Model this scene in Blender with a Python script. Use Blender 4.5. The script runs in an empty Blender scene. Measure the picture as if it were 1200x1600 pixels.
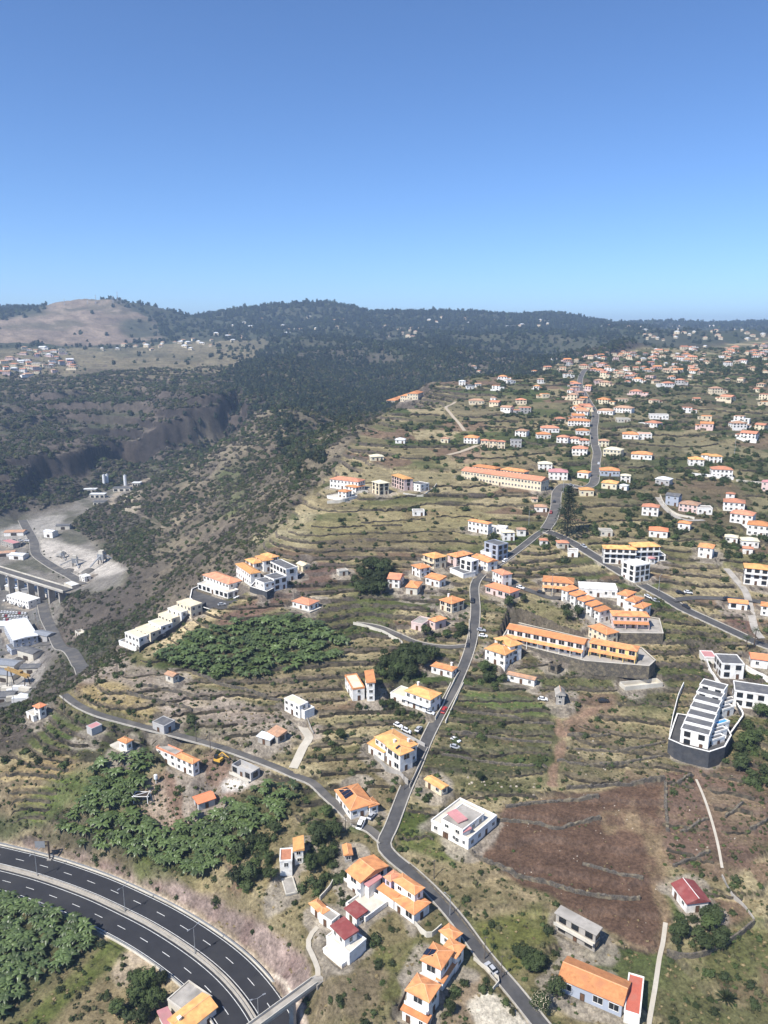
import bpy, math, random
import numpy as np
from mathutils import Vector

random.seed(7)
rng = np.random.default_rng(11)
scene = bpy.context.scene
COL = scene.collection
rad = math.radians

# ------------------------------------------------------------------ camera
CAM_Z = 230.0
PITCH = math.atan(280.0 / 1200.0)
FPX = 1200.0
cam_d = bpy.data.cameras.new('camera')
cam_d.sensor_fit = 'VERTICAL'
cam_d.sensor_height = 36.0
cam_d.lens = 36.0 * FPX / 1600.0
cam_d.clip_start = 1.0
cam_d.clip_end = 30000.0
cam = bpy.data.objects.new('camera', cam_d)
COL.objects.link(cam)
cam.location = (0, 0, CAM_Z)
cam.rotation_euler = (math.pi / 2 - PITCH, 0, 0)
scene.camera = cam

# ------------------------------------------------------------------ sky, sun, exposure
SUN_EL = rad(50)
SUN_DIR = Vector((-0.73 * math.cos(SUN_EL), -0.683 * math.cos(SUN_EL), math.sin(SUN_EL))).normalized()
world = bpy.data.worlds.new('World')
scene.world = world
world.use_nodes = True
wn = world.node_tree.nodes
wl = world.node_tree.links
sky = wn.new('ShaderNodeTexSky')
sky.sky_type = 'NISHITA'
sky.sun_disc = False
sky.sun_elevation = SUN_EL
sky.sun_rotation = math.atan2(SUN_DIR.x, SUN_DIR.y)
sky.altitude = 300
sky.air_density = 0.75
sky.dust_density = 0.3
sky.ozone_density = 10.0
wl.new(sky.outputs[0], wn['Background'].inputs[0])
wn['Background'].inputs[1].default_value = 0.12
sun_d = bpy.data.lights.new('sun', 'SUN')
sun_d.energy = 5.0
sun_d.angle = rad(0.53)
sun_d.color = (1.0, 0.955, 0.88)
sun = bpy.data.objects.new('sun', sun_d)
COL.objects.link(sun)
sun.rotation_euler = (-SUN_DIR).to_track_quat('-Z', 'Y').to_euler()
vs = scene.view_settings
vs.view_transform = 'Standard'
vs.look = 'None'
vs.exposure = 0.58
vs.gamma = 1.0
vs.use_curve_mapping = False

# ------------------------------------------------------------------ materials
MATS = {}
def mat(name, col, rough=0.8, var=0.12, scale=0.6, metal=0.0, bump=0.0, spec=0.3, rnd=0.0, stain=None):
    """Principled material whose colour is broken up by object-space noise (var), per-object tone (rnd), and stains."""
    if name in MATS:
        return MATS[name]
    m = bpy.data.materials.new(name)
    m.use_nodes = True
    nt = m.node_tree
    N, L = nt.nodes, nt.links
    b = N['Principled BSDF']
    b.inputs['Roughness'].default_value = rough
    b.inputs['Metallic'].default_value = metal
    b.inputs['Specular IOR Level'].default_value = spec
    geo = N.new('ShaderNodeNewGeometry')
    n1 = N.new('ShaderNodeTexNoise')
    n1.inputs['Scale'].default_value = scale
    n1.inputs['Detail'].default_value = 5
    n1.inputs['Roughness'].default_value = 0.65
    L.new(geo.outputs['Position'], n1.inputs['Vector'])
    mr = N.new('ShaderNodeMapRange')
    mr.inputs[1].default_value = 0.25
    mr.inputs[2].default_value = 0.75
    mr.inputs[3].default_value = 1 - var * 1.5
    mr.inputs[4].default_value = 1 + var
    L.new(n1.outputs['Fac'], mr.inputs[0])
    fac = mr.outputs[0]
    if rnd:
        oi = N.new('ShaderNodeObjectInfo')
        mr2 = N.new('ShaderNodeMapRange')
        mr2.inputs[3].default_value = 1 - rnd
        mr2.inputs[4].default_value = 1 + rnd
        L.new(oi.outputs['Random'], mr2.inputs[0])
        mu = N.new('ShaderNodeMath')
        mu.operation = 'MULTIPLY'
        L.new(fac, mu.inputs[0])
        L.new(mr2.outputs[0], mu.inputs[1])
        fac = mu.outputs[0]
    sc = N.new('ShaderNodeVectorMath')
    sc.operation = 'SCALE'
    sc.inputs[0].default_value = col[:3]
    L.new(fac, sc.inputs['Scale'])
    out = sc.outputs[0]
    if stain:
        n2 = N.new('ShaderNodeTexNoise')
        n2.inputs['Scale'].default_value = stain[1]
        n2.inputs['Detail'].default_value = 4
        L.new(geo.outputs['Position'], n2.inputs['Vector'])
        r2 = N.new('ShaderNodeMapRange')
        r2.inputs[1].default_value = 0.48
        r2.inputs[2].default_value = 0.68
        r2.inputs[3].default_value = 0.0
        r2.inputs[4].default_value = stain[2]
        L.new(n2.outputs['Fac'], r2.inputs[0])
        mx = N.new('ShaderNodeMix')
        mx.data_type = 'RGBA'
        L.new(r2.outputs[0], mx.inputs[0])
        L.new(out, mx.inputs[6])
        mx.inputs[7].default_value = (*stain[0], 1)
        out = mx.outputs[2]
    L.new(out, b.inputs['Base Color'])
    if bump:
        bp = N.new('ShaderNodeBump')
        bp.inputs['Strength'].default_value = bump
        bp.inputs['Distance'].default_value = 0.3
        L.new(n1.outputs['Fac'], bp.inputs['Height'])
        L.new(bp.outputs[0], b.inputs['Normal'])
    MATS[name] = m
    return m

DIRT = (0.30, 0.25, 0.19)
mat('white', (0.78, 0.76, 0.72), 0.85, 0.05, 0.5, stain=((0.48, 0.43, 0.36), 0.5, 0.65))
mat('cream', (0.70, 0.60, 0.43), 0.85, 0.06, 0.5, stain=((0.46, 0.38, 0.28), 0.5, 0.6))
mat('pale_pink', (0.66, 0.50, 0.46), 0.85, 0.06, 0.5, stain=((0.45, 0.36, 0.32), 0.35, 0.4))
mat('lilac', (0.55, 0.50, 0.62), 0.85, 0.06, 0.5)
mat('yellow', (0.78, 0.58, 0.22), 0.85, 0.06, 0.5, stain=((0.5, 0.38, 0.2), 0.35, 0.3))
mat('ochre_pale', (0.68, 0.61, 0.44), 0.85, 0.06, 0.4, stain=((0.45, 0.40, 0.28), 0.3, 0.5))
mat('grey_wall', (0.42, 0.41, 0.40), 0.9, 0.10, 0.6, stain=(DIRT, 0.3, 0.4))
mat('blue_grey', (0.36, 0.39, 0.45), 0.85, 0.06, 0.5)
mat('concrete', (0.38, 0.35, 0.31), 0.92, 0.20, 0.5, stain=((0.16, 0.15, 0.13), 0.25, 0.7))
mat('concrete_pale', (0.58, 0.54, 0.46), 0.92, 0.16, 0.4, stain=((0.30, 0.27, 0.22), 0.2, 0.6))
mat('dark_wall', (0.055, 0.058, 0.065), 0.9, 0.25, 0.8, stain=((0.12, 0.11, 0.10), 0.3, 0.4))
mat('stone_wall', (0.115, 0.10, 0.082), 0.95, 0.5, 2.2, bump=0.8, stain=((0.24, 0.20, 0.13), 0.6, 0.8))
mat('riser_stone', (0.070, 0.060, 0.046), 0.95, 0.55, 0.8, rnd=0.45, bump=0.5, stain=((0.20, 0.165, 0.10), 0.35, 0.75))
mat('roof_orange', (0.66, 0.285, 0.115), 0.8, 0.22, 0.9, rnd=0.24, stain=((0.40, 0.17, 0.08), 0.45, 0.85), bump=0.25)
mat('roof_golden', (0.72, 0.37, 0.135), 0.8, 0.22, 0.9, rnd=0.24, stain=((0.45, 0.23, 0.09), 0.45, 0.85), bump=0.25)
mat('roof_salmon', (0.58, 0.25, 0.145), 0.8, 0.22, 0.9, rnd=0.24, stain=((0.36, 0.18, 0.12), 0.45, 0.85), bump=0.25)
mat('roof_new', (0.70, 0.24, 0.115), 0.8, 0.10, 0.7, stain=((0.5, 0.2, 0.1), 0.3, 0.3))
mat('roof_old', (0.46, 0.27, 0.17), 0.9, 0.25, 0.8, rnd=0.15, stain=((0.28, 0.22, 0.17), 0.3, 0.7), bump=0.2)
mat('roof_maroon', (0.24, 0.06, 0.055), 0.75, 0.12, 0.6, stain=((0.33, 0.16, 0.14), 0.3, 0.5))
mat('roof_pink', (0.52, 0.24, 0.24), 0.8, 0.12, 0.6, stain=((0.35, 0.2, 0.18), 0.3, 0.5))
mat('roof_red', (0.48, 0.13, 0.085), 0.8, 0.12, 0.6, stain=((0.33, 0.16, 0.12), 0.3, 0.5))
mat('roof_grey', (0.12, 0.12, 0.125), 0.85, 0.15, 0.6, stain=((0.22, 0.21, 0.19), 0.3, 0.5))
mat('roof_white', (0.72, 0.73, 0.74), 0.5, 0.06, 0.5, stain=((0.5, 0.49, 0.46), 0.2, 0.4))
mat('ridge_cap', (0.74, 0.42, 0.22), 0.85, 0.12, 0.8)
mat('glass', (0.022, 0.026, 0.030), 0.12, 0.3, 0.4, spec=0.6)
mat('frame_dark', (0.06, 0.045, 0.035), 0.6, 0.1)
mat('wood', (0.13, 0.07, 0.04), 0.8, 0.3, 1.5)
mat('metal_grey', (0.36, 0.37, 0.38), 0.45, 0.1, 1.0, metal=0.4)
mat('galv', (0.42, 0.43, 0.44), 0.4, 0.1, 1.0, metal=0.5)
mat('panel_blue', (0.015, 0.018, 0.035), 0.15, 0.1, spec=0.6)
mat('asphalt', (0.072, 0.070, 0.070), 0.92, 0.2, 0.45, stain=((0.115, 0.108, 0.10), 0.16, 0.8))
mat('asphalt_new', (0.028, 0.028, 0.032), 0.88, 0.12, 0.3, stain=((0.042, 0.041, 0.042), 0.07, 0.8))
mat('asphalt_old', (0.10, 0.095, 0.09), 0.92, 0.22, 0.35, stain=((0.16, 0.145, 0.125), 0.15, 0.8))
mat('paint', (0.60, 0.60, 0.58), 0.8, 0.25, 1.2)
mat('crane_yellow', (0.36, 0.23, 0.08), 0.7, 0.2, 0.8)
mat('kerb', (0.40, 0.37, 0.32), 0.9, 0.2, 0.6)
mat('path_white', (0.46, 0.42, 0.35), 0.92, 0.14, 0.4, stain=((0.38, 0.33, 0.26), 0.2, 0.6))
mat('track', (0.24, 0.145, 0.095), 0.95, 0.22, 0.4, stain=((0.33, 0.24, 0.17), 0.2, 0.7))
mat('bark', (0.10, 0.075, 0.055), 0.95, 0.3, 2.0)
mat('pole', (0.12, 0.10, 0.085), 0.9, 0.2, 1.0)
mat('tyre', (0.02, 0.02, 0.02), 0.9, 0.1)
mat('car_white', (0.80, 0.80, 0.80), 0.3, 0.03, spec=0.5)
mat('car_silver', (0.42, 0.43, 0.45), 0.3, 0.03, spec=0.5)
mat('car_dark', (0.03, 0.03, 0.035), 0.3, 0.03, spec=0.5)
mat('car_red', (0.35, 0.03, 0.03), 0.3, 0.03, spec=0.5)
mat('machine_yellow', (0.62, 0.36, 0.06), 0.6, 0.12, 0.8)
mat('red_plastic', (0.50, 0.05, 0.06), 0.5, 0.05)
mat('pool_blue', (0.05, 0.30, 0.62), 0.3, 0.05)
mat('gravel_pale', (0.42, 0.35, 0.26), 0.95, 0.18, 0.8)

# ------------------------------------------------------------------ mesh helpers
class MB:
    """Collects faces; build() links them as ONE mesh object."""
    def __init__(s):
        s.v, s.f, s.m = [], [], []
    def face(s, pts, m=0):
        i = len(s.v)
        s.v.extend([tuple(p) for p in pts])
        s.f.append(tuple(range(i, i + len(pts))))
        s.m.append(m)
    def hexa(s, lo, hi, m=0, bottom=True):
        """lo, hi: matching rings of n points"""
        n = len(lo)
        i = len(s.v)
        s.v.extend([tuple(p) for p in lo] + [tuple(p) for p in hi])
        for k in range(n):
            s.f.append((i + k, i + (k + 1) % n, i + n + (k + 1) % n, i + n + k)); s.m.append(m)
        s.f.append(tuple(range(i + n, i + 2 * n))); s.m.append(m)
        if bottom:
            s.f.append(tuple(range(i + n - 1, i - 1, -1))); s.m.append(m)
    def box(s, c, size, m=0, ux=(1, 0), uy=None):
        """c: centre of the base; size: (x, y, z); ux: horizontal x direction"""
        uy = uy or (-ux[1], ux[0])
        hx, hy = size[0] / 2, size[1] / 2
        r = [(-hx, -hy), (hx, -hy), (hx, hy), (-hx, hy)]
        lo = [(c[0] + a * ux[0] + b * uy[0], c[1] + a * ux[1] + b * uy[1], c[2]) for a, b in r]
        hi = [(p[0], p[1], p[2] + size[2]) for p in lo]
        s.hexa(lo, hi, m)
    def tube(s, p, q, r0, r1=None, n=6, m=0, cap=True):
        p, q = Vector(p), Vector(q)
        r1 = r0 if r1 is None else r1
        d = (q - p).normalized()
        a = d.orthogonal().normalized()
        b = d.cross(a)
        lo = [p + (a * math.cos(t) + b * math.sin(t)) * r0 for t in [2 * math.pi * k / n for k in range(n)]]
        hi = [q + (a * math.cos(t) + b * math.sin(t)) * r1 for t in [2 * math.pi * k / n for k in range(n)]]
        s.hexa(lo, hi, m, cap)
    def mesh(s, name, mats, smooth=False):
        me = bpy.data.meshes.new(name)
        me.from_pydata(s.v, [], s.f)
        for mm in ([mats] if not isinstance(mats, (list, tuple)) else mats):
            me.materials.append(MATS[mm] if isinstance(mm, str) else mm)
        if max(s.m, default=0) > 0:
            me.polygons.foreach_set('material_index', s.m)
        if smooth:
            me.polygons.foreach_set('use_smooth', [True] * len(s.f))
        # consistent outward normals
        import bmesh
        bm = bmesh.new()
        bm.from_mesh(me)
        bmesh.ops.recalc_face_normals(bm, faces=bm.faces)
        bm.to_mesh(me)
        bm.free()
        return me
    def build(s, name, mats, parent=None, loc=(0, 0, 0), smooth=False):
        return put(name, s.mesh(name, mats, smooth), parent, loc)

def put(name, me, parent=None, loc=(0, 0, 0), rz=0.0, scale=None):
    o = bpy.data.objects.new(name, me)
    COL.objects.link(o)
    o.location = loc
    if rz:
        o.rotation_euler = (0, 0, rz)
    if scale is not None:
        o.scale = (scale, scale, scale) if isinstance(scale, (int, float)) else scale
    if parent is not None:
        o.parent = parent
    return o

def tag(o, label, cat, group=None):
    o['label'] = label
    o['category'] = cat
    if group:
        o['group'] = group
    o['kind'] = 'thing'
    return o

def thing(name, loc, label, cat, group=None):
    o = bpy.data.objects.new(name, None)
    o.empty_display_size = 0.5
    COL.objects.link(o)
    o.location = loc
    return tag(o, label, cat, group)

def copy_tree(o, parent=None):
    c = o.copy()
    COL.objects.link(c)
    c.parent = parent
    for ch in o.children:
        copy_tree(ch, c)
    return c

# ------------------------------------------------------------------ noise
def _hash(i, j, seed):
    h = (i.astype(np.int64) * 374761393 + j.astype(np.int64) * 668265263 + seed * 1442695041) & 0xFFFFFFFF
    h = ((h ^ (h >> 13)) * 1274126177) & 0xFFFFFFFF
    h = (h ^ (h >> 16)) & 0xFFFFFFFF
    return h / 4294967295.0
def vnoise(x, y, seed=0):
    i, j = np.floor(x), np.floor(y)
    fx, fy = x - i, y - j
    fx = fx * fx * (3 - 2 * fx)
    fy = fy * fy * (3 - 2 * fy)
    a, b = _hash(i, j, seed), _hash(i + 1, j, seed)
    c, d = _hash(i, j + 1, seed), _hash(i + 1, j + 1, seed)
    return (a * (1 - fx) + b * fx) * (1 - fy) + (c * (1 - fx) + d * fx) * fy
def fbm(x, y, scale, octv=4, seed=0, gain=0.5):
    s, amp, tot = 0.0, 1.0, 0.0
    for k in range(octv):
        s = s + amp * (vnoise(x / scale + 17.3 * k, y / scale - 9.1 * k, seed + k) - 0.5)
        tot += amp
        amp *= gain
        scale *= 0.5
    return s / tot * 2

# ------------------------------------------------------------------ terrain: survey points on the hillside, interpolated
SP, CP = math.sin(PITCH), math.cos(PITCH)
def pray(px, py):
    u, v = (px - 600) / FPX, (800 - py) / FPX
    d = Vector((u, CP + v * SP, -SP + v * CP))
    return d.normalized()
def sp_z(px, py, z):
    """survey point seen at a bearing, z metres relative to the camera height"""
    d = pray(px, py)
    t = z / d.z
    return (d.x * t, d.y * t, z)
def sp_r(px, py, r):
    d = pray(px, py)
    t = r / math.hypot(d.x, d.y)
    return (d.x * t, d.y * t, d.z * t)
RIDGE = [(1600, -178), (1500, -176), (1400, -172.5), (1300, -168), (1220, -163), (1140, -157), (1070, -150), (1000, -142), (950, -135.5),
         (900, -128), (850, -120.5), (800, -113), (745, -104), (700, -94), (670, -86.5), (643, -78), (620, -70), (600, -62), (585, -55.5),
         (570, -48), (557, -40), (545, -31)]
BROW = [(1140, 20), (1080, 90), (1020, 190), (940, 310), (900, 365), (830, 420), (770, 470), (690, 540), (640, 600), (600, 660), (588, 740), (562, 860), (545, 980)]
def brow_x(y):
    if y >= 1140:
        return -400
    ys = [b[0] for b in BROW][::-1]
    xs = [b[1] for b in BROW][::-1]
    return float(np.interp(y, ys, xs))
pts = []
for y, z in RIDGE:
    for x in (-330, -100, 130, 300, 450, 560, 680, 800, 920, 1040, 1160, 1300, 1500, 1750):
        if x > brow_x(y) + (55 if y < 1140 else 0):
            zz = z
            if y >= 1300 and x < 500:          # the shelf the motorway runs along
                zz = {1600: -188, 1500: -187, 1400: -183, 1300: -177}[y] if x < 350 else z - 2
            if y == 1220 and x < 350:
                zz = -168
            if x > 1100 and y > 1150:
                zz = z + 2.0
            pts.append(sp_z(x, y, zz))
for y, x in BROW[1:]:
    z = float(np.interp(y, [r[0] for r in RIDGE][::-1], [r[1] for r in RIDGE][::-1]))
    pts.append(sp_z(x + 12, y, z - 1.0))
# western valley: slope below the brow, floor, side spur, opposite plateau, cliff, hills
for p in [(-60, 1215, -166), (0, 1170, -168), (20, 1130, -190), (40, 1095, -200), (-60, 1130, -205),
          (10, 1090, -219), (30, 1050, -222), (60, 1020, -221), (100, 1010, -214), (40, 985, -223), (-60, 985, -224), (95, 985, -214),
          (60, 930, -221), (-60, 930, -222), (110, 930, -214), (160, 985, -186), (150, 950, -195), (215, 940, -184), (270, 900, -172), (320, 860, -165),
          (200, 890, -190), (250, 850, -186), (180, 840, -206), (130, 870, -213), (100, 905, -217), (60, 860, -214), (0, 860, -216), (60, 830, -209), (0, 830, -210),
          (110, 830, -207), (40, 800, -205), (340, 820, -158), (380, 770, -145), (300, 800, -168), (240, 790, -183),
          (165, 765, -196), (120, 785, -200), (210, 750, -190), (260, 750, -176), (300, 720, -158), (350, 690, -136), (400, 655, -112), (430, 645, -104),
          (440, 700, -126), (420, 730, -135), (480, 690, -112), (500, 660, -108), (330, 760, -160), (200, 720, -183)]:
    pts.append(sp_z(*p))
for p in [(0, 760, 1000), (80, 740, 1040), (0, 690, 1130), (100, 700, 1120), (170, 700, 1130), (250, 695, 1160), (250, 668, 1180), (170, 690, 1150), (330, 680, 1200), (335, 622, 1235), (290, 640, 1210), (390, 660, 1180),
          (100, 650, 1290), (0, 630, 1380), (200, 625, 1330), (270, 605, 1400), (350, 600, 1400), (100, 605, 1480), (380, 610, 1330), (420, 610, 1330), (460, 630, 1220), (500, 640, 1150),
          (0, 570, 1800), (100, 565, 1900), (200, 565, 1850), (300, 560, 1900), (400, 560, 1800), (330, 570, 1700), (-150, 570, 1800), (-300, 640, 1400), (-150, 690, 1150),
          (0, 545, 2100), (150, 540, 2350), (300, 540, 2200), (0, 530, 2400), (-200, 530, 2400),
          (180, 471, 3000), (100, 474, 3000), (240, 482, 3000), (300, 503, 2900), (150, 505, 2700), (60, 510, 2700), (0, 505, 2800), (-200, 490, 3200), (220, 520, 2600),
          (0, 482, 4300), (70, 482, 4300), (300, 515, 3500),
          (460, 590, 1500), (540, 610, 1400), (520, 570, 1700), (460, 545, 2000), (600, 585, 1550), (640, 570, 1700), (560, 540, 2200), (700, 565, 1700), (760, 550, 1900), (840, 535, 2200), (900, 530, 2400), (960, 528, 2500),
          (400, 520, 2500), (350, 505, 2900), (420, 485, 3200), (480, 474, 3300), (530, 486, 3400), (340, 492, 3400), (600, 510, 3000), (570, 495, 3500), (640, 495, 3600), (620, 525, 2500), (700, 520, 2700), (700, 493, 3700),
          (750, 492, 3700), (790, 505, 3300), (860, 496, 3800), (900, 505, 3600), (950, 508, 4000), (1050, 502, 4700), (1000, 512, 4200), (1120, 507, 5000), (1200, 506, 5200), (1100, 520, 3600), (1200, 520, 3600), (1350, 505, 5200), (1600, 505, 5200),
          (1050, 533, 2300), (1150, 530, 2400), (1300, 530, 2400), (1550, 530, 2400),
          (-400, 490, 4500), (480, 500, 5200), (700, 505, 5600), (950, 515, 6000), (150, 500, 5500), (1300, 512, 7000),
          (600, 530, 9000), (0, 530, 9000), (1200, 530, 9000),
          (20, 484, 3900), (60, 486, 3900), (92, 496, 3700), (275, 490, 3050), (305, 503, 3150), (325, 496, 3300), (370, 482, 3250), (440, 476, 3250), (515, 476, 3350), (560, 490, 3400), (600, 494, 3500), (668, 492, 3600), (690, 489, 3650), (725, 491, 3650),
          (755, 489, 3650), (800, 496, 3600), (830, 494, 3700), (870, 492, 3750), (905, 500, 3800), (980, 509, 4300), (1020, 505, 4600), (1075, 504, 4750), (1100, 510, 4800), (1135, 506, 5000), (1165, 504, 5000),
          (700, 510, 4500), (500, 505, 4300), (350, 512, 4200), (860, 512, 4700), (620, 510, 4300)]:
    pts.append(sp_r(*p))
for p in [(0, 1318, -184.5), (-100, 1310, -184.5), (80, 1325, -183.8), (140, 1341, -183), (210, 1367, -182.3), (270, 1386, -180.8), (340, 1412, -178.8), (400, 1445, -177), (450, 1480, -175.5), (490, 1524, -175.3), (520, 1575, -176), (540, 1620, -177), (450, 1330, -169.5), (420, 1390, -173)]:
    pts.append(sp_z(*p))
# unseen gorge bed behind the brow
for x, r, z in [(455, 830, -150), (530, 930, -150), (600, 1100, -140), (680, 1250, -118), (760, 1450, -98), (860, 1750, -75), (980, 2100, -52), (380, 1050, -165), (300, 1080, -175), (160, 480, -190)]:
    a = math.atan((x - 600) / FPX)
    pts.append((math.sin(a) * r, math.cos(a) * r, z))
P = np.array(pts)
_az, _lr = np.arctan2(P[:, 0], P[:, 1]), np.log(np.hypot(P[:, 0], P[:, 1]))
def _phi(d):
    return np.sqrt(d * d + 0.0004)
_D = np.hypot(_az[:, None] - _az[None], _lr[:, None] - _lr[None])
n = len(P)
A_ = np.zeros((n + 3, n + 3))
A_[:n, :n] = _phi(_D) + np.eye(n) * -0.004
A_[:n, n], A_[:n, n + 1], A_[:n, n + 2] = 1, _az, _lr
A_[n:, :n] = A_[:n, n:].T
W_ = np.linalg.solve(A_, np.concatenate([P[:, 2], np.zeros(3)]))

AZ0, AZ1, DAZ = rad(-36), rad(36), rad(0.16)
LR0, LR1, DLR = math.log(112), math.log(9000), 0.0037
NA, NR = int((AZ1 - AZ0) / DAZ) + 1, int((LR1 - LR0) / DLR) + 1
ga = AZ0 + DAZ * np.arange(NA)
gl = LR0 + DLR * np.arange(NR)
GA, GL = np.meshgrid(ga, gl)          # (NR, NA)
GR = np.exp(GL)
GX, GY = np.sin(GA) * GR, np.cos(GA) * GR
ca, cl = GA[0, ::5], GL[::5, 0]         # solved on a coarser lattice, then smoothly resampled
CA, CL = np.meshgrid(ca, cl)
ZC = W_[n] + W_[n + 1] * CA + W_[n + 2] * CL
for k in range(n):
    ZC += W_[k] * _phi(np.hypot(CA - _az[k], CL - _lr[k]))
def _up(a, src, dst):
    i = np.clip(np.searchsorted(src, dst) - 1, 1, len(src) - 3)
    t = ((dst - src[i]) / (src[1] - src[0]))[:, None]
    p0, p1, p2, p3 = a[i - 1], a[i], a[i + 1], a[i + 2]
    return 0.5 * (2 * p1 + (p2 - p0) * t + (2 * p0 - 5 * p1 + 4 * p2 - p3) * t ** 2 + (3 * p1 - p0 - 3 * p2 + p3) * t ** 3)
Z = _up(_up(ZC, cl, gl).T.copy(), ca, ga).T.copy() + CAM_Z

def Hgrid(arr, x, y):
    a = (np.arctan2(x, y) - AZ0) / DAZ
    l = (np.log(np.maximum(np.hypot(x, y), 1e-6)) - LR0) / DLR
    a = np.clip(a, 0, NA - 1.001)
    l = np.clip(l, 0, NR - 1.001)
    i, j = a.astype(int), l.astype(int)
    fa, fl = a - i, l - j
    return (arr[j, i] * (1 - fa) + arr[j, i + 1] * fa) * (1 - fl) + (arr[j + 1, i] * (1 - fa) + arr[j + 1, i + 1] * fa) * fl
def H(x, y):
    return float(Hgrid(Z, np.array([x], float), np.array([y], float))[0])
_TT = np.exp(np.linspace(math.log(115), math.log(8800), 2600))
def ground(px, py):
    """where the sight line of a photo point meets the land"""
    d = pray(px, py)
    h = math.hypot(d.x, d.y)
    xs, ys, zs = d.x / h * _TT, d.y / h * _TT, CAM_Z + d.z / h * _TT
    g = Hgrid(Z, xs, ys) - zs
    k = np.argmax(g > 0)
    if g[k] <= 0:
        k = len(_TT) - 1
    if k == 0:
        return Vector((xs[0], ys[0], H(xs[0], ys[0])))
    f = g[k - 1] / (g[k - 1] - g[k])
    t = _TT[k - 1] + (_TT[k] - _TT[k - 1]) * f
    return Vector((d.x / h * t, d.y / h * t, CAM_Z + d.z / h * t))
def plane_hit(px, py, z):
    d = pray(px, py)
    t = (z - CAM_Z) / d.z
    return Vector((d.x * t, d.y * t, z))
def gpoly(pxs):
    return [ground(*p) for p in pxs]
def in_poly(x, y, poly):
    inside = np.zeros(x.shape, bool)
    m = len(poly)
    for a in range(m):
        x0, y0 = poly[a][0], poly[a][1]
        x1, y1 = poly[(a + 1) % m][0], poly[(a + 1) % m][1]
        if y0 == y1:
            continue
        c = ((y0 > y) != (y1 > y)) & (x < (x1 - x0) * (y - y0) / (y1 - y0) + x0)
        inside ^= c
    return inside
def blur(a, k):
    for _ in range(k):
        a = a.copy()
        a[1:-1] = (a[:-2] + 2 * a[1:-1] + a[2:]) / 4
        a[:, 1:-1] = (a[:, :-2] + 2 * a[:, 1:-1] + a[:, 2:]) / 4
    return a
WX = fbm(GX, GY, 22, 3, 5) * 5
WY = fbm(GX, GY, 22, 3, 9) * 5
def zone(pxs, soft=2, wob=1.0):
    """mask of the land inside an outline, its edge wandering and softened"""
    pl = gpoly(pxs)
    js, is_ = poly_window(pl, soft + 3 + 6 * wob)
    out = np.zeros(Z.shape, np.float32)
    out[js, is_] = blur(in_poly(GX[js, is_] + WX[js, is_] * wob, GY[js, is_] + WY[js, is_] * wob, pl).astype(np.float32), soft)
    return out
def poly_window(pl, pad):
    aa = [math.atan2(p[0], p[1]) for p in pl]
    ll = [math.log(max(math.hypot(p[0], p[1]), 1)) for p in pl]
    rm = math.exp(min(ll))
    i0, i1 = (min(aa) - pad / rm - AZ0) / DAZ, (max(aa) + pad / rm - AZ0) / DAZ
    j0, j1 = (min(ll) - pad / rm - LR0) / DLR, (max(ll) + pad / rm - LR0) / DLR
    # straight edges of the outline can dip nearer than their ends
    for a, b in zip(pl, list(pl[1:]) + [pl[0]]):
        mx, my = (a[0] + b[0]) / 2, (a[1] + b[1]) / 2
        j0 = min(j0, (math.log(max(math.hypot(mx, my) - pad, 50)) - LR0) / DLR)
    return slice(int(max(j0 - 3, 0)), int(min(max(j1 + 4, 1), NR))), slice(int(max(i0 - 3, 0)), int(min(max(i1 + 4, 1), NA)))
def window(x, y, R):
    r = max(math.hypot(x, y), 115)
    a = math.atan2(x, y)
    i0 = int((a - R / r - AZ0) / DAZ) - 1
    i1 = int((a + R / r - AZ0) / DAZ) + 3
    j0 = int((math.log(max(r - R, 100)) - LR0) / DLR) - 1
    j1 = int((math.log(r + R) - LR0) / DLR) + 3
    return slice(max(j0, 0), min(max(j1, 0), NR)), slice(max(i0, 0), min(max(i1, 0), NA))
def spline(pts, step):
    pts = [Vector(p) for p in pts]
    if len(pts) == 2:
        dense = [pts[0].lerp(pts[1], t / 40) for t in range(41)]
    else:
        ext = [pts[0] * 2 - pts[1]] + pts + [pts[-1] * 2 - pts[-2]]
        dense = []
        for k in range(1, len(ext) - 2):
            p0, p1, p2, p3 = ext[k - 1:k + 3]
            for t in np.linspace(0, 1, 30, endpoint=False):
                dense.append(0.5 * ((2 * p1) + (p2 - p0) * t + (2 * p0 - 5 * p1 + 4 * p2 - p3) * t * t + (3 * p1 - p0 - 3 * p2 + p3) * t ** 3))
        dense.append(ext[-2])
    out, acc = [dense[0]], 0.0
    for a, b in zip(dense, dense[1:]):
        acc += (b - a).length
        if acc >= step:
            out.append(b)
            acc = 0
    if (out[-1] - dense[-1]).length > 0.3:
        out.append(dense[-1])
    return out
# ------------------------------------------------------------------ relief
brow_w = [sp_z(x, y, float(np.interp(y, [r[0] for r in RIDGE][::-1], [r[1] for r in RIDGE][::-1]))) for y, x in BROW]
ridge_poly = [sp_z(-420, 1215, -165)] + brow_w + [(1400, 2600), (4000, 3500), (4000, 0), (-900, 0), (-420, 150)]
RIDGE_M = blur(in_poly(GX + WX, GY + WY, ridge_poly).astype(np.float32), 3)
floor_poly = gpoly([(-150, 1140), (10, 1115), (60, 1068), (100, 1035), (85, 985), (105, 935), (190, 915), (205, 885), (150, 850), (110, 822), (150, 790), (205, 772), (215, 750), (160, 745), (110, 790), (40, 800), (-150, 840)])
FLOOR_M = blur(in_poly(GX, GY, floor_poly).astype(np.float32), 3)
WILD = np.clip(1 - RIDGE_M - FLOOR_M, 0, 1)
FARF = np.clip((GR - 1400) / 1200, 0, 1)
rid = 1 - np.abs(fbm(GX, GY, 85, 4, 31))
Z += WILD * ((rid - 0.72) * 17 * (1 - 0.3 * FARF) + fbm(GX, GY, 26, 3, 41) * 3.0)
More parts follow.
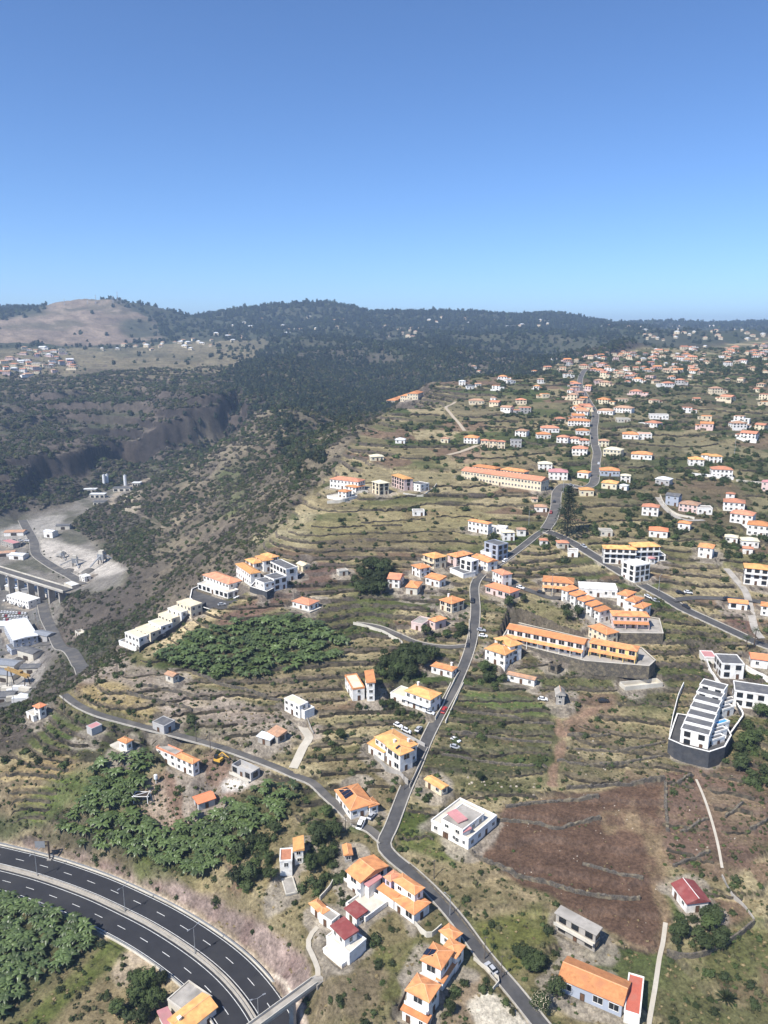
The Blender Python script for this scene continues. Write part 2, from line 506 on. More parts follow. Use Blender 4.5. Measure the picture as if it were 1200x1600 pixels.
Z += WILD * FARF * fbm(GX, GY, 420, 4, 51) * 18 * np.clip((GR - 2000) / 1500, 0, 1) * np.clip((4300 - GR) / 800, 0, 1)
Z += RIDGE_M * (fbm(GX, GY, 60, 4, 61) * 1.6 + fbm(GX, GY, 7, 3, 71) * 0.25 * np.clip((600 - GR) / 300, 0, 1))
hillm = zone([(-60, 535), (150, 540), (255, 530), (240, 500), (190, 478), (160, 468), (90, 470), (70, 492), (0, 500), (-60, 505)], 6)
Z += hillm * ((1 - np.abs(fbm(GX, GY, 170, 4, 35)) - 0.75) * 26 + fbm(GX, GY, 30, 3, 36) * 4)
# deeper side ravines in the wooded gorge
gor = WILD * np.clip((GR - 1150) / 300, 0, 1) * np.clip((3600 - GR) / 700, 0, 1) * np.clip((GA + 0.20) / 0.08, 0, 1)
Z += gor * (1 - np.abs(fbm(GX, GY, 330, 3, 45)) * 1.6 - 0.55) * 42
# cliff line of the opposite valley side
cl = spline([ground(*p) for p in [(55, 716), (120, 706), (180, 694), (230, 682), (262, 664), (300, 655), (332, 646), (348, 622), (372, 604)]], 8)
low = in_poly(GX + WX * 1.5, GY + WY * 1.5, [(p.x, p.y) for p in cl] + [tuple(ground(*p)[:2]) for p in [(400, 655), (330, 720), (210, 745), (110, 780), (20, 770)]])
dcl = np.full(Z.shape, 1e9)
for p in cl[::2]:
    js, is_ = window(p.x, p.y, 260)
    dcl[js, is_] = np.minimum(dcl[js, is_], np.hypot(GX[js, is_] - p.x, GY[js, is_] - p.y))
Z += low * np.exp(-dcl / 70) * fbm(GX, GY, 16, 3, 49) * 7
Z -= blur(low.astype(np.float32), 1) * np.exp(-dcl / 85) * (30 + 12 * fbm(GX, GY, 60, 3, 47))
# rock strata in the opposite valley side
strata = zone([(-150, 760), (60, 735), (200, 715), (330, 690), (395, 655), (370, 600), (250, 590), (100, 610), (-150, 620)], 6)
def terraced(z, step, warp, sharp):
    s = z / step + warp
    f = s - np.floor(s)
    return (np.floor(s) + np.clip((f - (1 - sharp)) / sharp, 0, 1)) * step - warp * step
Z = Z * (1 - strata * 0.7) + strata * 0.7 * terraced(Z, 17, fbm(GX, GY, 160, 4, 81) * 0.9, 0.2)
# farmed terraces with dry-stone risers on the ridge
flat_m = np.maximum.reduce([zone(p, 3) for p in (
    [(60, 1310), (0, 1325), (-150, 1330), (-150, 1620), (500, 1620), (480, 1480), (400, 1400), (300, 1360), (460, 1330), (470, 1240), (340, 1190), (200, 1150), (120, 1170)],
    [(430, 1330), (600, 1300), (700, 1420), (850, 1600), (600, 1640), (430, 1640)])])
terr = RIDGE_M * (1 - flat_m) * np.clip(0.95 + 1.0 * fbm(GX, GY, 90, 3, 91), 0.25, 1) * np.clip((2000 - GR) / 600, 0, 1)
step = 2.1
w_ = np.clip((GR - 430) / 120, 0, 1)
SN = Z / step + fbm(GX, GY, 70, 4, 95) * 1.3
SF = Z / 3.6 + fbm(GX, GY, 110, 4, 98) * 1.2
Zn = terraced(Z, step, fbm(GX, GY, 70, 4, 95) * 1.3, 0.16)
Zf = terraced(Z, 3.6, fbm(GX, GY, 110, 4, 98) * 1.2, 0.2)
Z = Z * (1 - terr) + terr * (Zn * (1 - w_) + Zf * w_)
westfarm = zone([(-150, 625), (60, 612), (220, 615), (340, 585), (420, 545), (420, 530), (300, 535), (100, 545), (-150, 560)], 4)
Z = Z * (1 - 0.8 * westfarm) + 0.8 * westfarm * terraced(Z, 5.0, fbm(GX, GY, 200, 4, 96) * 1.1, 0.2)
Z0 = Z.copy()

# ------------------------------------------------------------------ roads: cut and filled into the hillside
BUSY = np.zeros_like(Z)                      # 1 where nothing grows (roads, yards, buildings)
def side_dirs(c):
    res = []
    for k in range(len(c)):
        a, b = c[max(k - 1, 0)], c[min(k + 1, len(c) - 1)]
        d = Vector((b.x - a.x, b.y - a.y, 0)).normalized()
        res.append(Vector((d.y, -d.x, 0)))
    return res
def carve(c, half, k, depth=0.2, busy=1.0):
    global Z
    R = half + 24
    best = np.full(Z.shape, 1e9, np.float32)
    zr = np.zeros(Z.shape, np.float32)
    for p in c:
        js, is_ = window(p.x, p.y, R)
        d = np.hypot(GX[js, is_] - p.x, GY[js, is_] - p.y)
        b = best[js, is_]
        m = d < b
        b[m] = d[m]
        zr[js, is_][m] = p.z
    hit = best < R
    cell = GR * 0.0035
    d = np.maximum(best - half - 0.6 - cell * 0.5, 0)
    fade = np.clip((R - best) / 4, 0, 1)
    lo, hi = zr - k * d - 0.0, zr + k * d
    new = np.clip(Z, lo, hi)
    new = np.where(d <= 0, zr - depth, new)
    Z = np.where(hit, Z * (1 - fade) + new * fade, Z)
    BUSY[hit & (best < half + 1.2 + cell * 0.5)] = busy
    return best
def ribbon(c, off0, off1, dz, mb=None, m=0):
    """strip between two offsets of a centre line"""
    s = side_dirs(c)
    mb = mb or MB()
    i = len(mb.v)
    for p, d in zip(c, s):
        for o in (off0, off1):
            q = p + d * o
            mb.v.append((q.x, q.y, p.z + dz))
    for k in range(len(c) - 1):
        mb.f.append((i + 2 * k, i + 2 * k + 1, i + 2 * k + 3, i + 2 * k + 2))
        mb.m.append(m)
    return mb
def bar(c, off, w, h, dz=0.0, mb=None, m=0, hw=None):
    """solid strip (kerb, wall, barrier) of width w and height h along an offset of a line"""
    s = side_dirs(c)
    mb = mb or MB()
    i = len(mb.v)
    tw = w if hw is None else hw
    for p, d in zip(c, s):
        a, b = p + d * (off - w / 2), p + d * (off + w / 2)
        a2, b2 = p + d * (off - tw / 2), p + d * (off + tw / 2)
        mb.v += [(a.x, a.y, p.z + dz - 0.3), (b.x, b.y, p.z + dz - 0.3), (b2.x, b2.y, p.z + dz + h), (a2.x, a2.y, p.z + dz + h)]
    nn = len(c)
    for k in range(nn - 1):
        a, b = i + 4 * k, i + 4 * k + 4
        for q in range(4):
            mb.f.append((a + q, a + (q + 1) % 4, b + (q + 1) % 4, b + q)); mb.m.append(m)
    mb.f.append((i, i + 1, i + 2, i + 3)); mb.m.append(m)
    e = i + 4 * (nn - 1)
    mb.f.append((e + 3, e + 2, e + 1, e)); mb.m.append(m)
    return mb
def struct(o):
    o['kind'] = 'structure'
    return o
def smooth_z(c, w):
    zs = np.array([H(p.x, p.y) for p in c])
    k = np.hanning(2 * w + 3)[1:-1]
    k /= k.sum()
    zp = np.pad(zs, (w, w), mode='edge')
    zs = np.convolve(zp, k, mode='valid')
    for p, z in zip(c, zs):
        p.z = float(z)
    return c
ROADS = {}
def road(name, pxs, width, m='asphalt', k=0.8, step=2.5, smooth=9, kerb=None, zfix=None, build=True):
    pts = [plane_hit(x, y, zfix(x, y)) for x, y in pxs] if zfix else gpoly(pxs)
    c = spline(pts, step)
    if not zfix:
        smooth_z(c, smooth)
    carve(c, width / 2, k)
    ROADS[name + str(len(ROADS))] = (c, width)
    if name in ('dirt_track', 'valley_track'):
        build = False                      # worn earth: shown by the ground itself
    if build:
        o = struct(ribbon(c, -width / 2, width / 2, 0.02 + 0.0002 * len(ROADS) * 10).build(name, m))
        if kerb:
            for sgn in (-1, 1):
                if kerb in ('both', sgn):
                    k_ = bar(c, sgn * (width / 2 + 0.2), 0.4, 0.32).build('kerb', 'kerb', o)
    return c

# motorway (two carriageways in a long curve, in a cutting)
HWZ = CAM_Z - 187.0
hw_px = [(-150, 1325), (-70, 1339), (0, 1355), (63, 1372), (133, 1397), (190, 1423), (247, 1453), (307, 1493), (353, 1533), (390, 1580), (415, 1630), (432, 1690)]
hw = spline([plane_hit(x, y, HWZ) for x, y in hw_px], 3.0)
carve(hw, 10.8, 1.5, 0.25)
hwo = struct(ribbon(hw, -9.7, 9.7, 0.05).build('motorway', 'asphalt_new'))
mk = MB()
for o0 in (-9.1, -1.6, 1.6, 9.1):
    ribbon(hw, o0 - 0.1, o0 + 0.1, 0.058, mk)
struct(mk.build('edge_line', 'paint', hwo))
L_ = [0.0]
for a, b in zip(hw, hw[1:]):
    L_.append(L_[-1] + (b - a).length)
def hw_at(s):
    k = min(max(int(np.searchsorted(L_, s)) - 1, 0), len(hw) - 2)
    f = (s - L_[k]) / (L_[k + 1] - L_[k])
    p = hw[k].lerp(hw[k + 1], f)
    d = (hw[k + 1] - hw[k]).normalized()
    return p, d
for o0 in (-5.3, 5.3):
    s = 2.0 if o0 < 0 else 6.0
    while s < L_[-1] - 6:
        c = [hw_at(s + t)[0] for t in (0, 1.3, 2.6, 3.6)]
        struct(ribbon(c, o0 - 0.1, o0 + 0.1, 0.062).build('lane_dash', 'paint', hwo))
        s += 10.6
o = bar(hw, 0.0, 1.5, 0.35, 0.05).build('central_barrier', 'kerb')
bar(hw, -0.45, 0.45, 0.85, 0.05, hw=0.2).build('concrete_rail', 'concrete', o)
bar(hw, 0.45, 0.45, 0.85, 0.05, hw=0.2).build('concrete_rail', 'concrete', o)
tag(o, 'pale concrete barrier running down the middle of the black motorway', 'barrier')
for sg, nm in ((-1, 'low kerb and rail along the motorway edge below the pink cutting'), (1, 'low kerb and rail along the motorway edge beside the banana field')):
    o = bar(hw, sg * 10.15, 0.5, 0.25, 0.02).build('road_edge_barrier', 'concrete_pale')
    bar(hw, sg * 10.15, 0.10, 0.32, 0.75).build('guard_rail', 'galv', o)
    tag(o, nm, 'barrier')

lane = road('lane', [(862, 1625), (835, 1588), (800, 1545), (755, 1490), (715, 1440), (680, 1398), (645, 1365), (612, 1338), (600, 1318), (612, 1290), (632, 1240), (650, 1195), (668, 1155), (690, 1112), (712, 1068),
             (732, 1022), (740, 985), (743, 950), (742, 915), (758, 894), (785, 876), (815, 855), (838, 838), (852, 826)], 4.3, 'asphalt', 0.9, kerb='both')
road('upper_street', [(853, 828), (862, 812), (868, 795), (869, 778), (872, 765), (885, 757), (910, 763), (926, 757), (930, 742), (931, 725), (933, 708), (929, 690), (928, 668), (930, 648), (920, 628), (910, 610), (906, 596), (912, 580), (925, 568)], 6.2, 'asphalt_old', 0.8, 3, kerb='both')
road('main_street', [(853, 828), (875, 838), (900, 850), (940, 877), (970, 895), (1000, 913), (1040, 933), (1067, 950), (1100, 967), (1133, 983), (1183, 1003), (1250, 1028)], 6.8, 'asphalt', 0.9, 3, kerb='both')
road('side_street', [(1050, 938), (1083, 934), (1125, 934), (1167, 936), (1210, 945)], 5.4, 'asphalt', 0.9, 3)
road('side_street', [(748, 902), (780, 909), (810, 917), (840, 927), (862, 936), (880, 931), (905, 928), (935, 928), (958, 925)], 4.8, 'asphalt', 0.9)
road('farm_lane', [(600, 1316), (578, 1300), (555, 1285), (530, 1263), (510, 1243), (488, 1222), (460, 1208), (425, 1197), (380, 1180), (340, 1168), (290, 1152), (240, 1140), (195, 1128), (165, 1118), (140, 1110), (118, 1098), (100, 1085)], 3.4, 'asphalt_old', 0.9, kerb=-1)
road('farm_lane', [(738, 1008), (705, 1011), (670, 1010), (645, 1003), (622, 990), (590, 980), (556, 972)], 3.3, 'asphalt_old', 0.9, kerb=1)
road('concrete_ramp', [(458, 1205), (464, 1188), (474, 1168), (483, 1152), (476, 1138), (468, 1126)], 3.6, 'path_white', 1.0)
road('dirt_track', [(872, 1120), (878, 1145), (876, 1170), (868, 1195), (860, 1225)], 4.0, 'track', 0.8)
road('dirt_track', [(885, 1130), (910, 1120), (930, 1105), (950, 1098)], 4.5, 'track', 0.8)
road('footpath', [(1010, 1625), (1017, 1580), (1024, 1540), (1030, 1500), (1036, 1470), (1040, 1440)], 1.3, 'path_white', 1.2)
road('footpath', [(507, 1438), (490, 1452), (481, 1472), (488, 1492), (496, 1512), (497, 1530)], 1.5, 'path_white', 1.2)
road('footpath', [(1128, 1360), (1122, 1320), (1112, 1280), (1100, 1245), (1088, 1215)], 0.9, 'path_white', 1.2)
road('dirt_road', [(700, 712), (722, 705), (752, 694), (775, 688)], 4.5, 'gravel_pale', 0.8, 4)
road('dirt_road', [(726, 674), (718, 662), (705, 648), (697, 636), (712, 626)], 3.2, 'gravel_pale', 0.8, 4)
road('street', [(1028, 775), (1040, 795), (1058, 808), (1075, 815), (1100, 812)], 4.0, 'concrete', 0.9, 3)
road('street', [(1135, 885), (1150, 905), (1165, 925), (1172, 950), (1180, 985), (1190, 1002)], 3.6, 'concrete', 0.9, 3)
# valley
road('valley_road', [(35, 812), (42, 826), (53, 847), (57, 866), (77, 882), (110, 900), (128, 912)], 9, 'asphalt_old', 0.8, 4, kerb='both')
road('valley_road', [(62, 932), (67, 946), (72, 966), (84, 989), (101, 1012), (121, 1036), (132, 1050)], 8, 'asphalt_old', 0.8, 3, kerb=1)
road('yard_road', [(82, 1002), (55, 1009), (18, 1018), (-30, 1030)], 8, 'asphalt_old', 0.8, 3)
road('valley_track', [(175, 790), (180, 775), (195, 765), (215, 752), (235, 745)], 7, 'gravel_pale', 0.8, 5)
road('valley_track', [(195, 798), (225, 808), (255, 822), (275, 825)], 3.5, 'track', 0.8, 5)

# keep the land just under every road surface, junctions included
for c, w in list(ROADS.values()) + [(hw, 19.4)]:
    for p in c:
        js, is_ = window(p.x, p.y, w / 2 + 1)
        d = np.hypot(GX[js, is_] - p.x, GY[js, is_] - p.y)
        zz = Z[js, is_]
        m = d < w / 2 + 0.2
        zz[m] = np.minimum(zz[m], p.z - 0.22)
# ------------------------------------------------------------------ buildings
HOUSES = []                  # records: dict(root data, blocks); pads are cut before building
def fit_block(A, B, Cc, h, zg=None):
    """photo points of three eave corners (near, and its two neighbours) -> a rectangle standing on the land"""
    z = zg
    if z is None:
        p = ground(*A)
        z = p.z
        for _ in range(6):
            a3, b3, c3 = (plane_hit(*q, z + h) for q in (A, B, Cc))
            cx, cy = (b3.x + c3.x) / 2, (b3.y + c3.y) / 2
            z = 0.5 * z + 0.5 * float(Hgrid(Z, np.array([cx, a3.x, b3.x, c3.x]), np.array([cy, a3.y, b3.y, c3.y])).mean())
    a3, b3, c3 = (plane_hit(*q, z + h) for q in (A, B, Cc))
    u, v = Vector((b3.x - a3.x, b3.y - a3.y)), Vector((c3.x - a3.x, c3.y - a3.y))
    if u.length >= v.length:
        ux = u.normalized()
        s = 1 if (-ux.y * v.x + ux.x * v.y) > 0 else -1
        uy = Vector((-ux.y * s, ux.x * s))
        W, D = u.length, max(abs(uy.dot(v)), 2.2)
    else:
        uy = v.normalized()
        s = 1 if (-uy.y * u.x + uy.x * u.y) > 0 else -1
        ux = Vector((-uy.y * s, uy.x * s))
        D, W = v.length, max(abs(ux.dot(u)), 2.2)
    return dict(o=Vector((a3.x, a3.y)), ux=ux, uy=uy, W=W, D=D, z=z, h=h)
def block(A, B, Cc, h, roof='hip', rm='roof_orange', wm='white', win='std', z=None, **kw):
    return dict(A=A, B=B, C=Cc, h=h, roof=roof, rm=rm, wm=wm, win=win, z=z, **kw)
def house(label, cat, blocks, name='house', group=None, pad=1.0, **kw):
    HOUSES.append(dict(label=label, cat=cat, blocks=blocks, name=name, group=group, pad=pad, kw=kw))
def carve_rect(f, margin, k, lower=0.12, up=True):
    """level the land under a footprint, with short cut and fill slopes round it"""
    cx = f['o'] + f['ux'] * f['W'] / 2 + f['uy'] * f['D'] / 2
    R = math.hypot(f['W'], f['D']) / 2 + margin + 10
    js, is_ = window(cx.x, cx.y, R)
    dx, dy = GX[js, is_] - cx.x, GY[js, is_] - cx.y
    a = np.abs(dx * f['ux'].x + dy * f['ux'].y) - f['W'] / 2
    b = np.abs(dx * f['uy'].x + dy * f['uy'].y) - f['D'] / 2
    d = np.hypot(np.maximum(a, 0), np.maximum(b, 0))
    ring = np.maximum(d - margin, 0)
    zz = Z[js, is_]
    fade = np.clip((margin + 9 - d) / 3, 0, 1)
    new = np.clip(zz, f['z'] - lower - k * ring, f['z'] - lower + k * ring)
    if not up:
        new = np.minimum(zz, new)
    Z[js, is_] = zz * (1 - fade) + new * fade
    bb = BUSY[js, is_]
    bb[d < margin + 0.3 + GR[js, is_] * 0.0025] = 1
_WM = {}
def window_mesh(w, h, kind):
    key = (round(w, 1), round(h, 1), kind)
    if key not in _WM:
        mb = MB()
        w, h = key[0], key[1]
        mb.box((0, 0, -h / 2), (w, 0.08, h), 0)
        t = 0.09
        for sx in (-1, 1):
            mb.box((sx * (w / 2 + t / 2 - 0.01), 0, -h / 2 - t), (t, 0.2, h + 2 * t), 1)
        mb.box((0, 0, h / 2), (w - 0.03, 0.2, t), 1)
        mb.box((0, 0, -h / 2 - t), (w - 0.03, 0.3, t), 1)
        if kind == 'std' and w > 1.0:
            mb.box((0, 0, -h / 2 + 0.02), (0.07, 0.14, h - 0.04), 1)
        if kind == 'wide':
            for k in range(1, int(w / 1.1)):
                mb.box((-w / 2 + k * w / int(w / 1.1), 0, -h / 2 + 0.02), (0.08, 0.14, h - 0.04), 1)
        fm = {'std': 'white', 'wide': 'white', 'door': 'frame_dark', 'dark': 'frame_dark'}[kind]
        _WM[key] = mb.mesh('window', ['glass' if kind != 'door' else 'wood', fm])
    return _WM[key]
def wall_openings(root, base, p, d, L, z0, h, win, rnd, nm='window'):
    """windows (and a door) along one wall; p: corner, d: direction, all relative to base"""
    st = max(1, int(round(h / 3.0)))
    sh = h / st
    rz = math.atan2(d.y, d.x)
    sp = {'std': 2.6, 'wide': 3.6, 'few': 3.6, 'dark': 3.2}.get(win, 3.1)
    n_ = max(1, int((L - 0.8) / sp))
    for s in range(st):
        for k in range(n_):
            t = L * (k + 0.5) / n_ + rnd.uniform(-0.15, 0.15)
            q = p + d * t
            if win == 'wide':
                w, hh = min(2.6, L / n_ - 0.7), 2.0
            elif win == 'dark':
                w, hh = min(2.2, L / n_ - 0.5), 1.9
            else:
                w, hh = rnd.choice((1.1, 1.3, 1.5)), rnd.choice((1.3, 1.5))
            kind = win if win in ('wide', 'dark') else 'std'
            zc = z0 + s * sh + sh * 0.54
            if s == 0 and L > 5 and k == n_ // 2:
                w, hh, kind, zc, nn = 1.1, 2.1, 'door', z0 + 1.05, 'door'
            else:
                nn = 'window'
            if w < 0.6:
                continue
            put(nn, window_mesh(w, hh, kind), root, (q.x - base.x, q.y - base.y, zc - base.z), rz)
def roof_mesh(f, base, kind, pitch, ov, ridge=None, t=0.22):
    """tiled hip / gable / shed roof with an eave slab; returns MB and the ridge and hip lines"""
    o, ux, uy, W, D, z = f['o'], f['ux'], f['uy'], f['W'], f['D'], f['z'] + f['h']
    P2 = lambda a, b, zz: (o.x + ux.x * a + uy.x * b - base.x, o.y + ux.y * a + uy.y * b - base.y, zz - base.z)
    mb, lines = MB(), []
    a0, a1, b0, b1 = -ov, W + ov, -ov, D + ov
    w, d = a1 - a0, b1 - b0
    along_x = (w >= d) if ridge is None else (ridge == 'B')
    lo = [P2(a0, b0, z - t), P2(a1, b0, z - t), P2(a1, b1, z - t), P2(a0, b1, z - t)]
    hi = [P2(a0, b0, z), P2(a1, b0, z), P2(a1, b1, z), P2(a0, b1, z)]
    for k in range(4):
        mb.face([lo[k], lo[(k + 1) % 4], hi[(k + 1) % 4], hi[k]])
    mb.face(lo[::-1])
    if kind == 'hip':
        m = min(w, d) / 2
        rz = z + m * pitch
        if along_x:
            r0, r1 = P2(a0 + m, (b0 + b1) / 2, rz), P2(a1 - m + 0.001, (b0 + b1) / 2, rz)
            mb.face([hi[0], hi[1], r1, r0]); mb.face([hi[2], hi[3], r0, r1])
            mb.face([hi[1], hi[2], r1]); mb.face([hi[3], hi[0], r0])
            lines = [(r0, r1), (hi[0], r0), (hi[3], r0), (hi[1], r1), (hi[2], r1)]
        else:
            r0, r1 = P2((a0 + a1) / 2, b0 + m, rz), P2((a0 + a1) / 2, b1 - m + 0.001, rz)
            mb.face([hi[1], hi[2], r1, r0]); mb.face([hi[3], hi[0], r0, r1])
            mb.face([hi[0], hi[1], r0]); mb.face([hi[2], hi[3], r1])
            lines = [(r0, r1), (hi[0], r0), (hi[1], r0), (hi[2], r1), (hi[3], r1)]
    elif kind == 'gable':
        if along_x:
            rz = z + d / 2 * pitch
            r0, r1 = P2(a0, (b0 + b1) / 2, rz), P2(a1, (b0 + b1) / 2, rz)
            mb.face([hi[0], hi[1], r1, r0]); mb.face([hi[2], hi[3], r0, r1])
            mb.face([hi[1], hi[2], r1]); mb.face([hi[3], hi[0], r0])
        else:
            rz = z + w / 2 * pitch
            r0, r1 = P2((a0 + a1) / 2, b0, rz), P2((a0 + a1) / 2, b1, rz)
            mb.face([hi[1], hi[2], r1, r0]); mb.face([hi[3], hi[0], r0, r1])
            mb.face([hi[0], hi[1], r0]); mb.face([hi[2], hi[3], r1])
        lines = [(r0, r1)]
    else:  # shed: rises away from the near long side
        if along_x:
            rz = d * pitch
            h2 = [hi[0], hi[1], P2(a1, b1, z + rz), P2(a0, b1, z + rz)]
        else:
            rz = w * pitch
            h2 = [hi[0], P2(a1, b0, z + rz), P2(a1, b1, z + rz), hi[3]]
        mb.face(h2)
        for k in range(4):
            if h2[k] != hi[k] or h2[(k + 1) % 4] != hi[(k + 1) % 4]:
                mb.face([hi[k], hi[(k + 1) % 4], h2[(k + 1) % 4], h2[k]])
    return mb, lines
def build_block(root, base, b, rnd, near):
    f = b['f']
    o, ux, uy, W, D, z, h = f['o'], f['ux'], f['uy'], f['W'], f['D'], f['z'], f['h']
    kind = b['roof']
    ov = 0.0 if kind in ('flat', 'open', 'platform') else b.get('ov', 0.45)
    # the photo points are eave corners: the walls stand an overhang inside them
    f2 = dict(f)
    f2['o'] = o + ux * ov + uy * ov
    f2['W'], f2['D'] = max(W - 2 * ov, 1.6), max(D - 2 * ov, 1.6)
    o2, W2, D2 = f2['o'], f2['W'], f2['D']
    deep = b.get('deep', 3.0)
    cor = [o2, o2 + ux * W2, o2 + ux * W2 + uy * D2, o2 + uy * D2]
    rel = lambda p, zz: (p.x - base.x, p.y - base.y, zz - base.z)
    mb = MB()
    if kind == 'open':
        t = 0.3
        inn = [o2 + ux * t + uy * t, o2 + ux * (W2 - t) + uy * t, o2 + ux * (W2 - t) + uy * (D2 - t), o2 + ux * t + uy * (D2 - t)]
        for k in range(4):
            q = [cor[k], cor[(k + 1) % 4], inn[(k + 1) % 4], inn[k]]
            mb.hexa([rel(p, z - deep) for p in q], [rel(p, z + h) for p in q])
        mb.face([rel(p, z + (h * 0.45 if h > 2 else 0.08)) for p in inn])
    else:
        mb.hexa([rel(p, z - deep) for p in cor], [rel(p, z + h - (0.12 if kind == 'flat' else 0.02)) for p in cor])
        if kind == 'gable':                        # gable ends go up into the roof
            along_x = (W >= D) if b.get('ridge') is None else (b.get('ridge') == 'B')
            pt = b.get('pitch', 0.36)
            if along_x:
                for e in (0, W2 - 0.02):
                    q0, q1 = o2 + ux * e, o2 + ux * e + uy * D2
                    mb.face([rel(q0, z + h - 0.02), rel(q1, z + h - 0.02), rel((q0 + q1) / 2, z + h + D2 / 2 * pt)])
            else:
                for e in (0, D2 - 0.02):
                    q0, q1 = o2 + uy * e, o2 + uy * e + ux * W2
                    mb.face([rel(q0, z + h - 0.02), rel(q1, z + h - 0.02), rel((q0 + q1) / 2, z + h + W2 / 2 * pt)])
    mb.build('wall', b['wm'], root)
    if kind == 'flat':
        r = MB()
        t = 0.25
        inn = [o2 + ux * t + uy * t, o2 + ux * (W2 - t) + uy * t, o2 + ux * (W2 - t) + uy * (D2 - t), o2 + ux * t + uy * (D2 - t)]
        r.hexa([rel(p, z + h - 0.08) for p in inn], [rel(p, z + h + 0.06) for p in inn])
        ro = r.build('roof', b['rm'], root)
        pb = MB()
        e = 0.12
        outr = [o2 - ux * e - uy * e, o2 + ux * (W2 + e) - uy * e, o2 + ux * (W2 + e) + uy * (D2 + e), o2 - ux * e + uy * (D2 + e)]
        for k in range(4):
            q = [outr[k], outr[(k + 1) % 4], inn[(k + 1) % 4], inn[k]]
            pb.hexa([rel(p, z + h - 0.28) for p in q], [rel(p, z + h + b.get('para', 0.35)) for p in q])
        pb.build('parapet', b.get('pm', b['wm']), root)
    elif kind in ('hip', 'gable', 'shed'):
        fr = dict(f)
        fr['o'], fr['W'], fr['D'] = o2, W2, D2
        r, lines = roof_mesh(fr, base, kind, b.get('pitch', {'hip': 0.34, 'gable': 0.36, 'shed': 0.14}[kind]), ov, b.get('ridge'))
        ro = r.build('roof', b['rm'], root)
        if near and lines and not b.get('nocap'):
            c = MB()
            for p, q in lines:
                if (Vector(p) - Vector(q)).length > 0.5:
                    c.tube(p, q, 0.13, 0.13, 4)
            c.build('ridge_cap', b.get('cap', 'ridge_cap'), ro)
        if b.get('chim'):
            for (fa, fb) in b['chim']:
                q = o2 + ux * W2 * fa + uy * D2 * fb
                cm = MB()
                hz = z + h
                cm.box(rel(q, hz - 0.1), (0.8, 0.8, 2.0), 0, (ux.x, ux.y))
                cm.box(rel(q, hz + 1.9), (1.05, 1.05, 0.2), 0, (ux.x, ux.y))
                cm.build('chimney', 'white' if b['wm'] != 'grey_wall' else 'concrete', ro)
        if b.get('solar'):
            slope_panel(ro, f2, base, b, b['solar'])
    if b['win'] != 'none':
        if near or b.get('allwin', True):
            wall_openings(root, base, o2 - uy * 0.02, ux, W2, z, h, b['win'], rnd)
            wall_openings(root, base, o2 - ux * 0.02, uy, D2, z, h, b['win'], rnd)
    if b.get('balcony'):
        for side in b['balcony']:
            d, nrm, L = (ux, uy, W2) if side == 'B' else (uy, ux, D2)
            mb2 = MB()
            zz = z + b.get('bz', 3.0)
            c0 = o2 - nrm * 0.7 + d * L / 2
            mb2.box(rel(c0, zz - 0.12), (L, 1.4, 0.2), 0, (d.x, d.y))
            c1 = o2 - nrm * 1.34 + d * L / 2
            mb2.box(rel(c1, zz + 0.081), (L, 0.1, 0.85), 0, (d.x, d.y))
            mb2.build('balcony', b.get('balm', b['wm']), root)
    if b.get('porch'):
        for side, zz in b['porch']:
            d, nrm, L = (ux, uy, W2) if side == 'B' else (uy, ux, D2)
            mb2 = MB()
            lo = [o2 + d * 0, o2 + d * L, o2 + d * L - nrm * 2.2, o2 - nrm * 2.2]
            hs = [z + zz + 0.7, z + zz + 0.7, z + zz, z + zz]
            mb2.hexa([rel(p, q - 0.15) for p, q in zip(lo, hs)], [rel(p, q) for p, q in zip(lo, hs)])
            mb2.build('porch_roof', b['rm'], root)
            npost = max(2, int(L / 5) + 1)
            for k in range(npost):
                pm = MB()
                q = o2 + d * (0.15 + (L - 0.3) * k / (npost - 1)) - nrm * 2.0
                pm.box(rel(q, z - 1), (0.25, 0.25, zz + 0.85), 0, (d.x, d.y))
                pm.build('post', b['wm'], root)
def slope_panel(ro, f, base, b, spec):
    """dark panels lying on a roof slope: spec (fa, fb, n) in footprint fractions, slope side"""
    fa, fb, n_ = spec[:3]
    S_ = spec[3] if len(spec) > 3 else 1.0
    o, ux, uy, W, D = f['o'], f['ux'], f['uy'], f['W'], f['D']
    pt = b.get('pitch', 0.34)
    ov = 0.45
    for k in range(n_):
        q = o + ux * (W * fa + k * 1.25 * S_) + uy * (D * fb)
        def zat(p):
            a, c = (p - o).dot(ux), (p - o).dot(uy)
            e = min(a, W - a, c, D - c) + ov if b['roof'] == 'hip' else (min(c, D - c) + ov if (W >= D if b.get('ridge') is None else b['ridge'] == 'B') else min(a, W - a) + ov)
            if b['roof'] == 'flat':
                return f['z'] + f['h'] + 0.55 + (c - D * fb) * 0.3
            return f['z'] + f['h'] + e * pt + 0.12
        cs = [q + ux * (i_ * 0.55 * S_) + uy * (j_ * 0.95 * S_) for i_, j_ in ((-1, -1), (1, -1), (1, 1), (-1, 1))]
        zs = [zat(p) for p in cs]
        mb = MB()
        mb.hexa([(p.x - base.x, p.y - base.y, zz - base.z) for p, zz in zip(cs, zs)], [(p.x - base.x, p.y - base.y, zz - base.z + 0.08) for p, zz in zip(cs, zs)])
        mb.build('solar_panel', 'panel_blue', ro)
def fit_all():
    for hs in HOUSES:
        z = None
        for b in hs['blocks']:
            zb = b['z']
            if zb is not None and z is not None:
                zb = z + zb                     # relative to the first block's ground
            b['f'] = fit_block(b['A'], b['B'], b['C'], b['h'], zb)
            if z is None:
                z = b['f']['z']
    for hs in HOUSES:
        for b in hs['blocks']:
            if not b.get('nopad'):
                carve_rect(b['f'], hs['pad'], b.get('k', 1.1), 0.12)
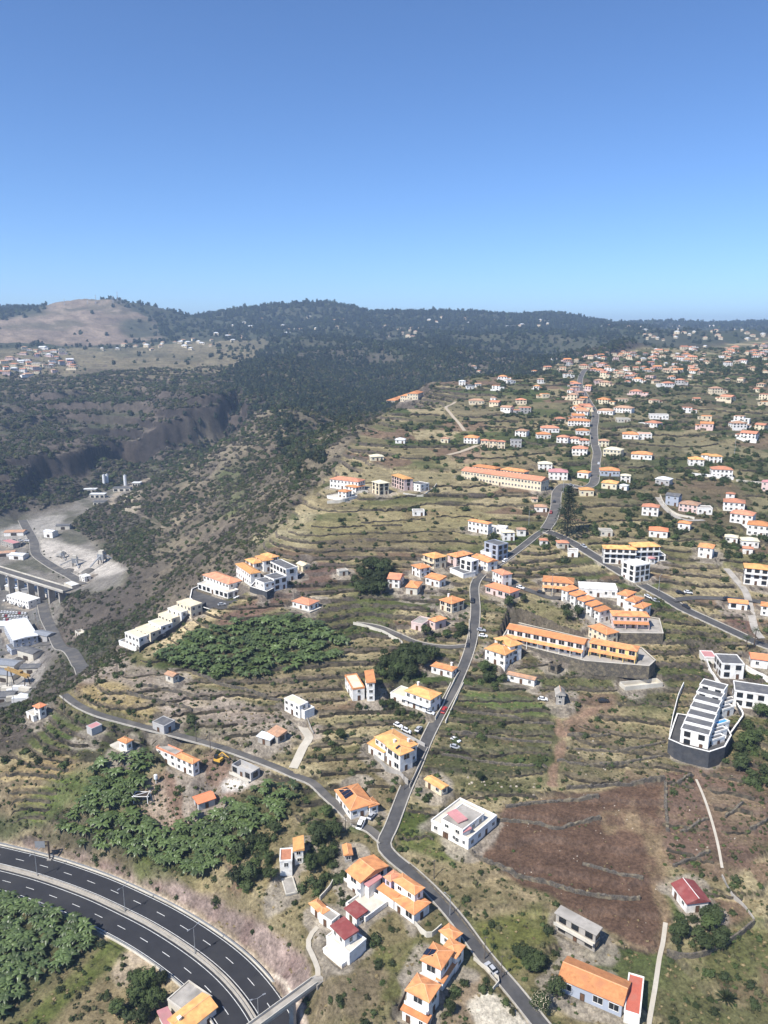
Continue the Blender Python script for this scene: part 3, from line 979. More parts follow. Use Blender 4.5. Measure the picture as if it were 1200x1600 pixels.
def build_houses():
    for n_, hs in enumerate(HOUSES):
        f0 = hs['blocks'][0]['f']
        c = f0['o'] + f0['ux'] * f0['W'] / 2 + f0['uy'] * f0['D'] / 2
        base = Vector((c.x, c.y, f0['z']))
        root = thing(hs['name'], base, hs['label'], hs['cat'], hs['group'])
        rnd = random.Random(n_ * 13 + 5)
        near = c.length < 430
        for b in hs['blocks']:
            build_block(root, base, b, rnd, near)
        hs['root'], hs['base'] = root, base
# ------------------------------------------------------------------ walled platforms cut into the slope (before the houses stand on them)
PLATFORMS = []
def platform(label, pxs, dz, top, wm, par=0.9, deep=9.0, name='retaining_wall', cap=None):
    zt = float(np.mean([ground(*p).z for p in pxs])) + dz
    pl = [plane_hit(x, y, zt) for x, y in pxs]
    js, is_ = poly_window(pl, 14)
    x, y = GX[js, is_], GY[js, is_]
    ins = in_poly(x, y, pl)
    d = np.full(x.shape, 1e9)
    for a, b in zip(pl, pl[1:] + pl[:1]):
        ex, ey = b.x - a.x, b.y - a.y
        t = np.clip(((x - a.x) * ex + (y - a.y) * ey) / (ex * ex + ey * ey + 1e-9), 0, 1)
        d = np.minimum(d, np.hypot(x - a.x - t * ex, y - a.y - t * ey))
    zz = Z[js, is_]
    core = ins & (d > 1.7)                      # the paving slab bridges the rim
    zz = np.where(core, zt - 0.05, zz)
    zz = np.where(~core & (d < 1.8), np.minimum(zz, zt - 0.4), zz)
    Z[js, is_] = zz
    bb = BUSY[js, is_]
    bb[ins | (d < 1.0)] = 1
    PLATFORMS.append((label, pl, zt, top, wm, par, deep, name, cap))
def build_platforms():
    for label, pl, zt, top, wm, par, deep, name, cap in PLATFORMS:
        base = sum(pl, Vector()) / len(pl)
        root = thing(name, base, label, 'retaining wall')
        n_ = len(pl)
        ctr = base
        mb, cp = MB(), MB()
        for k in range(n_):
            a, b = pl[k] - base, pl[(k + 1) % n_] - base
            d = (b - a).normalized()
            nr = Vector((-d.y, d.x, 0))
            if nr.dot((a + b) / 2) > 0:
                nr = -nr
            q = [a - nr * 0.15 - d * 0.15, b - nr * 0.15 + d * 0.15, b + nr * 0.25 + d * 0.15, a + nr * 0.25 - d * 0.15]
            mb.hexa([(p.x, p.y, -deep) for p in q], [(p.x, p.y, par) for p in q])
            q = [a - nr * 0.22 - d * 0.2, b - nr * 0.22 + d * 0.2, b + nr * 0.32 + d * 0.2, a + nr * 0.32 - d * 0.2]
            cp.hexa([(p.x, p.y, par + 0.002) for p in q], [(p.x, p.y, par + 0.16 + 0.004 * (k % 2)) for p in q])
        mb.build('wall', wm, root)
        cp.build('coping', cap or 'white', root)
        fl = MB()
        fl.face([(p.x - base.x, p.y - base.y, 0.06) for p in pl])
        fl.build('paving', top, root)
platform('tall dark retaining wall with white coping round the nearest modern row houses', [(1045, 1158), (1068, 1168), (1108, 1178), (1132, 1170), (1142, 1152), (1130, 1130), (1058, 1118), (1052, 1135)], 3.2, 'asphalt', 'dark_wall')
platform('curved dark retaining wall of the asphalt turning place on the brow', [(300, 922), (297, 936), (310, 948), (330, 955), (348, 958), (402, 934), (396, 926), (350, 930), (312, 917)], 2.5, 'asphalt', 'dark_wall', 0.7, 8)
platform('dark retaining wall below the white modern cube houses', [(391, 918), (417, 926), (470, 898), (476, 890), (440, 894), (400, 908)], 1.0, 'concrete', 'dark_wall', 0.6, 7)
platform('long grey stone retaining wall below the two terraces', [(783, 1000), (850, 1018), (914, 1034), (1014, 1042), (1024, 1033), (1003, 1014), (920, 1000), (800, 972)], 1.2, 'concrete', 'stone_wall', 0.5, 6, cap='concrete_pale')
platform('grey stone retaining wall below the pink estate terrace', [(936, 974), (954, 990), (1036, 991), (1030, 968), (950, 955)], 0.8, 'concrete', 'stone_wall', 0.5, 6, cap='concrete_pale')
# ------------------------------------------------------------------ the houses, near to far (photo points of eave corners)
Bk = block
house('orange gabled house with flat grey concrete annexe beside the motorway', 'house', [
    Bk((286, 1617), (260, 1593), (341, 1573), 4.0, 'gable', 'roof_golden', ridge='C', win='few', chim=[(0.5, 0.1)]),
    Bk((298, 1588), (262, 1562), (317, 1548), 3.2, 'flat', 'concrete', 'concrete_pale', z=0, win='none'),
    Bk((276, 1598), (247, 1585), (262, 1572), 2.6, 'shed', 'roof_pink', 'white', z=0, win='none')])
house('white villa with three stepped orange roofs and dark solar panels below the lane', 'villa', [
    Bk((690, 1516), (656, 1500), (710, 1486), 7.0, 'hip', 'roof_orange', win='wide', solar=(0.72, 0.42, 2, 1.3), balcony='B'),
    Bk((713, 1498), (689, 1482), (728, 1477), 5.0, 'hip', 'roof_orange', z=0.5, win='few'),
    Bk((707, 1471), (685, 1454), (722, 1457), 4.0, 'hip', 'roof_orange', z=1.2, win='few'),
    Bk((693, 1537), (688, 1533), (715, 1503), 3.0, 'shed', 'roof_orange', z=0, win='none', pitch=0.2)])
house('white villa with large pyramid orange roof above a lower orange porch roof', 'villa', [
    Bk((671, 1567), (632, 1547), (687, 1537), 6.2, 'hip', 'roof_orange', win='wide', balcony='B'),
    Bk((668, 1599), (625, 1577), (675, 1588), 3.4, 'shed', 'roof_orange', z=-2.0, win='std')])
house('house with broad orange gable roof and long balcony beside the road bend', 'house', [
    Bk((563, 1380), (540, 1360), (608, 1353), 5.6, 'gable', 'roof_orange', ridge='B', win='wide', balcony='B', pitch=0.25),
    Bk((576, 1386), (571, 1381), (598, 1370), 4.4, 'shed', 'roof_pink', 'white', z=0, win='none')])
house('white and lilac house with two tiers of orange roofs and arched veranda', 'house', [
    Bk((648, 1399), (613, 1375), (669, 1390), 7.2, 'hip', 'roof_orange', 'white', win='few'),
    Bk((647, 1430), (613, 1405), (671, 1408), 3.6, 'hip', 'roof_orange', 'white', z=0, win='wide', pitch=0.22),
    Bk((615, 1407), (588, 1388), (623, 1397), 3.6, 'shed', 'roof_orange', 'white', z=0, win='none'),
    Bk((611, 1378), (597, 1371), (627, 1366), 6.8, 'hip', 'roof_salmon', 'lilac', z=0, win='few')])
house('small white block with maroon sheet roof beside the white courtyard', 'house', [
    Bk((557, 1436), (537, 1419), (575, 1424), 3.2, 'shed', 'roof_maroon', win='std', pitch=0.08)])
house('tall white house with maroon sheet roof and terraced patterned garden wall', 'house', [
    Bk((538, 1469), (515, 1446), (563, 1457), 6.4, 'shed', 'roof_maroon', win='std', pitch=0.08),
    Bk((546, 1490), (510, 1464), (566, 1464), 3.4, 'flat', 'concrete_pale', 'white', z=0, win='none', deep=6),
    Bk((534, 1508), (505, 1483), (556, 1482), 1.2, 'flat', 'concrete_pale', 'white', z=-1.0, win='none', deep=6)], pad=0.4)
house('tiny orange hipped cottage on concrete yard at the top of the cutting', 'house', [
    Bk((502, 1430), (482, 1411), (515, 1420), 3.0, 'hip', 'roof_orange', win='std'),
    Bk((518, 1441), (498, 1428), (532, 1431), 2.8, 'flat', 'concrete', 'white', z=0, win='few')])
house('white courtyard terrace beside the maroon roofed blocks', 'terrace', [
    Bk((571, 1437), (547, 1410), (605, 1412), 0.8, 'flat', 'concrete_pale', 'white', win='none', deep=6, para=0.9)], name='courtyard', pad=0.3)
house('small white house with golden upper roof and salmon terrace in green trees', 'house', [
    Bk((458, 1330), (457, 1309), (476, 1331), 5.2, 'shed', 'roof_golden', win='few', pitch=0.2),
    Bk((437, 1346), (438, 1327), (456, 1346), 3.0, 'flat', 'roof_salmon', 'white', z=0, win='few')])
house('narrow orange gabled garage at the lane junction', 'garage', [
    Bk((537, 1337), (534, 1320), (552, 1335), 3.0, 'gable', 'roof_orange', 'concrete', ridge='B', win='few')], name='garage')
house('white bungalow with orange hipped roof and big dark solar panels by the lane', 'bungalow', [
    Bk((547, 1267), (522, 1234), (586, 1256), 3.9, 'hip', 'roof_orange', win='std', solar=(0.52, 0.26, 3, 1.7)),
    Bk((577, 1262), (566, 1250), (593, 1256), 3.4, 'hip', 'roof_orange', z=0, win='few')])
house('old orange roofed shed among shrubs on the field side of the lane', 'shed', [
    Bk((690, 1234), (662, 1217), (705, 1229), 3.0, 'gable', 'roof_golden', 'cream', ridge='B', win='few', pitch=0.22)], name='shed')
house('rundown white house with pink roof patches on a tall dark walled platform', 'house', [
    Bk((732, 1313), (682, 1277), (776, 1276), 3.6, 'flat', 'concrete_pale', 'white', win='few', deep=5, para=0.7),
    Bk((723, 1298), (700, 1273), (756, 1272), 6.2, 'flat', 'concrete', 'white', z=0, win='few'),
    Bk((716, 1286), (698, 1270), (728, 1278), 6.8, 'shed', 'roof_pink', 'white', z=0, win='none', pitch=0.08),
    Bk((724, 1301), (711, 1290), (735, 1293), 5.6, 'shed', 'roof_pink', 'white', z=0, win='none', pitch=0.08)])
house('white cottage with maroon gable roof and pale ridge in a walled orchard', 'cottage', [
    Bk((1073, 1413), (1048, 1380), (1117, 1416), 3.6, 'gable', 'roof_maroon', ridge='B', win='few', cap='white', pitch=0.38)])
house('roofed grey concrete ruin with open dark windows above the long orange house', 'ruin', [
    Bk((932, 1462), (866, 1426), (942, 1450), 6.2, 'shed', 'concrete', 'concrete', win='dark', pitch=0.05, balcony='B', balm='concrete_pale')], name='ruin')
house('long blue-grey house with plain orange gable roof at the bottom edge', 'house', [
    Bk((974, 1572), (871, 1528), (982, 1532), 4.2, 'gable', 'roof_orange', 'blue_grey', ridge='B', win='wide'),
    Bk((1000, 1588), (976, 1575), (1006, 1528), 3.4, 'flat', 'roof_red', 'white', z=0, win='none')])
house('large white house with golden orange roofs, chimneys and corner windows', 'house', [
    Bk((622, 1176), (584, 1151), (653, 1162), 7.4, 'hip', 'roof_golden', win='std', chim=[(0.35, 0.25), (0.15, 0.75)]),
    Bk((625, 1181), (602, 1165), (646, 1171), 7.4, 'hip', 'roof_golden', z=0, win='wide', solar=(0.45, 0.3, 1)),
    Bk((600, 1176), (573, 1161), (608, 1168), 4.0, 'shed', 'roof_golden', z=0, win='few')])
house('wide pale villa with golden roof, white balcony band and paved forecourt', 'villa', [
    Bk((673, 1094), (631, 1079), (691, 1083), 6.6, 'hip', 'roof_golden', 'white', win='std', chim=[(0.85, 0.9)], balcony='B', bz=3.2),
    Bk((637, 1092), (610, 1083), (648, 1079), 3.4, 'flat', 'ochre_pale', 'white', z=0, win='few')])
house('white bungalow with orange hipped roof tucked against the lane wall', 'bungalow', [
    Bk((707, 1049), (672, 1040), (719, 1043), 3.4, 'hip', 'roof_orange', win='std', chim=[(0.2, 0.8)])])
house('narrow white tower house with orange roof and orange-rimmed sun terrace', 'house', [
    Bk((572, 1067), (569, 1048), (587, 1066), 8.6, 'shed', 'roof_orange', win='few', pitch=0.15),
    Bk((551, 1077), (539, 1056), (571, 1077), 5.4, 'flat', 'ochre_pale', 'white', z=0, win='few', pm='roof_orange', para=0.5)])
house('two-storey white house with flat pale yellow roof on stony ground', 'house', [
    Bk((468, 1103), (444, 1091), (481, 1097), 5.6, 'flat', 'ochre_pale', win='std', para=0.1),
    Bk((476, 1114), (462, 1106), (488, 1106), 2.8, 'flat', 'concrete_pale', z=0, win='none', para=0.9)])
house('white awning roofed shack beside the rubble yard', 'shack', [
    Bk((422, 1157), (400, 1150), (430, 1150), 2.8, 'shed', 'roof_white', 'concrete', win='dark')], name='shack')
house('half fallen shack with patched orange and cream roof', 'shack', [
    Bk((434, 1152), (417, 1143), (450, 1145), 3.2, 'shed', 'roof_old', 'concrete', win='dark', pitch=0.2)], name='shack')
house('long white farmhouse, half orange roofed and half open terrace, by the excavator', 'farmhouse', [
    Bk((301, 1194), (272, 1181), (316, 1188), 5.6, 'hip', 'roof_orange', win='std'),
    Bk((274, 1181), (244, 1168), (290, 1176), 5.4, 'flat', 'concrete', z=0, win='std', pm='roof_salmon', para=0.5, chim=[(0, 0)])])
house('unfinished grey roofless concrete shell by the building site', 'unfinished house', [
    Bk((392, 1208), (362, 1194), (409, 1201), 3.6, 'open', 'concrete', 'grey_wall', win='dark', balcony='B', balm='concrete_pale', bz=0.2)], name='unfinished_house')
house('dark walled hut with bright new orange roof in the building site', 'hut', [
    Bk((309, 1257), (305, 1243), (338, 1247), 3.0, 'gable', 'roof_new', 'grey_wall', ridge='C', win='few')], name='hut')
house('grey concrete block shed with two flat roofs uphill of the farm lane', 'shed', [
    Bk((256, 1135), (238, 1128), (274, 1126), 3.6, 'flat', 'roof_grey', 'grey_wall', win='few', para=0.15)], name='shed')
house('small white hut with pyramid orange roof among banana plants', 'hut', [
    Bk((197, 1162), (183, 1156), (209, 1156), 4.2, 'hip', 'roof_orange', win='std'),
    Bk((195, 1176), (172, 1164), (208, 1170), 0.6, 'flat', 'concrete_pale', 'concrete_pale', z=0, win='none', para=0.1)], name='hut')
house('dark garage with pale pink flat roof at the lane end', 'garage', [
    Bk((143, 1139), (136, 1134), (159, 1132), 3.0, 'flat', 'roof_pink', 'grey_wall', win='none', para=0.1)], name='garage')
house('small orange roofed house perched on the slope above the quarry yard', 'house', [
    Bk((61, 1107), (50, 1103), (71, 1100), 4.6, 'hip', 'roof_new', 'white', win='few'),
    Bk((52, 1120), (41, 1113), (62, 1112), 2.4, 'flat', 'concrete_pale', 'white', z=-1.5, win='few')])
house('old stone hut with pale roof above the stony terraces', 'hut', [
    Bk((270, 1058), (256, 1053), (275, 1050), 3.2, 'gable', 'roof_old', 'concrete_pale', win='few', ridge='B')], name='hut')
# six town houses stepping up the brow
ROW = [((217, 997), (195, 988), (235, 990)), ((235, 989), (212, 981), (251, 981)), ((251, 979), (232, 971), (267, 972)),
       ((268, 967), (247, 959), (283, 959)), ((283, 957), (262, 950), (297, 950)), ((298, 948), (276, 940), (312, 941))]
ORD = ['lowest', 'second lowest', 'third lowest', 'third highest', 'second highest', 'highest']
for k, (a, b_, c_) in enumerate(ROW):
    bl = [Bk(a, b_, c_, 6.4, 'flat', 'ochre_pale', 'white' if k % 2 == 0 else 'cream', win='std', para=0.12, deep=5)]
    if k in (1, 2):
        bl[0]['solarflat'] = 1
    if k == 0:
        bl.append(Bk((213, 1014), (186, 1003), (222, 1007), 1.6, 'flat', 'concrete', 'white', z=-1, win='none', deep=9, para=0.9))
    house(f'cream roofed town house, {ORD[k]} of the six stepping along the ridge brow', 'town house', bl, name='town_house', group='six town houses on the ridge brow')
house('apartment house with plain orange roof and white garage terrace behind the curved dark wall', 'apartment house', [
    Bk((357, 913), (316, 898), (379, 907), 6.4, 'hip', 'roof_salmon', 'white', win='std'),
    Bk((356, 927), (309, 912), (368, 920), 3.0, 'flat', 'concrete_pale', 'white', z=0, win='dark', deep=4)], name='apartment_house')
house('white house with golden roof, end of the terrace beside the apartment house', 'town house', [
    Bk((391, 897), (367, 881), (407, 893), 7.2, 'hip', 'roof_golden', win='std')], name='town_house', group='golden roofed terrace')
for k, (a, b_, c_, t) in enumerate([((396, 881), (382, 874), (409, 876), 'middle lower'), ((411, 877), (398, 869), (424, 872), 'middle upper'), ((424, 872), (407, 866), (437, 869), 'topmost')]):
    house(f'white house with golden roof, {t} unit of the stepped terrace', 'town house', [Bk(a, b_, c_, 6.2, 'hip', 'roof_golden', win='wide')], name='town_house', group='golden roofed terrace')
house('white modern cube house with grey flat roof nearest the dark retaining wall', 'house', [
    Bk((413, 912), (399, 906), (429, 907), 6.0, 'flat', 'roof_grey', win='std', deep=5)], group='modern white houses above the dark field')
house('white modern cube house with grey flat roof, middle of three', 'house', [
    Bk((428, 906), (413, 900), (446, 900), 6.2, 'flat', 'roof_grey', win='dark', deep=5)], group='modern white houses above the dark field')
house('long white modern house with grey roof and lilac-grey end wall', 'house', [
    Bk((447, 890), (422, 878), (464, 886), 6.6, 'flat', 'roof_grey', win='dark', deep=5)], group='modern white houses above the dark field')
house('cream house with orange hip roof standing on a grey buttressed terrace', 'house', [
    Bk((483, 946), (455, 939), (497, 938), 3.4, 'hip', 'roof_salmon', win='std', deep=6),
    Bk((484, 957), (453, 948), (498, 948), 0.3, 'flat', 'concrete_pale', 'concrete', z=0, win='none', deep=7, para=0.15)])
house('small cream cottage on its own above the modern white houses', 'cottage', [
    Bk((473, 885), (462, 880), (479, 879), 3.2, 'gable', 'ochre_pale', 'ochre_pale', win='few')], name='cottage')
house('small ruined hut with three pale openings on the dry slope', 'hut', [
    Bk((530, 893), (527, 890), (544, 891), 2.6, 'flat', 'concrete', 'concrete_pale', win='few')], name='hut')
# hamlet round the lane head
house('salmon gabled cottage, west end of the hamlet beside the orchard', 'cottage', [Bk((625, 906), (608, 900), (633, 897), 4.8, 'gable', 'roof_salmon', win='std', ridge='B')], name='cottage')
house('low orange roofed cottage with broken yard wall below the salmon one', 'cottage', [Bk((653, 919), (636, 913), (661, 909), 3.8, 'hip', 'roof_orange', 'concrete_pale', win='few')], name='cottage')
house('white terrace house with single slope orange roof above the stone garage', 'house', [Bk((687, 907), (663, 901), (692, 901), 4.0, 'shed', 'roof_orange', win='std')])
house('white house with orange hip roof and grey deck in the hamlet', 'house', [Bk((656, 889), (642, 883), (671, 884), 5.0, 'hip', 'roof_orange', win='std')])
house('cream villa with hexagonal orange roof and curved balcony in the hamlet', 'villa', [Bk((678, 873), (660, 866), (697, 868), 6.0, 'hip', 'roof_golden', 'cream', win='wide', balcony='B')], name='villa')
house('low orange roofed house with pergola beside the cream villa', 'house', [Bk((713, 871), (702, 865), (739, 865), 4.6, 'hip', 'roof_orange', 'pale_pink', win='wide')])
house('white modern block of dark windows with flat white roof at the lane corner', 'house', [
    Bk((737, 878), (719, 873), (749, 875), 8.2, 'flat', 'roof_white', 'white', win='dark', para=0.15),
    Bk((724, 897), (703, 888), (735, 890), 2.4, 'flat', 'roof_grey', 'white', z=0, win='none')])
house('house with broad orange gable roof behind the white modern block', 'house', [Bk((762, 879), (736, 869), (775, 874), 5.2, 'gable', 'roof_orange', ridge='B', win='few', pitch=0.25)])
house('dark grey and white modern cube house on the bend', 'house', [
    Bk((778, 853), (757, 847), (790, 848), 9.0, 'flat', 'roof_grey', 'blue_grey', win='dark'),
    Bk((776, 866), (754, 860), (790, 859), 3.6, 'flat', 'concrete_pale', 'white', z=0, win='few')])
house('white two-storey house with pyramid salmon roof at the crossroads', 'house', [Bk((785, 899), (768, 891), (797, 894), 6.6, 'hip', 'roof_salmon', win='std')])
house('long low house with orange roof opposite the crossroads tower wall', 'house', [Bk((797, 927), (757, 915), (809, 920), 3.8, 'hip', 'roof_new', 'pale_pink', win='wide')])
house('white house with big orange hip roof and dark veranda beside the lane', 'house', [Bk((706, 944), (682, 938), (727, 937), 5.0, 'hip', 'roof_orange', 'cream', win='wide', chim=[(0.9, 0.6)])])
house('old house of orange and concrete roofs hidden in the lane garden', 'house', [
    Bk((680, 972), (669, 967), (699, 966), 4.2, 'hip', 'roof_orange', 'pale_pink', win='few'),
    Bk((660, 976), (646, 970), (674, 967), 3.4, 'flat', 'concrete', 'pale_pink', z=0, win='wide')])
house('white villa of two stacked golden roofs beside the bus bay', 'villa', [
    Bk((790, 1024), (756, 1013), (804, 1012), 6.0, 'hip', 'roof_golden', win='std'),
    Bk((797, 1011), (771, 997), (814, 1004), 7.6, 'hip', 'roof_golden', z=0.5, win='few'),
    Bk((806, 1021), (800, 1019), (815, 1013), 3.0, 'shed', 'roof_orange', z=0, win='none')])
house('low old house with long weathered tile roof above the green meadow', 'house', [
    Bk((836, 1063), (791, 1053), (842, 1058), 3.2, 'gable', 'roof_old', 'white', ridge='B', win='few', pitch=0.25)])
house('ruined stone hut in the trees below the long terrace', 'ruin', [Bk((871, 1040), (857, 1035), (873, 1035), 4.2, 'open', 'concrete', 'stone_wall', win='dark')], name='ruin')
house('grey stone barn with gable end facing the farm track', 'barn', [Bk((868, 1086), (866, 1076), (884, 1086), 4.6, 'gable', 'concrete', 'concrete', ridge='B', win='few', pitch=0.8)], name='barn')
house('long white terrace with orange roof and little gabled dormers above the stone wall', 'terrace', [
    Bk((913, 1007), (791, 982), (919, 998), 6.6, 'gable', 'roof_orange', 'white', ridge='B', win='wide', porch=[('B', 3.0)])], name='row_house')
house('yellow and white terrace with orange hip roof at the wall end', 'terrace', [
    Bk((996, 1018), (920, 1004), (1002, 1010), 6.4, 'hip', 'roof_orange', 'yellow', ridge='B', win='wide', porch=[('B', 3.0)])], name='row_house')
house('cream house with orange roof standing behind the yellow terrace', 'house', [Bk((948, 992), (918, 978), (963, 985), 5.2, 'hip', 'roof_orange', 'cream', win='std')])
house('pale pink terrace with orange hip roof and long porch, front of the estate', 'terrace', [
    Bk((957, 962), (941, 953), (1016, 964), 6.4, 'hip', 'roof_orange', 'pale_pink', win='std', porch=[('C', 3.0)])], name='row_house')
for k in range(5):
    dx, dy = 12.6 * k, 8.0 * k
    house(f'white stepped house with orange roof, {["uppermost", "second", "third", "fourth", "lowest"][k]} in the slanting west row of the estate', 'town house',
          [Bk((887 + dx, 924 + dy), (880 + dx, 919 + dy), (905 + dx, 919 + dy), 6.2, 'shed', 'roof_orange', 'white', ridge='C', win='std', pitch=0.15)], name='town_house', group='slanting west row of the estate')
for k in range(3):
    dx, dy = 12.0 * k, 9.5 * k
    house(f'white house with orange roof, {["upper", "middle", "lower"][k]} of three in the east row of the estate', 'town house',
          [Bk((981 + dx, 932 + dy), (970 + dx, 924 + dy), (995 + dx, 925 + dy), 6.2, 'hip', 'roof_orange', 'white', win='std')], name='town_house', group='east row of the estate')
house('long low white hall with flat roof and black doors behind the estate', 'hall', [Bk((906, 919), (918, 910), (965, 922), 4.2, 'flat', 'roof_white', 'white', win='few', para=0.3)], name='hall')
house('cream building with orange roof and white ornate gable beside the hall', 'hall', [Bk((847, 908), (858, 900), (897, 912), 5.6, 'hip', 'roof_orange', 'cream', win='std', porch=[('C', 2.8)])], name='hall')
house('white apartment block with golden roof, nearer the street', 'apartment block', [Bk((943, 857), (934, 851), (996, 859), 8.6, 'hip', 'roof_golden', 'white', win='dark', balcony='C', bz=5.8)], name='apartment_block')
house('white apartment block with golden roof, set back beside its twin', 'apartment block', [
    Bk((992, 855), (980, 848), (1033, 854), 8.6, 'hip', 'roof_golden', 'white', win='dark', balcony='C', bz=5.8),
    Bk((996, 868), (987, 863), (1040, 868), 3.0, 'flat', 'concrete_pale', 'white', z=0, win='dark')], name='apartment_block')
house('white modern house with big dark glazed bays by the main street', 'house', [Bk((993, 885), (974, 877), (1016, 881), 9.0, 'flat', 'roof_white', 'white', win='dark')])
house('small white kiosk with pink hip roof beside the apartment blocks', 'house', [Bk((1016, 873), (1008, 869), (1025, 872), 3.4, 'hip', 'roof_pink', win='few')])
house('white house with orange roof above the straw field', 'house', [Bk((1090, 854), (1094, 848), (1116, 855), 6.0, 'hip', 'roof_orange', win='std')])
house('three-storey white house with golden roof and balconies at the street bend', 'house', [Bk((1163, 887), (1168, 880), (1204, 891), 9.0, 'hip', 'roof_golden', win='dark', balcony='C', bz=6.0)])
house('low long building with orange roof by the side street', 'house', [Bk((1138, 941), (1133, 935), (1170, 944), 3.4, 'gable', 'roof_orange', 'white', ridge='C', win='dark')])
house('orange roofed house with white balcony at the far side street corner', 'house', [Bk((1188, 946), (1184, 939), (1215, 950), 5.0, 'hip', 'roof_orange', win='std')])
house('house with bright orange gable roof behind the palm', 'house', [Bk((1173, 1029), (1167, 1018), (1215, 1034), 4.2, 'gable', 'roof_new', 'white', ridge='C', win='few')])
house('white modern cube house with black corner box above the dark platform', 'house', [
    Bk((1128, 1037), (1117, 1022), (1162, 1037), 6.8, 'flat', 'roof_grey', 'white', win='dark', k=2.0),
    Bk((1100, 1027), (1093, 1017), (1119, 1027), 3.0, 'flat', 'roof_pink', 'white', z=0, win='none')])
house('white modern terrace of large dark windows at the photo edge', 'terrace', [Bk((1148, 1079), (1139, 1063), (1215, 1089), 7.0, 'flat', 'roof_grey', 'white', win='dark', k=2.0)], name='row_house')
ORD7 = ['nearest', 'second', 'third', 'fourth', 'fifth', 'sixth', 'farthest']
for k in range(7):
    a = (1064 + 4.9 * k, 1139 - 11.6 * k)
    c_ = (1108 + 3.9 * k, 1150 - 11.8 * k)
    house(f'white modern grey roofed row house on the dark platform, {ORD7[k]} of seven', 'row house',
          [Bk(a, (a[0] + 6, a[1] - 8.5), c_, 6.4, 'flat', 'roof_grey', 'white', win='dark', deep=8, para=0.3, nopad=True)] + ([Bk((1114 + 3.9 * k, 1157 - 11.8 * k), (1119 + 3.9 * k, 1149.5 - 11.8 * k), (1133 + 3.5 * k, 1151 - 11.6 * k), 3.0, 'flat', 'pool_blue' if k == 2 else 'roof_grey', 'white', z=0, win='few', deep=8, para=0.5, nopad=True)] if k in (0, 1, 2, 4, 5) else []), name='row_house', group='seven white row houses on the platform')
# mid distance, upper ridge
house('salmon roofed white mansion, west end of the brow cluster', 'mansion', [Bk((560, 753), (514, 748), (568, 749), 6.5, 'hip', 'roof_salmon', 'white', win='std'), Bk((556, 762), (538, 759), (568, 758), 5.0, 'hip', 'roof_orange', 'white', z=-2, win='std')])
house('white terraced house with walled white forecourt in the brow cluster', 'house', [Bk((541, 769), (527, 767), (549, 766), 4.6, 'hip', 'roof_orange', 'white', win='std'), Bk((535, 780), (511, 775), (553, 774), 1.5, 'flat', 'concrete_pale', 'white', z=-1, win='none', deep=7)])
house('cream three-storey house with pale green-yellow roof in the brow cluster', 'house', [Bk((592, 756), (580, 752), (615, 756), 8.0, 'hip', 'ochre_pale', 'cream', win='dark')])
house('pale house with golden roof standing highest in the brow cluster', 'house', [Bk((631, 749), (611, 742), (645, 747), 8.0, 'hip', 'roof_golden', 'pale_pink', win='dark')])
house('grey flat roofed modern house at the east end of the brow cluster', 'house', [Bk((657, 758), (641, 755), (669, 755), 4.6, 'flat', 'roof_grey', 'white', win='few')])
house('white house with orange roof alone in the middle meadow', 'house', [Bk((763, 819), (730, 813), (773, 817), 6.6, 'hip', 'roof_orange', 'white', win='std'), Bk((771, 826), (758, 823), (778, 822), 3.0, 'flat', 'concrete_pale', 'white', z=0, win='few')])
house('long cream terrace of ten orange roofed units, front row', 'terrace', [Bk((846, 752), (720, 735), (851, 747), 7.2, 'gable', 'roof_salmon', 'cream', ridge='B', win='std')], name='row_house')
house('cream terrace with orange roof, west half of the back row', 'terrace', [Bk((774, 733), (737, 728), (778, 730), 6.0, 'hip', 'roof_orange', 'cream', win='std')], name='row_house')
house('cream terrace with orange roof, east half of the back row', 'terrace', [Bk((819, 738), (781, 733), (823, 735), 6.0, 'hip', 'roof_orange', 'cream', win='std')], name='row_house')
TOWN = ['lowest', 'second', 'third', 'highest']
for k in range(4):
    house(f'pale town house with orange roof on the far gorge brow, {TOWN[k]} of four', 'town house', [Bk((622 + 10.5 * k, 626 - 3.6 * k), (612 + 10.5 * k, 623 - 3.6 * k), (632 + 10 * k, 623 - 3.6 * k), 7.0, 'hip', 'roof_orange', 'cream', win='std')], name='town_house', group='four town houses on the far gorge brow')
# ---- valley industry
house('big grey warehouse with pale ribbed metal roof in the quarry yard', 'warehouse', [Bk((20, 1001), (4, 972), (62, 996), 8.5, 'gable', 'roof_white', 'blue_grey', ridge='B', win='few', pitch=0.10)], name='warehouse', pad=2)
house('long white warehouse with plain white roof beside the viaduct', 'warehouse', [Bk((44, 940), (10, 930), (66, 935), 6.5, 'flat', 'roof_white', 'white', win='few', para=0.1)], name='warehouse', pad=2)
house('low grey annexe in front of the ribbed roof warehouse', 'shed', [Bk((18, 1016), (10, 1008), (33, 1009), 4.0, 'flat', 'roof_grey', 'blue_grey', win='few')], name='shed')
house('small white office building tucked under the viaduct end', 'office', [Bk((80, 928), (62, 922), (92, 925), 4.5, 'flat', 'concrete_pale', 'white', win='std')], name='office')
house('white flat roofed depot below the quarry plant', 'depot', [Bk((132, 902), (124, 899), (138, 898), 4.5, 'flat', 'roof_white', 'white', win='few')], name='depot')
house('pale sheet roofed store at the viaduct head', 'store', [Bk((112, 916), (100, 911), (122, 912), 3.5, 'flat', 'roof_white', 'concrete_pale', win='none')], name='store')
house('ruined pale house alone on the slope above the valley road', 'ruin', [Bk((125, 990), (117, 985), (134, 987), 3.6, 'open', 'concrete', 'concrete_pale', win='few')], name='ruin')
house('red roofed store beside the parked trucks in the valley', 'store', [Bk((20, 850), (2, 845), (28, 846), 5.0, 'flat', 'roof_pink', 'concrete', win='few')], name='store')
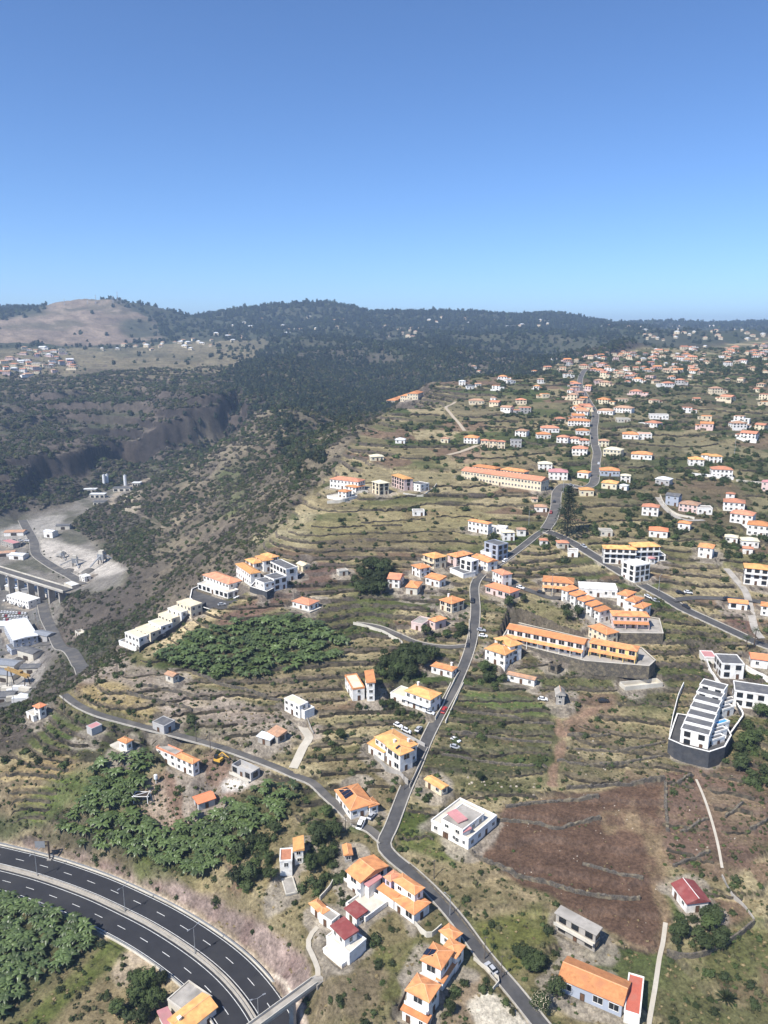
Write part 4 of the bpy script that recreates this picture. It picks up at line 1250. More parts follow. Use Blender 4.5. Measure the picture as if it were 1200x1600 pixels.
house('roofless concrete foundation frame on the scrub slope', 'foundation', [Bk((977, 1073), (980, 1064), (1036, 1067), 1.8, 'open', 'concrete', 'concrete_pale', win='none', deep=1.5)], name='foundation')
house('concrete terrace slab below the small white house in green trees', 'terrace', [Bk((447, 1398), (440, 1374), (464, 1392), 0.5, 'flat', 'concrete', 'concrete_pale', win='none', para=0.2)], name='terrace_slab')
# smaller houses farther up the ridge: base point, width on the photo, look
SMALL = []
def small(px, py, wpx, h=5.5, rm='roof_orange', wm='white', roof='hip', rot=None, label=None, cat='house', depth=None, name='house', group=None):
    SMALL.append(dict(px=px, py=py, w=wpx, h=h, rm=rm, wm=wm, roof=roof, rot=rot, label=label, cat=cat, depth=depth, name=name, group=group))
S = small
S(735, 693, 25, 6, label='orange roofed house at the head of the pale dirt road')
for k, (x, y) in enumerate([(757, 699), (770, 700), (783, 701)]):
    S(x, y, 14, 7, 'roof_salmon', 'cream', label=f'narrow cream terrace house with salmon roof, {["west", "middle", "east"][k]} one of the three above the long terrace', group='three narrow terrace houses')
S(806, 699, 18, 7, 'roof_grey', 'grey_wall', 'flat', label='dark grey half-built modern house beside the narrow terraces')
S(694, 692, 15, 4.5, 'roof_old', 'ochre_pale', label='pale cream cottage above the dirt road')
S(813, 682, 21, 6, 'roof_old', label='white house with weathered roof above the dark modern one')
S(850, 686, 24, 5, label='white bungalow with orange hip roof on its own terrace')
S(878, 692, 20, 6, 'roof_salmon', label='white house with salmon roof among the street row, west one')
S(896, 694, 18, 6, 'roof_salmon', label='white house with salmon roof among the street row, middle one')
S(913, 697, 18, 6, 'roof_salmon', label='white house with salmon roof among the street row, street end')
S(904, 666, 36, 6, 'roof_orange', label='broad white house with orange roof, upper street side')
S(911, 680, 22, 5, 'roof_orange', label='orange roofed house just below the broad one on the street')
S(905, 712, 26, 7, 'roof_salmon', label='white house with salmon roof and garden wall by the street bend')
S(943, 698, 18, 6, 'roof_old', 'ochre_pale', label='cream house with pale roof across the street bend')
S(955, 714, 30, 7, 'ochre_pale', 'ochre_pale', label='cream house with pale yellow roof behind the palms')
S(985, 686, 26, 5, 'roof_orange', label='long white house with orange roof, paired with a blue-walled block')
S(1008, 687, 20, 6, 'roof_orange', 'white', 'flat', label='white and blue block beside the long orange roofed house')
S(1002, 718, 33, 5, 'roof_orange', label='white bungalow with orange roof in the upper terraces')
S(852, 735, 24, 6, 'ochre_pale', 'white', 'hip', label='white trapezium fronted house with side ramps')
S(872, 750, 32, 7, 'roof_pink', label='white three bay house with pink roof behind the long terrace')
S(910, 747, 20, 5, 'roof_orange', label='orange roofed house below the dark garden by the street')
S(953, 744, 32, 5, 'roof_orange', 'blue_grey', label='blue-grey house with orange roof beside the street curve')
S(977, 754, 17, 6, 'ochre_pale', label='white house with pale yellow hip roof below the street curve')
S(951, 764, 26, 5, 'roof_golden', 'ochre_pale', label='cream house with bright golden roof below the street curve')
S(973, 766, 14, 4, 'roof_white', label='white roofed outbuilding next to the golden roofed house')
S(917, 775, 24, 5, 'roof_golden', 'ochre_pale', label='pale yellow house with golden roof above the conifer')
S(1015, 806, 27, 7, 'roof_salmon', label='white house with salmon roof and stone base among trees')
S(845, 800, 22, 4, 'roof_old', label='low shed with faded pink roof by the street junction', cat='shed', name='shed')
S(836, 785, 11, 3, 'roof_old', 'cream', label='tiny cream hut above the faded pink shed', cat='hut', name='hut')
S(654, 806, 20, 3.5, 'concrete', 'white', 'flat', label='long low white animal shed in the dry meadow', cat='shed', name='shed')
S(590, 720, 24, 4, 'ochre_pale', 'ochre_pale', label='low cream bungalow with pale roof near the gorge')
S(625, 693, 18, 4, 'roof_white', 'white', label='row of small white huts on the gorge terraces')
S(1088, 728, 24, 6, 'roof_golden', label='golden roofed wing of the hilltop manor behind the white balustrade')
S(1103, 721, 17, 6, 'roof_golden', label='rear golden roofed house of the manor group')
S(1118, 723, 20, 6, 'roof_golden', label='golden roofed house beside the manor trees')
S(1128, 746, 32, 7, 'roof_salmon', label='long white wing with salmon roof at the end of the balustrade')
S(1034, 758, 24, 5, 'roof_white', 'grey_wall', label='pale roofed house among trees west of the manor')
S(1049, 790, 22, 8, 'roof_grey', 'blue_grey', 'gable', label='steep gabled grey and white house by the curved ramp')
S(1074, 800, 30, 6, 'roof_old', 'pale_pink', label='pink walled house with faded roof below the manor')
S(1101, 804, 22, 5, 'concrete', 'white', 'flat', label='flat roofed white house beside the pink walled one')
S(1140, 783, 14, 6, 'roof_salmon', label='small tower-like house with salmon roof above the estate steps')
S(1146, 799, 32, 7, 'roof_salmon', label='white house with salmon roof, uppermost of the stepped estate')
S(1157, 818, 34, 7, 'roof_salmon', label='white house with long salmon roof, middle of the stepped estate')
S(1184, 838, 34, 8, 'roof_orange', label='white house with orange roof, lowest of the stepped estate')
S(1198, 768, 18, 8, 'roof_pink', 'pale_pink', label='pink block at the picture edge above the estate')
S(1068, 828, 20, 5, 'roof_orange', label='small house with orange roof in the valley garden')
S(1028, 840, 30, 5, 'roof_new', label='house with bright red-orange roof above the apartment blocks')
S(1142, 848, 20, 4, 'ochre_pale', label='long pale roofed house above the three-storey house')
S(1172, 856, 26, 5, 'ochre_pale', 'white', label='white villa with pale roof on a terrace wall')
S(1168, 866, 16, 4, 'roof_salmon', label='small salmon roofed cottage beside the brown plot', cat='cottage')
S(947, 838, 20, 4, 'concrete', 'concrete_pale', 'flat', label='unfinished concrete walls above the apartment block', cat='unfinished house', name='unfinished_house')
S(850, 853, 14, 4, 'roof_salmon', label='little pyramid roofed salmon hut beside the main street', cat='hut', name='hut')
S(880, 857, 20, 4, 'roof_salmon', 'concrete_pale', label='small salmon roofed house in trees beside the main street')
S(895, 870, 16, 4, 'concrete', 'white', 'flat', label='low white outbuilding in the dry plot beside the main street')
S(782, 835, 18, 5, 'roof_white', 'white', 'flat', label='low white house with walled yard above the grey cube')
S(815, 838, 16, 5, 'roof_old', label='cream house with faded roof by the upper junction')
S(795, 845, 22, 6, 'ochre_pale', 'white', label='white house with pale roof behind the grey cube')
S(735, 608, 14, 5, 'roof_grey', label='grey roofed house on the ridge skyline terraces')
S(722, 602, 12, 6, 'roof_white', label='white house on the ridge near the gorge')
S(745, 632, 26, 5, 'roof_old', 'cream', label='long cream house on the dry upper terraces')
S(770, 626, 10, 4, 'roof_old', label='tiny house beside the long cream one')
S(860, 676, 30, 5, 'roof_salmon', label='wide salmon roofed house west of the street row')
S(906, 645, 18, 5, 'roof_salmon', label='salmon roofed house by the street above the broad house')
S(945, 648, 26, 5, 'roof_old', label='white house with wide pale roof across the upper street')
S(972, 645, 30, 6, 'roof_old', label='long white house with pale roof in the upper terraces')
S(1030, 655, 28, 5, 'concrete', 'white', 'flat', label='white flat roofed house alone in the upper terraces')
S(975, 660, 20, 4, 'concrete', 'concrete_pale', 'flat', label='concrete yard house below the long white one')
# the far villages
VILL = []
def village(pxpoly, n_, w0, w1, label, group, seed, roofs=('roof_salmon', 'roof_old', 'roof_salmon', 'roof_orange'), mind=0.0):
    r_ = random.Random(seed)
    xs, ys = [p[0] for p in pxpoly], [p[1] for p in pxpoly]
    got = []
    tries = 0
    while len(got) < n_ and tries < n_ * 60:
        tries += 1
        x, y = r_.uniform(min(xs), max(xs)), r_.uniform(min(ys), max(ys))
        if not in_poly(np.array([x]), np.array([y]), pxpoly)[0]:
            continue
        g = ground(x, y)
        r = math.hypot(g.x, g.y)
        sep = mind or (15 if r < 2600 else 30)
        if any((g.x - q.x) ** 2 + (g.y - q.y) ** 2 < sep ** 2 for q in got):
            continue
        a = math.atan2(g.x, g.y)
        jj, ii = int((math.log(r) - LR0) / DLR), int((a - AZ0) / DAZ)
        if 0 < jj < NR and 0 < ii < NA and BUSY[jj, ii] > 0:
            continue
        got.append(g)
        VILL.append((g, r_.uniform(w0 * 0.62, w1 * 0.82), r_.choice(roofs), r_.choice(('white', 'white', 'cream', 'cream', 'pale_pink', 'ochre_pale', 'grey_wall')), label, group, r_.choice((3.2, 3.6, 4.6, 5.6))))
def make_villages():
    village([(858, 562), (960, 552), (1075, 545), (1090, 590), (1040, 605), (960, 590), (880, 590)], 62, 10, 15, 'pale house with tiled roof in the far village spread along the ridge crest', 'houses of the ridge crest village', 1)
    village([(895, 588), (920, 590), (925, 640), (905, 660), (890, 630)], 16, 10, 14, 'white house crowded along the upper street below the crest village', 'houses along the upper street', 2, mind=11)
    village([(1040, 545), (1200, 540), (1200, 575), (1080, 570)], 30, 11, 17, 'pale house in the far village towards the hazy east hills', 'houses of the east village', 3)
    village([(920, 590), (1200, 580), (1200, 690), (1020, 670), (940, 640)], 24, 11, 17, 'scattered white house among the dark upper terraces', 'scattered houses of the upper terraces', 4)
    village([(720, 575), (860, 575), (880, 660), (800, 670), (720, 610)], 16, 10, 15, 'small house scattered over the dry terraces west of the upper street', 'scattered houses of the west terraces', 5)
    village([(0, 545), (110, 545), (120, 575), (60, 590), (0, 585)], 40, 13, 22, 'pale house packed into the village below the bare hill', 'houses of the village below the bare hill', 6, ('roof_old', 'roof_white', 'roof_salmon'))
    village([(120, 545), (330, 530), (340, 545), (140, 552)], 24, 12, 20, 'white house strung along the foot of the bare hill', 'houses along the foot of the bare hill', 7, ('roof_old', 'roof_white'))
    village([(330, 505), (520, 492), (560, 510), (420, 530), (340, 540)], 22, 14, 22, 'tiny white house on the wooded far slope', 'houses on the wooded far slope', 8, ('roof_old', 'roof_white'))
    village([(590, 510), (660, 512), (650, 530), (600, 528)], 12, 13, 20, 'tiny pale house in the clearing of the dark wood', 'houses in the wood clearing', 9, ('roof_old', 'roof_salmon'))
    village([(660, 495), (1000, 500), (1000, 515), (660, 512)], 26, 16, 26, 'speck of a white house high on the wooded skyline ridge', 'houses on the skyline ridge', 10, ('roof_white', 'roof_old'))
    village([(1000, 548), (1200, 538), (1200, 610), (1060, 605)], 24, 8, 12, 'x', 'houses of the east hillside', 12, ('roof_old', 'roof_old', 'roof_white'))
    village([(862, 552), (1080, 546), (1080, 600), (885, 602)], 18, 8, 12, 'x', 'houses behind the crest village', 13, ('roof_old', 'roof_old', 'roof_white'))
    village([(960, 510), (1200, 508), (1200, 532), (980, 532)], 44, 11, 19, 'speck of a white house on the hazy east hills', 'houses on the hazy east hills', 11, ('roof_white', 'roof_old'))
_SM = {}
ORDN = 'first second third fourth fifth sixth seventh eighth ninth tenth eleventh twelfth thirteenth fourteenth fifteenth sixteenth seventeenth eighteenth nineteenth twentieth'.split() + ['twenty-' + w for w in 'first second third fourth fifth sixth seventh eighth ninth'.split()] + ['thirtieth'] + ['thirty-' + w for w in 'first second third fourth fifth sixth seventh eighth ninth'.split()] + ['fortieth'] * 20
def photo_x(x, y, z):
    return 600 + FPX * x / (y * CP - (z - CAM_Z) * SP)
def photo_y(x, y, z):
    return 800 - FPX * (y * SP + (z - CAM_Z) * CP) / (y * CP - (z - CAM_Z) * SP)
def simple_house_mesh(W, D, h, roof, rm, wm, rnd):
    """one mesh: walls with window recesses as dark panes, roof; for houses a few pixels wide"""
    mb = MB()
    mb.box((0, 0, -3), (W, D, h + 3), 0)
    ov = 0.5
    z = h
    if roof == 'flat':
        mb.box((0, 0, h), (W + 0.3, D + 0.3, 0.35), 1)
    else:
        a, b = W / 2 + ov, D / 2 + ov
        c = [(-a, -b, z), (a, -b, z), (a, b, z), (-a, b, z)]
        m = min(a, b)
        rz = z + m * 0.36
        r0, r1 = ((-a + m, 0, rz), (a - m + 0.01, 0, rz)) if roof != 'gable' else ((-a, 0, rz), (a, 0, rz))
        mb.face([c[0], c[1], r1, r0], 1); mb.face([c[2], c[3], r0, r1], 1); mb.face([c[1], c[2], r1], 1); mb.face([c[3], c[0], r0], 1)
        mb.face(c[::-1], 1)
    st = max(1, int(round(h / 3)))
    for s in range(st):
        n_ = max(2, int(W / 3.2))
        for k in range(n_):
            mb.box((-W / 2 + W * (k + 0.5) / n_, -D / 2, s * h / st + 0.9), (1.3, 0.16, 1.5), 2)
        n2 = max(1, int(D / 3.6))
        for k in range(n2):
            for sx in (-1, 1):
                mb.box((sx * W / 2, -D / 2 + D * (k + 0.5) / n2, s * h / st + 0.9), (0.16, 1.2, 1.4), 2)
    if rnd.random() < 0.65:                     # a lower annexe
        aw, ad, sx = W * rnd.uniform(0.35, 0.6), D * rnd.uniform(0.5, 0.8), rnd.choice((-1, 1))
        ax, ay = sx * (W / 2 + aw / 2 - 0.05), -D * rnd.uniform(-0.1, 0.2)
        mb.box((ax, ay, -3), (aw, ad, 3 + h * 0.55), 0)
        mb.box((ax, ay, h * 0.55 + 0.002), (aw + 0.4, ad + 0.4, 0.3), rnd.choice((0, 1, 1)))
        mb.box((ax, ay - ad / 2, 0.6), (1.4, 0.16, 1.6), 2)
    if rnd.random() < 0.5:                      # terrace wall in front
        mb.box((0, -D / 2 - 3, -3), (W * 1.3, 0.3, 3.6), 0)
    return mb.mesh('house', [wm, rm, 'glass'])
def place_small():
    r_ = random.Random(3)
    recs = []
    for s in SMALL:
        g = ground(s['px'], s['py'])
        D = math.sqrt(g.x ** 2 + g.y ** 2 + (CAM_Z - g.z) ** 2)
        W = s['w'] * D / FPX
        dep = s['depth'] or min(max(W * 0.75, 5), 11)
        rot = s['rot'] if s['rot'] is not None else -math.atan2(g.x, g.y) + r_.uniform(-0.35, 0.25)
        recs.append((g, W * 0.92, dep, s['h'] * 0.84, rot, s))
    return recs
def carve_recs(recs):
    for g, W, dep, h, rot, s in recs:
        ux = Vector((math.cos(rot), math.sin(rot)))
        uy = Vector((-ux.y, ux.x))
        f = dict(o=Vector((g.x, g.y)) - ux * W / 2, ux=ux, uy=uy, W=W, D=dep, z=g.z)
        carve_rect(f, 1.0, 1.1, 0.1)
def build_small(recs):
    r_ = random.Random(4)
    for g, W, dep, h, rot, s in recs:
        ux = Vector((math.cos(rot), math.sin(rot)))
        uy = Vector((-ux.y, ux.x))
        f = dict(o=Vector((g.x, g.y)) - ux * W / 2, ux=ux, uy=uy, W=W, D=dep, z=g.z, h=h)
        c = f['o'] + ux * W / 2 + uy * dep / 2
        base = Vector((c.x, c.y, g.z))
        root = thing(s['name'], base, s['label'], s['cat'], s['group'])
        b = dict(f=f, roof=s['roof'], rm=s['rm'], wm=s['wm'], win='std', ov=0.4)
        build_block(root, base, b, r_, False)
FAR_GROUPS = ('houses of the east hillside', 'houses behind the crest village', 'houses along the foot of the bare hill', 'houses on the wooded far slope', 'houses in the wood clearing', 'houses on the skyline ridge', 'houses on the hazy east hills')
def build_villages():
    r_ = random.Random(8)
    mb = MB()
    for g, W, rm, wm, label, group, h in [v for v in VILL if v[5] in FAR_GROUPS]:
        rot = -math.atan2(g.x, g.y) + r_.uniform(-0.6, 0.6)
        D, zz = W * 0.7, H(g.x, g.y)
        h = h + (1.5 if math.hypot(g.x, g.y) > 2300 else 0)
        ux, uy = (math.cos(rot), math.sin(rot)), (-math.sin(rot), math.cos(rot))
        mb.box((g.x, g.y, zz - 4), (W, D, h + 4), 0, ux)
        P2 = lambda a, b, z: (g.x + ux[0] * a + uy[0] * b, g.y + ux[1] * a + uy[1] * b, z)
        a, b, z = W / 2 + 0.5, D / 2 + 0.5, zz + h
        c = [P2(-a, -b, z), P2(a, -b, z), P2(a, b, z), P2(-a, b, z)]
        r0, r1 = P2(-a + b, 0, z + b * 0.4), P2(a - b + 0.01, 0, z + b * 0.4)
        k = 1 if rm != 'roof_white' else 3
        mb.face([c[0], c[1], r1, r0], k); mb.face([c[2], c[3], r0, r1], k); mb.face([c[1], c[2], r1], k); mb.face([c[3], c[0], r0], k)
        for q in range(3):
            qx = (q - 1) * W / 3
            p = P2(qx, -D / 2, zz + 1)
            mb.box(p, (1.6, 0.3, 1.8), 2, ux)
    o = mb.build('distant_houses', ['cream', 'roof_old', 'glass', 'roof_white'])
    o['kind'] = 'stuff'
    o['label'] = 'specks of white houses scattered over the far wooded hills'
    o['category'] = 'houses'
    near_v = [v for v in VILL if v[5] not in FAR_GROUPS]
    near_v.sort(key=lambda v: photo_x(v[0].x, v[0].y, v[0].z))
    seen, total = {}, {}
    for v in near_v:
        total[(v[2], v[3], v[5])] = total.get((v[2], v[3], v[5]), 0) + 1
    WN = dict(white='white', cream='cream', pale_pink='pink', ochre_pale='yellowish', grey_wall='grey')
    RN = dict(roof_salmon='salmon', roof_old='faded', roof_orange='orange', roof_white='pale')
    for g, W, rm, wm, label, group, h in near_v:
        kk = (rm, wm, group)
        seen[kk] = seen.get(kk, 0) + 1
        label = f"{WN[wm]} {RN[rm]}-roofed house {group.split('houses ', 1)[1]}" + (f', {ORDN[seen[kk] - 1]} such from left' if total[kk] > 1 else '')
        dep = min(W * 0.75, 12)
        rot = -math.atan2(g.x, g.y) + r_.uniform(-0.6, 0.6)
        key = (int(W / 2), rm, wm, h, r_.randrange(2))
        if key not in _SM:
            _SM[key] = simple_house_mesh(key[0] * 2.0 + 1, min(key[0] * 1.5 + 1, 12), h, r_.choice(('hip', 'hip', 'gable', 'flat')), rm, wm, r_)
        o = put('house', _SM[key], None, (g.x, g.y, H(g.x, g.y) + 0.3), rot)
        tag(o, label, 'house', group)
# ------------------------------------------------------------------ assemble
fit_all()
RECS = place_small()
carve_recs(RECS)
make_villages()
# ------------------------------------------------------------------ ground cover colours
C = np.zeros(Z.shape + (3,), np.float32)
def mixin(mask, col):
    global C
    C = C * (1 - mask[..., None]) + np.array(col, np.float32) * mask[..., None]
def nz(scale, seed, lo, hi, octv=4):
    v = fbm(GX, GY, scale, octv, seed)
    return np.clip((v - lo) / (hi - lo), 0, 1).astype(np.float32)
OLIVE, STRAW, GREEN, SOIL = (0.155, 0.130, 0.068), (0.29, 0.235, 0.13), (0.062, 0.076, 0.026), (0.125, 0.075, 0.055)
C[:] = OLIVE
mixin(nz(55, 101, -0.1, 0.45) * 0.8, STRAW)
mixin(nz(40, 102, 0.02, 0.4) * 0.8, GREEN)
mixin(nz(30, 103, 0.25, 0.5) * 0.6, (0.17, 0.125, 0.085))
far_r = RIDGE_M * np.clip((GR - 560) / 300, 0, 1)
mixin(far_r * 0.5, (0.088, 0.088, 0.050))
# terrace treads alternate a little in crop and dryness
tb = np.floor(Z0 / np.where(GR > 490, 3.6, step) + 0.5)
tv = _hash(tb, np.floor(GX / 45 + fbm(GX, GY, 60, 2, 7)), 5).astype(np.float32)
mixin(RIDGE_M * np.clip(tv - 0.5, 0, 1) * 3 * (tv < 0.85) * (1 - flat_m), (0.30, 0.25, 0.145))
mixin(RIDGE_M * (tv >= 0.85) * 0.8 * (1 - flat_m), (0.15, 0.098, 0.068))
mixin(RIDGE_M * np.clip(0.36 - tv, 0, 1) * 3.2 * (1 - flat_m), (0.066, 0.084, 0.029))
# dark basalt risers between the treads
sf = Z0 / step + fbm(GX, GY, 70, 4, 95) * 1.3 * 0
gzz = np.abs(np.gradient(Z0, axis=0) / (GR * DLR))
ris = np.clip((gzz - 0.30) / 0.25, 0, 1).astype(np.float32) * RIDGE_M
mixin(ris * 0.95, (0.034, 0.032, 0.022))
mixin(np.roll(ris, -1, axis=0) * (tv > 0.35) * 0.7, (0.33, 0.27, 0.155))
# wild valley sides and far woods
wild_c = np.array((0.075, 0.064, 0.054), np.float32) + nz(70, 111, -0.3, 0.5)[..., None] * np.array((0.045, 0.034, 0.025), np.float32)
C = C * (1 - WILD[..., None]) + wild_c * WILD[..., None]
mixin(WILD * nz(45, 112, 0.0, 0.4) * 0.7, (0.05, 0.062, 0.03))
mixin(WILD * np.clip((GR - 1500) / 500, 0, 1) * 0.75, (0.045, 0.055, 0.033))
mixin(FLOOR_M, (0.17, 0.155, 0.135))
mixin(FLOOR_M * nz(25, 113, -0.05, 0.3) * 0.8, (0.075, 0.075, 0.05))
def cover(col, pxs, soft=2, amt=1.0, wob=1.0, brk=None):
    m = zone(pxs, soft, wob) * amt
    js, is_ = poly_window(gpoly(pxs), soft + 3 + 6 * wob)
    w = m[js, is_]
    if brk:
        v = fbm(GX[js, is_], GY[js, is_], brk[0], 4, 200 + len(pxs))
        w = w * (1 - brk[1] * np.clip((v + 0.1) / 0.4, 0, 1))
    C[js, is_] = C[js, is_] * (1 - w[..., None]) + np.array(col, np.float32) * w[..., None]
    return m
PINK = (0.27, 0.215, 0.19)
# sunnier near side of the valley: olive-brown scrub and bare earth
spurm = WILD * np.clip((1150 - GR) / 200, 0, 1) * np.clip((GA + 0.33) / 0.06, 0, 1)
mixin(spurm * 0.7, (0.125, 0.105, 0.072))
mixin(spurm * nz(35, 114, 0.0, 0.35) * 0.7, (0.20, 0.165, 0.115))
cover((0.075, 0.078, 0.042), [(880, 560), (1200, 545), (1260, 700), (1260, 860), (1040, 840), (930, 760), (900, 680)], 8, 0.55, brk=(60, 0.6))
# opposite plateau, bare hill, quarry
cover((0.175, 0.15, 0.095), [(-150, 625), (60, 612), (220, 615), (340, 590), (420, 555), (420, 530), (300, 535), (100, 543), (-150, 555)], 4, 0.9, brk=(120, 0.5))
cover((0.20, 0.155, 0.12), [(-60, 535), (150, 540), (255, 530), (240, 500), (190, 478), (160, 468), (90, 470), (70, 492), (0, 500), (-60, 505)], 3, 0.95)
mixin(hillm * nz(90, 117, -0.05, 0.35) * 0.75, (0.105, 0.095, 0.065))
mixin(hillm * nz(35, 118, 0.1, 0.4) * 0.6, (0.28, 0.22, 0.17))
cover((0.055, 0.06, 0.04), [(185, 500), (235, 498), (255, 525), (215, 530), (190, 520)], 3, 0.9)
cover((0.40, 0.365, 0.32), [(60, 840), (100, 848), (160, 862), (185, 880), (190, 895), (120, 905), (75, 875)], 2, 0.9)
cover((0.30, 0.28, 0.25), [(0, 830), (40, 815), (75, 805), (100, 805), (90, 830), (50, 845), (0, 850)], 2, 0.9)
cover((0.13, 0.125, 0.12), [(-100, 905), (30, 915), (60, 945), (90, 1000), (60, 1070), (10, 1110), (-100, 1130)], 2, 0.75, brk=(14, 0.5))
cover((0.40, 0.37, 0.33), [(-50, 1020), (60, 1015), (80, 1040), (60, 1065), (0, 1080)], 2, 0.7, brk=(10, 0.6))
cover((0.36, 0.31, 0.23), [(188, 775), (215, 765), (222, 790), (205, 805), (185, 800)], 2, 0.8)
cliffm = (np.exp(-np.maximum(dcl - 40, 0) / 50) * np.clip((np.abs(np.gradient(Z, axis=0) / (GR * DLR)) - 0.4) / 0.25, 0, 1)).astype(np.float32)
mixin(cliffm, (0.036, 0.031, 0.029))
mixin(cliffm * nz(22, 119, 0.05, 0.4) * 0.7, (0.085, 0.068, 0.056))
# spur top: dry
cover((0.20, 0.17, 0.12), [(275, 700), (330, 660), (420, 640), (450, 660), (400, 690), (300, 770)], 4, 0.7, brk=(25, 0.8))
cover((0.075, 0.095, 0.035), [(335, 740), (385, 720), (385, 800), (345, 815)], 4, 0.7, brk=(20, 0.6))
# ridge, going down
cover((0.24, 0.17, 0.115), [(700, 715), (740, 700), (775, 690), (760, 705), (730, 725)], 2, 0.8)
cover((0.20, 0.175, 0.085), [(520, 790), (720, 790), (820, 830), (720, 860), (600, 850), (440, 850), (430, 830)], 4, 0.75, brk=(30, 0.6))
cover((0.30, 0.26, 0.16), [(420, 815), (500, 800), (480, 850), (400, 860), (380, 850)], 3, 0.8, brk=(12, 0.7))
cover((0.105, 0.085, 0.05), [(560, 830), (700, 830), (720, 855), (600, 865), (480, 880), (470, 860)], 4, 0.8, brk=(25, 0.6))
cover((0.125, 0.082, 0.065), [(395, 950), (430, 915), (480, 885), (545, 880), (530, 900), (470, 935), (460, 945)], 2, 0.9)
cover((0.15, 0.095, 0.072), [(335, 965), (400, 935), (445, 945), (400, 965), (350, 985)], 2, 0.95)
cover((0.46, 0.37, 0.22), [(240, 1025), (260, 990), (290, 965), (325, 950), (342, 962), (300, 985), (270, 1015)], 2, 0.9)
cover((0.075, 0.09, 0.03), [(545, 905), (620, 885), (640, 940), (600, 985), (540, 970)], 4, 0.85, brk=(25, 0.4))
cover((0.25, 0.21, 0.12), [(1040, 880), (1140, 880), (1165, 925), (1045, 935)], 2, 0.85, brk=(8, 0.5))
cover((0.13, 0.08, 0.062), [(1125, 950), (1165, 950), (1180, 1000), (1135, 985)], 2, 0.95)
cover((0.13, 0.125, 0.055), [(1010, 975), (1050, 950), (1150, 1000), (1110, 1015), (1060, 1010), (1000, 985)], 3, 0.8, brk=(12, 0.5))
cover((0.19, 0.16, 0.085), [(760, 935), (840, 940), (900, 960), (880, 975), (800, 965), (760, 955)], 3, 0.8, brk=(8, 0.5))
cover((0.085, 0.115, 0.036), [(728, 1074), (790, 1080), (835, 1088), (862, 1105), (875, 1118), (830, 1118), (770, 1105), (722, 1098)], 2, 0.95, 0.4)
cover((0.052, 0.062, 0.024), [(690, 1110), (720, 1102), (800, 1115), (870, 1125), (868, 1200), (850, 1230), (760, 1240), (670, 1200)], 3, 0.8, brk=(10, 0.5))
cover((0.055, 0.064, 0.028), [(740, 1025), (1010, 1030), (1060, 1060), (1050, 1110), (900, 1090), (740, 1070)], 3, 0.75, brk=(12, 0.6))
cover((0.17, 0.115, 0.08), [(875, 1095), (960, 1085), (970, 1140), (900, 1150), (880, 1140)], 2, 0.85, brk=(10, 0.6))
cover((0.15, 0.125, 0.075), [(890, 1140), (1040, 1130), (1045, 1190), (1030, 1225), (870, 1235), (860, 1215)], 3, 0.85, brk=(7, 0.6))
FIELD_A = cover((0.105, 0.064, 0.044), [(770, 1255), (900, 1238), (1040, 1222), (1042, 1330), (1028, 1490), (960, 1455), (880, 1420), (800, 1375), (740, 1335)], 2, 0.97)
cover((0.135, 0.088, 0.065), [(1040, 1210), (1200, 1195), (1260, 1240), (1230, 1320), (1130, 1372), (1040, 1350)], 2, 0.95, brk=(10, 0.3))
cover((0.25, 0.19, 0.11), [(940, 1265), (1000, 1250), (1045, 1300), (1038, 1400), (1030, 1490), (1012, 1480), (1022, 1380), (1010, 1300), (980, 1290), (950, 1310)], 2, 0.6, brk=(4, 0.8))
cover((0.28, 0.22, 0.13), [(740, 1340), (800, 1378), (880, 1425), (960, 1460), (950, 1475), (860, 1435), (760, 1385), (700, 1350)], 2, 0.85, brk=(5, 0.5))
cover((0.085, 0.105, 0.028), [(618, 1290), (650, 1265), (700, 1300), (735, 1335), (690, 1340), (625, 1325)], 3, 0.9, brk=(4, 0.4))
cover((0.18, 0.145, 0.08), [(640, 1335), (740, 1345), (830, 1410), (800, 1450), (720, 1410)], 3, 0.8, brk=(6, 0.6))
cover((0.115, 0.12, 0.035), [(745, 1440), (830, 1420), (875, 1440), (850, 1500), (800, 1530)], 3, 0.9, brk=(4, 0.5))
cover((0.115, 0.108, 0.05), [(1030, 1500), (1200, 1440), (1300, 1440), (1300, 1640), (1010, 1640)], 3, 0.8, brk=(6, 0.6))
cover((0.085, 0.10, 0.032), [(1080, 1500), (1200, 1420), (1230, 1500), (1150, 1540)], 3, 0.6, brk=(6, 0.5))
cover((0.17, 0.135, 0.085), [(500, 1530), (560, 1500), (620, 1480), (640, 1530), (610, 1620), (470, 1620)], 3, 0.85, brk=(5, 0.6))
cover((0.10, 0.105, 0.035), [(560, 1480), (660, 1460), (655, 1500), (620, 1600), (580, 1600), (600, 1520)], 3, 0.8, brk=(4, 0.5))
cover((0.22, 0.165, 0.115), [(700, 1550), (770, 1530), (790, 1600), (690, 1620)], 3, 0.8)
cover((0.155, 0.125, 0.065), [(470, 1190), (600, 1180), (630, 1230), (590, 1290), (530, 1230)], 3, 0.75, brk=(6, 0.6))
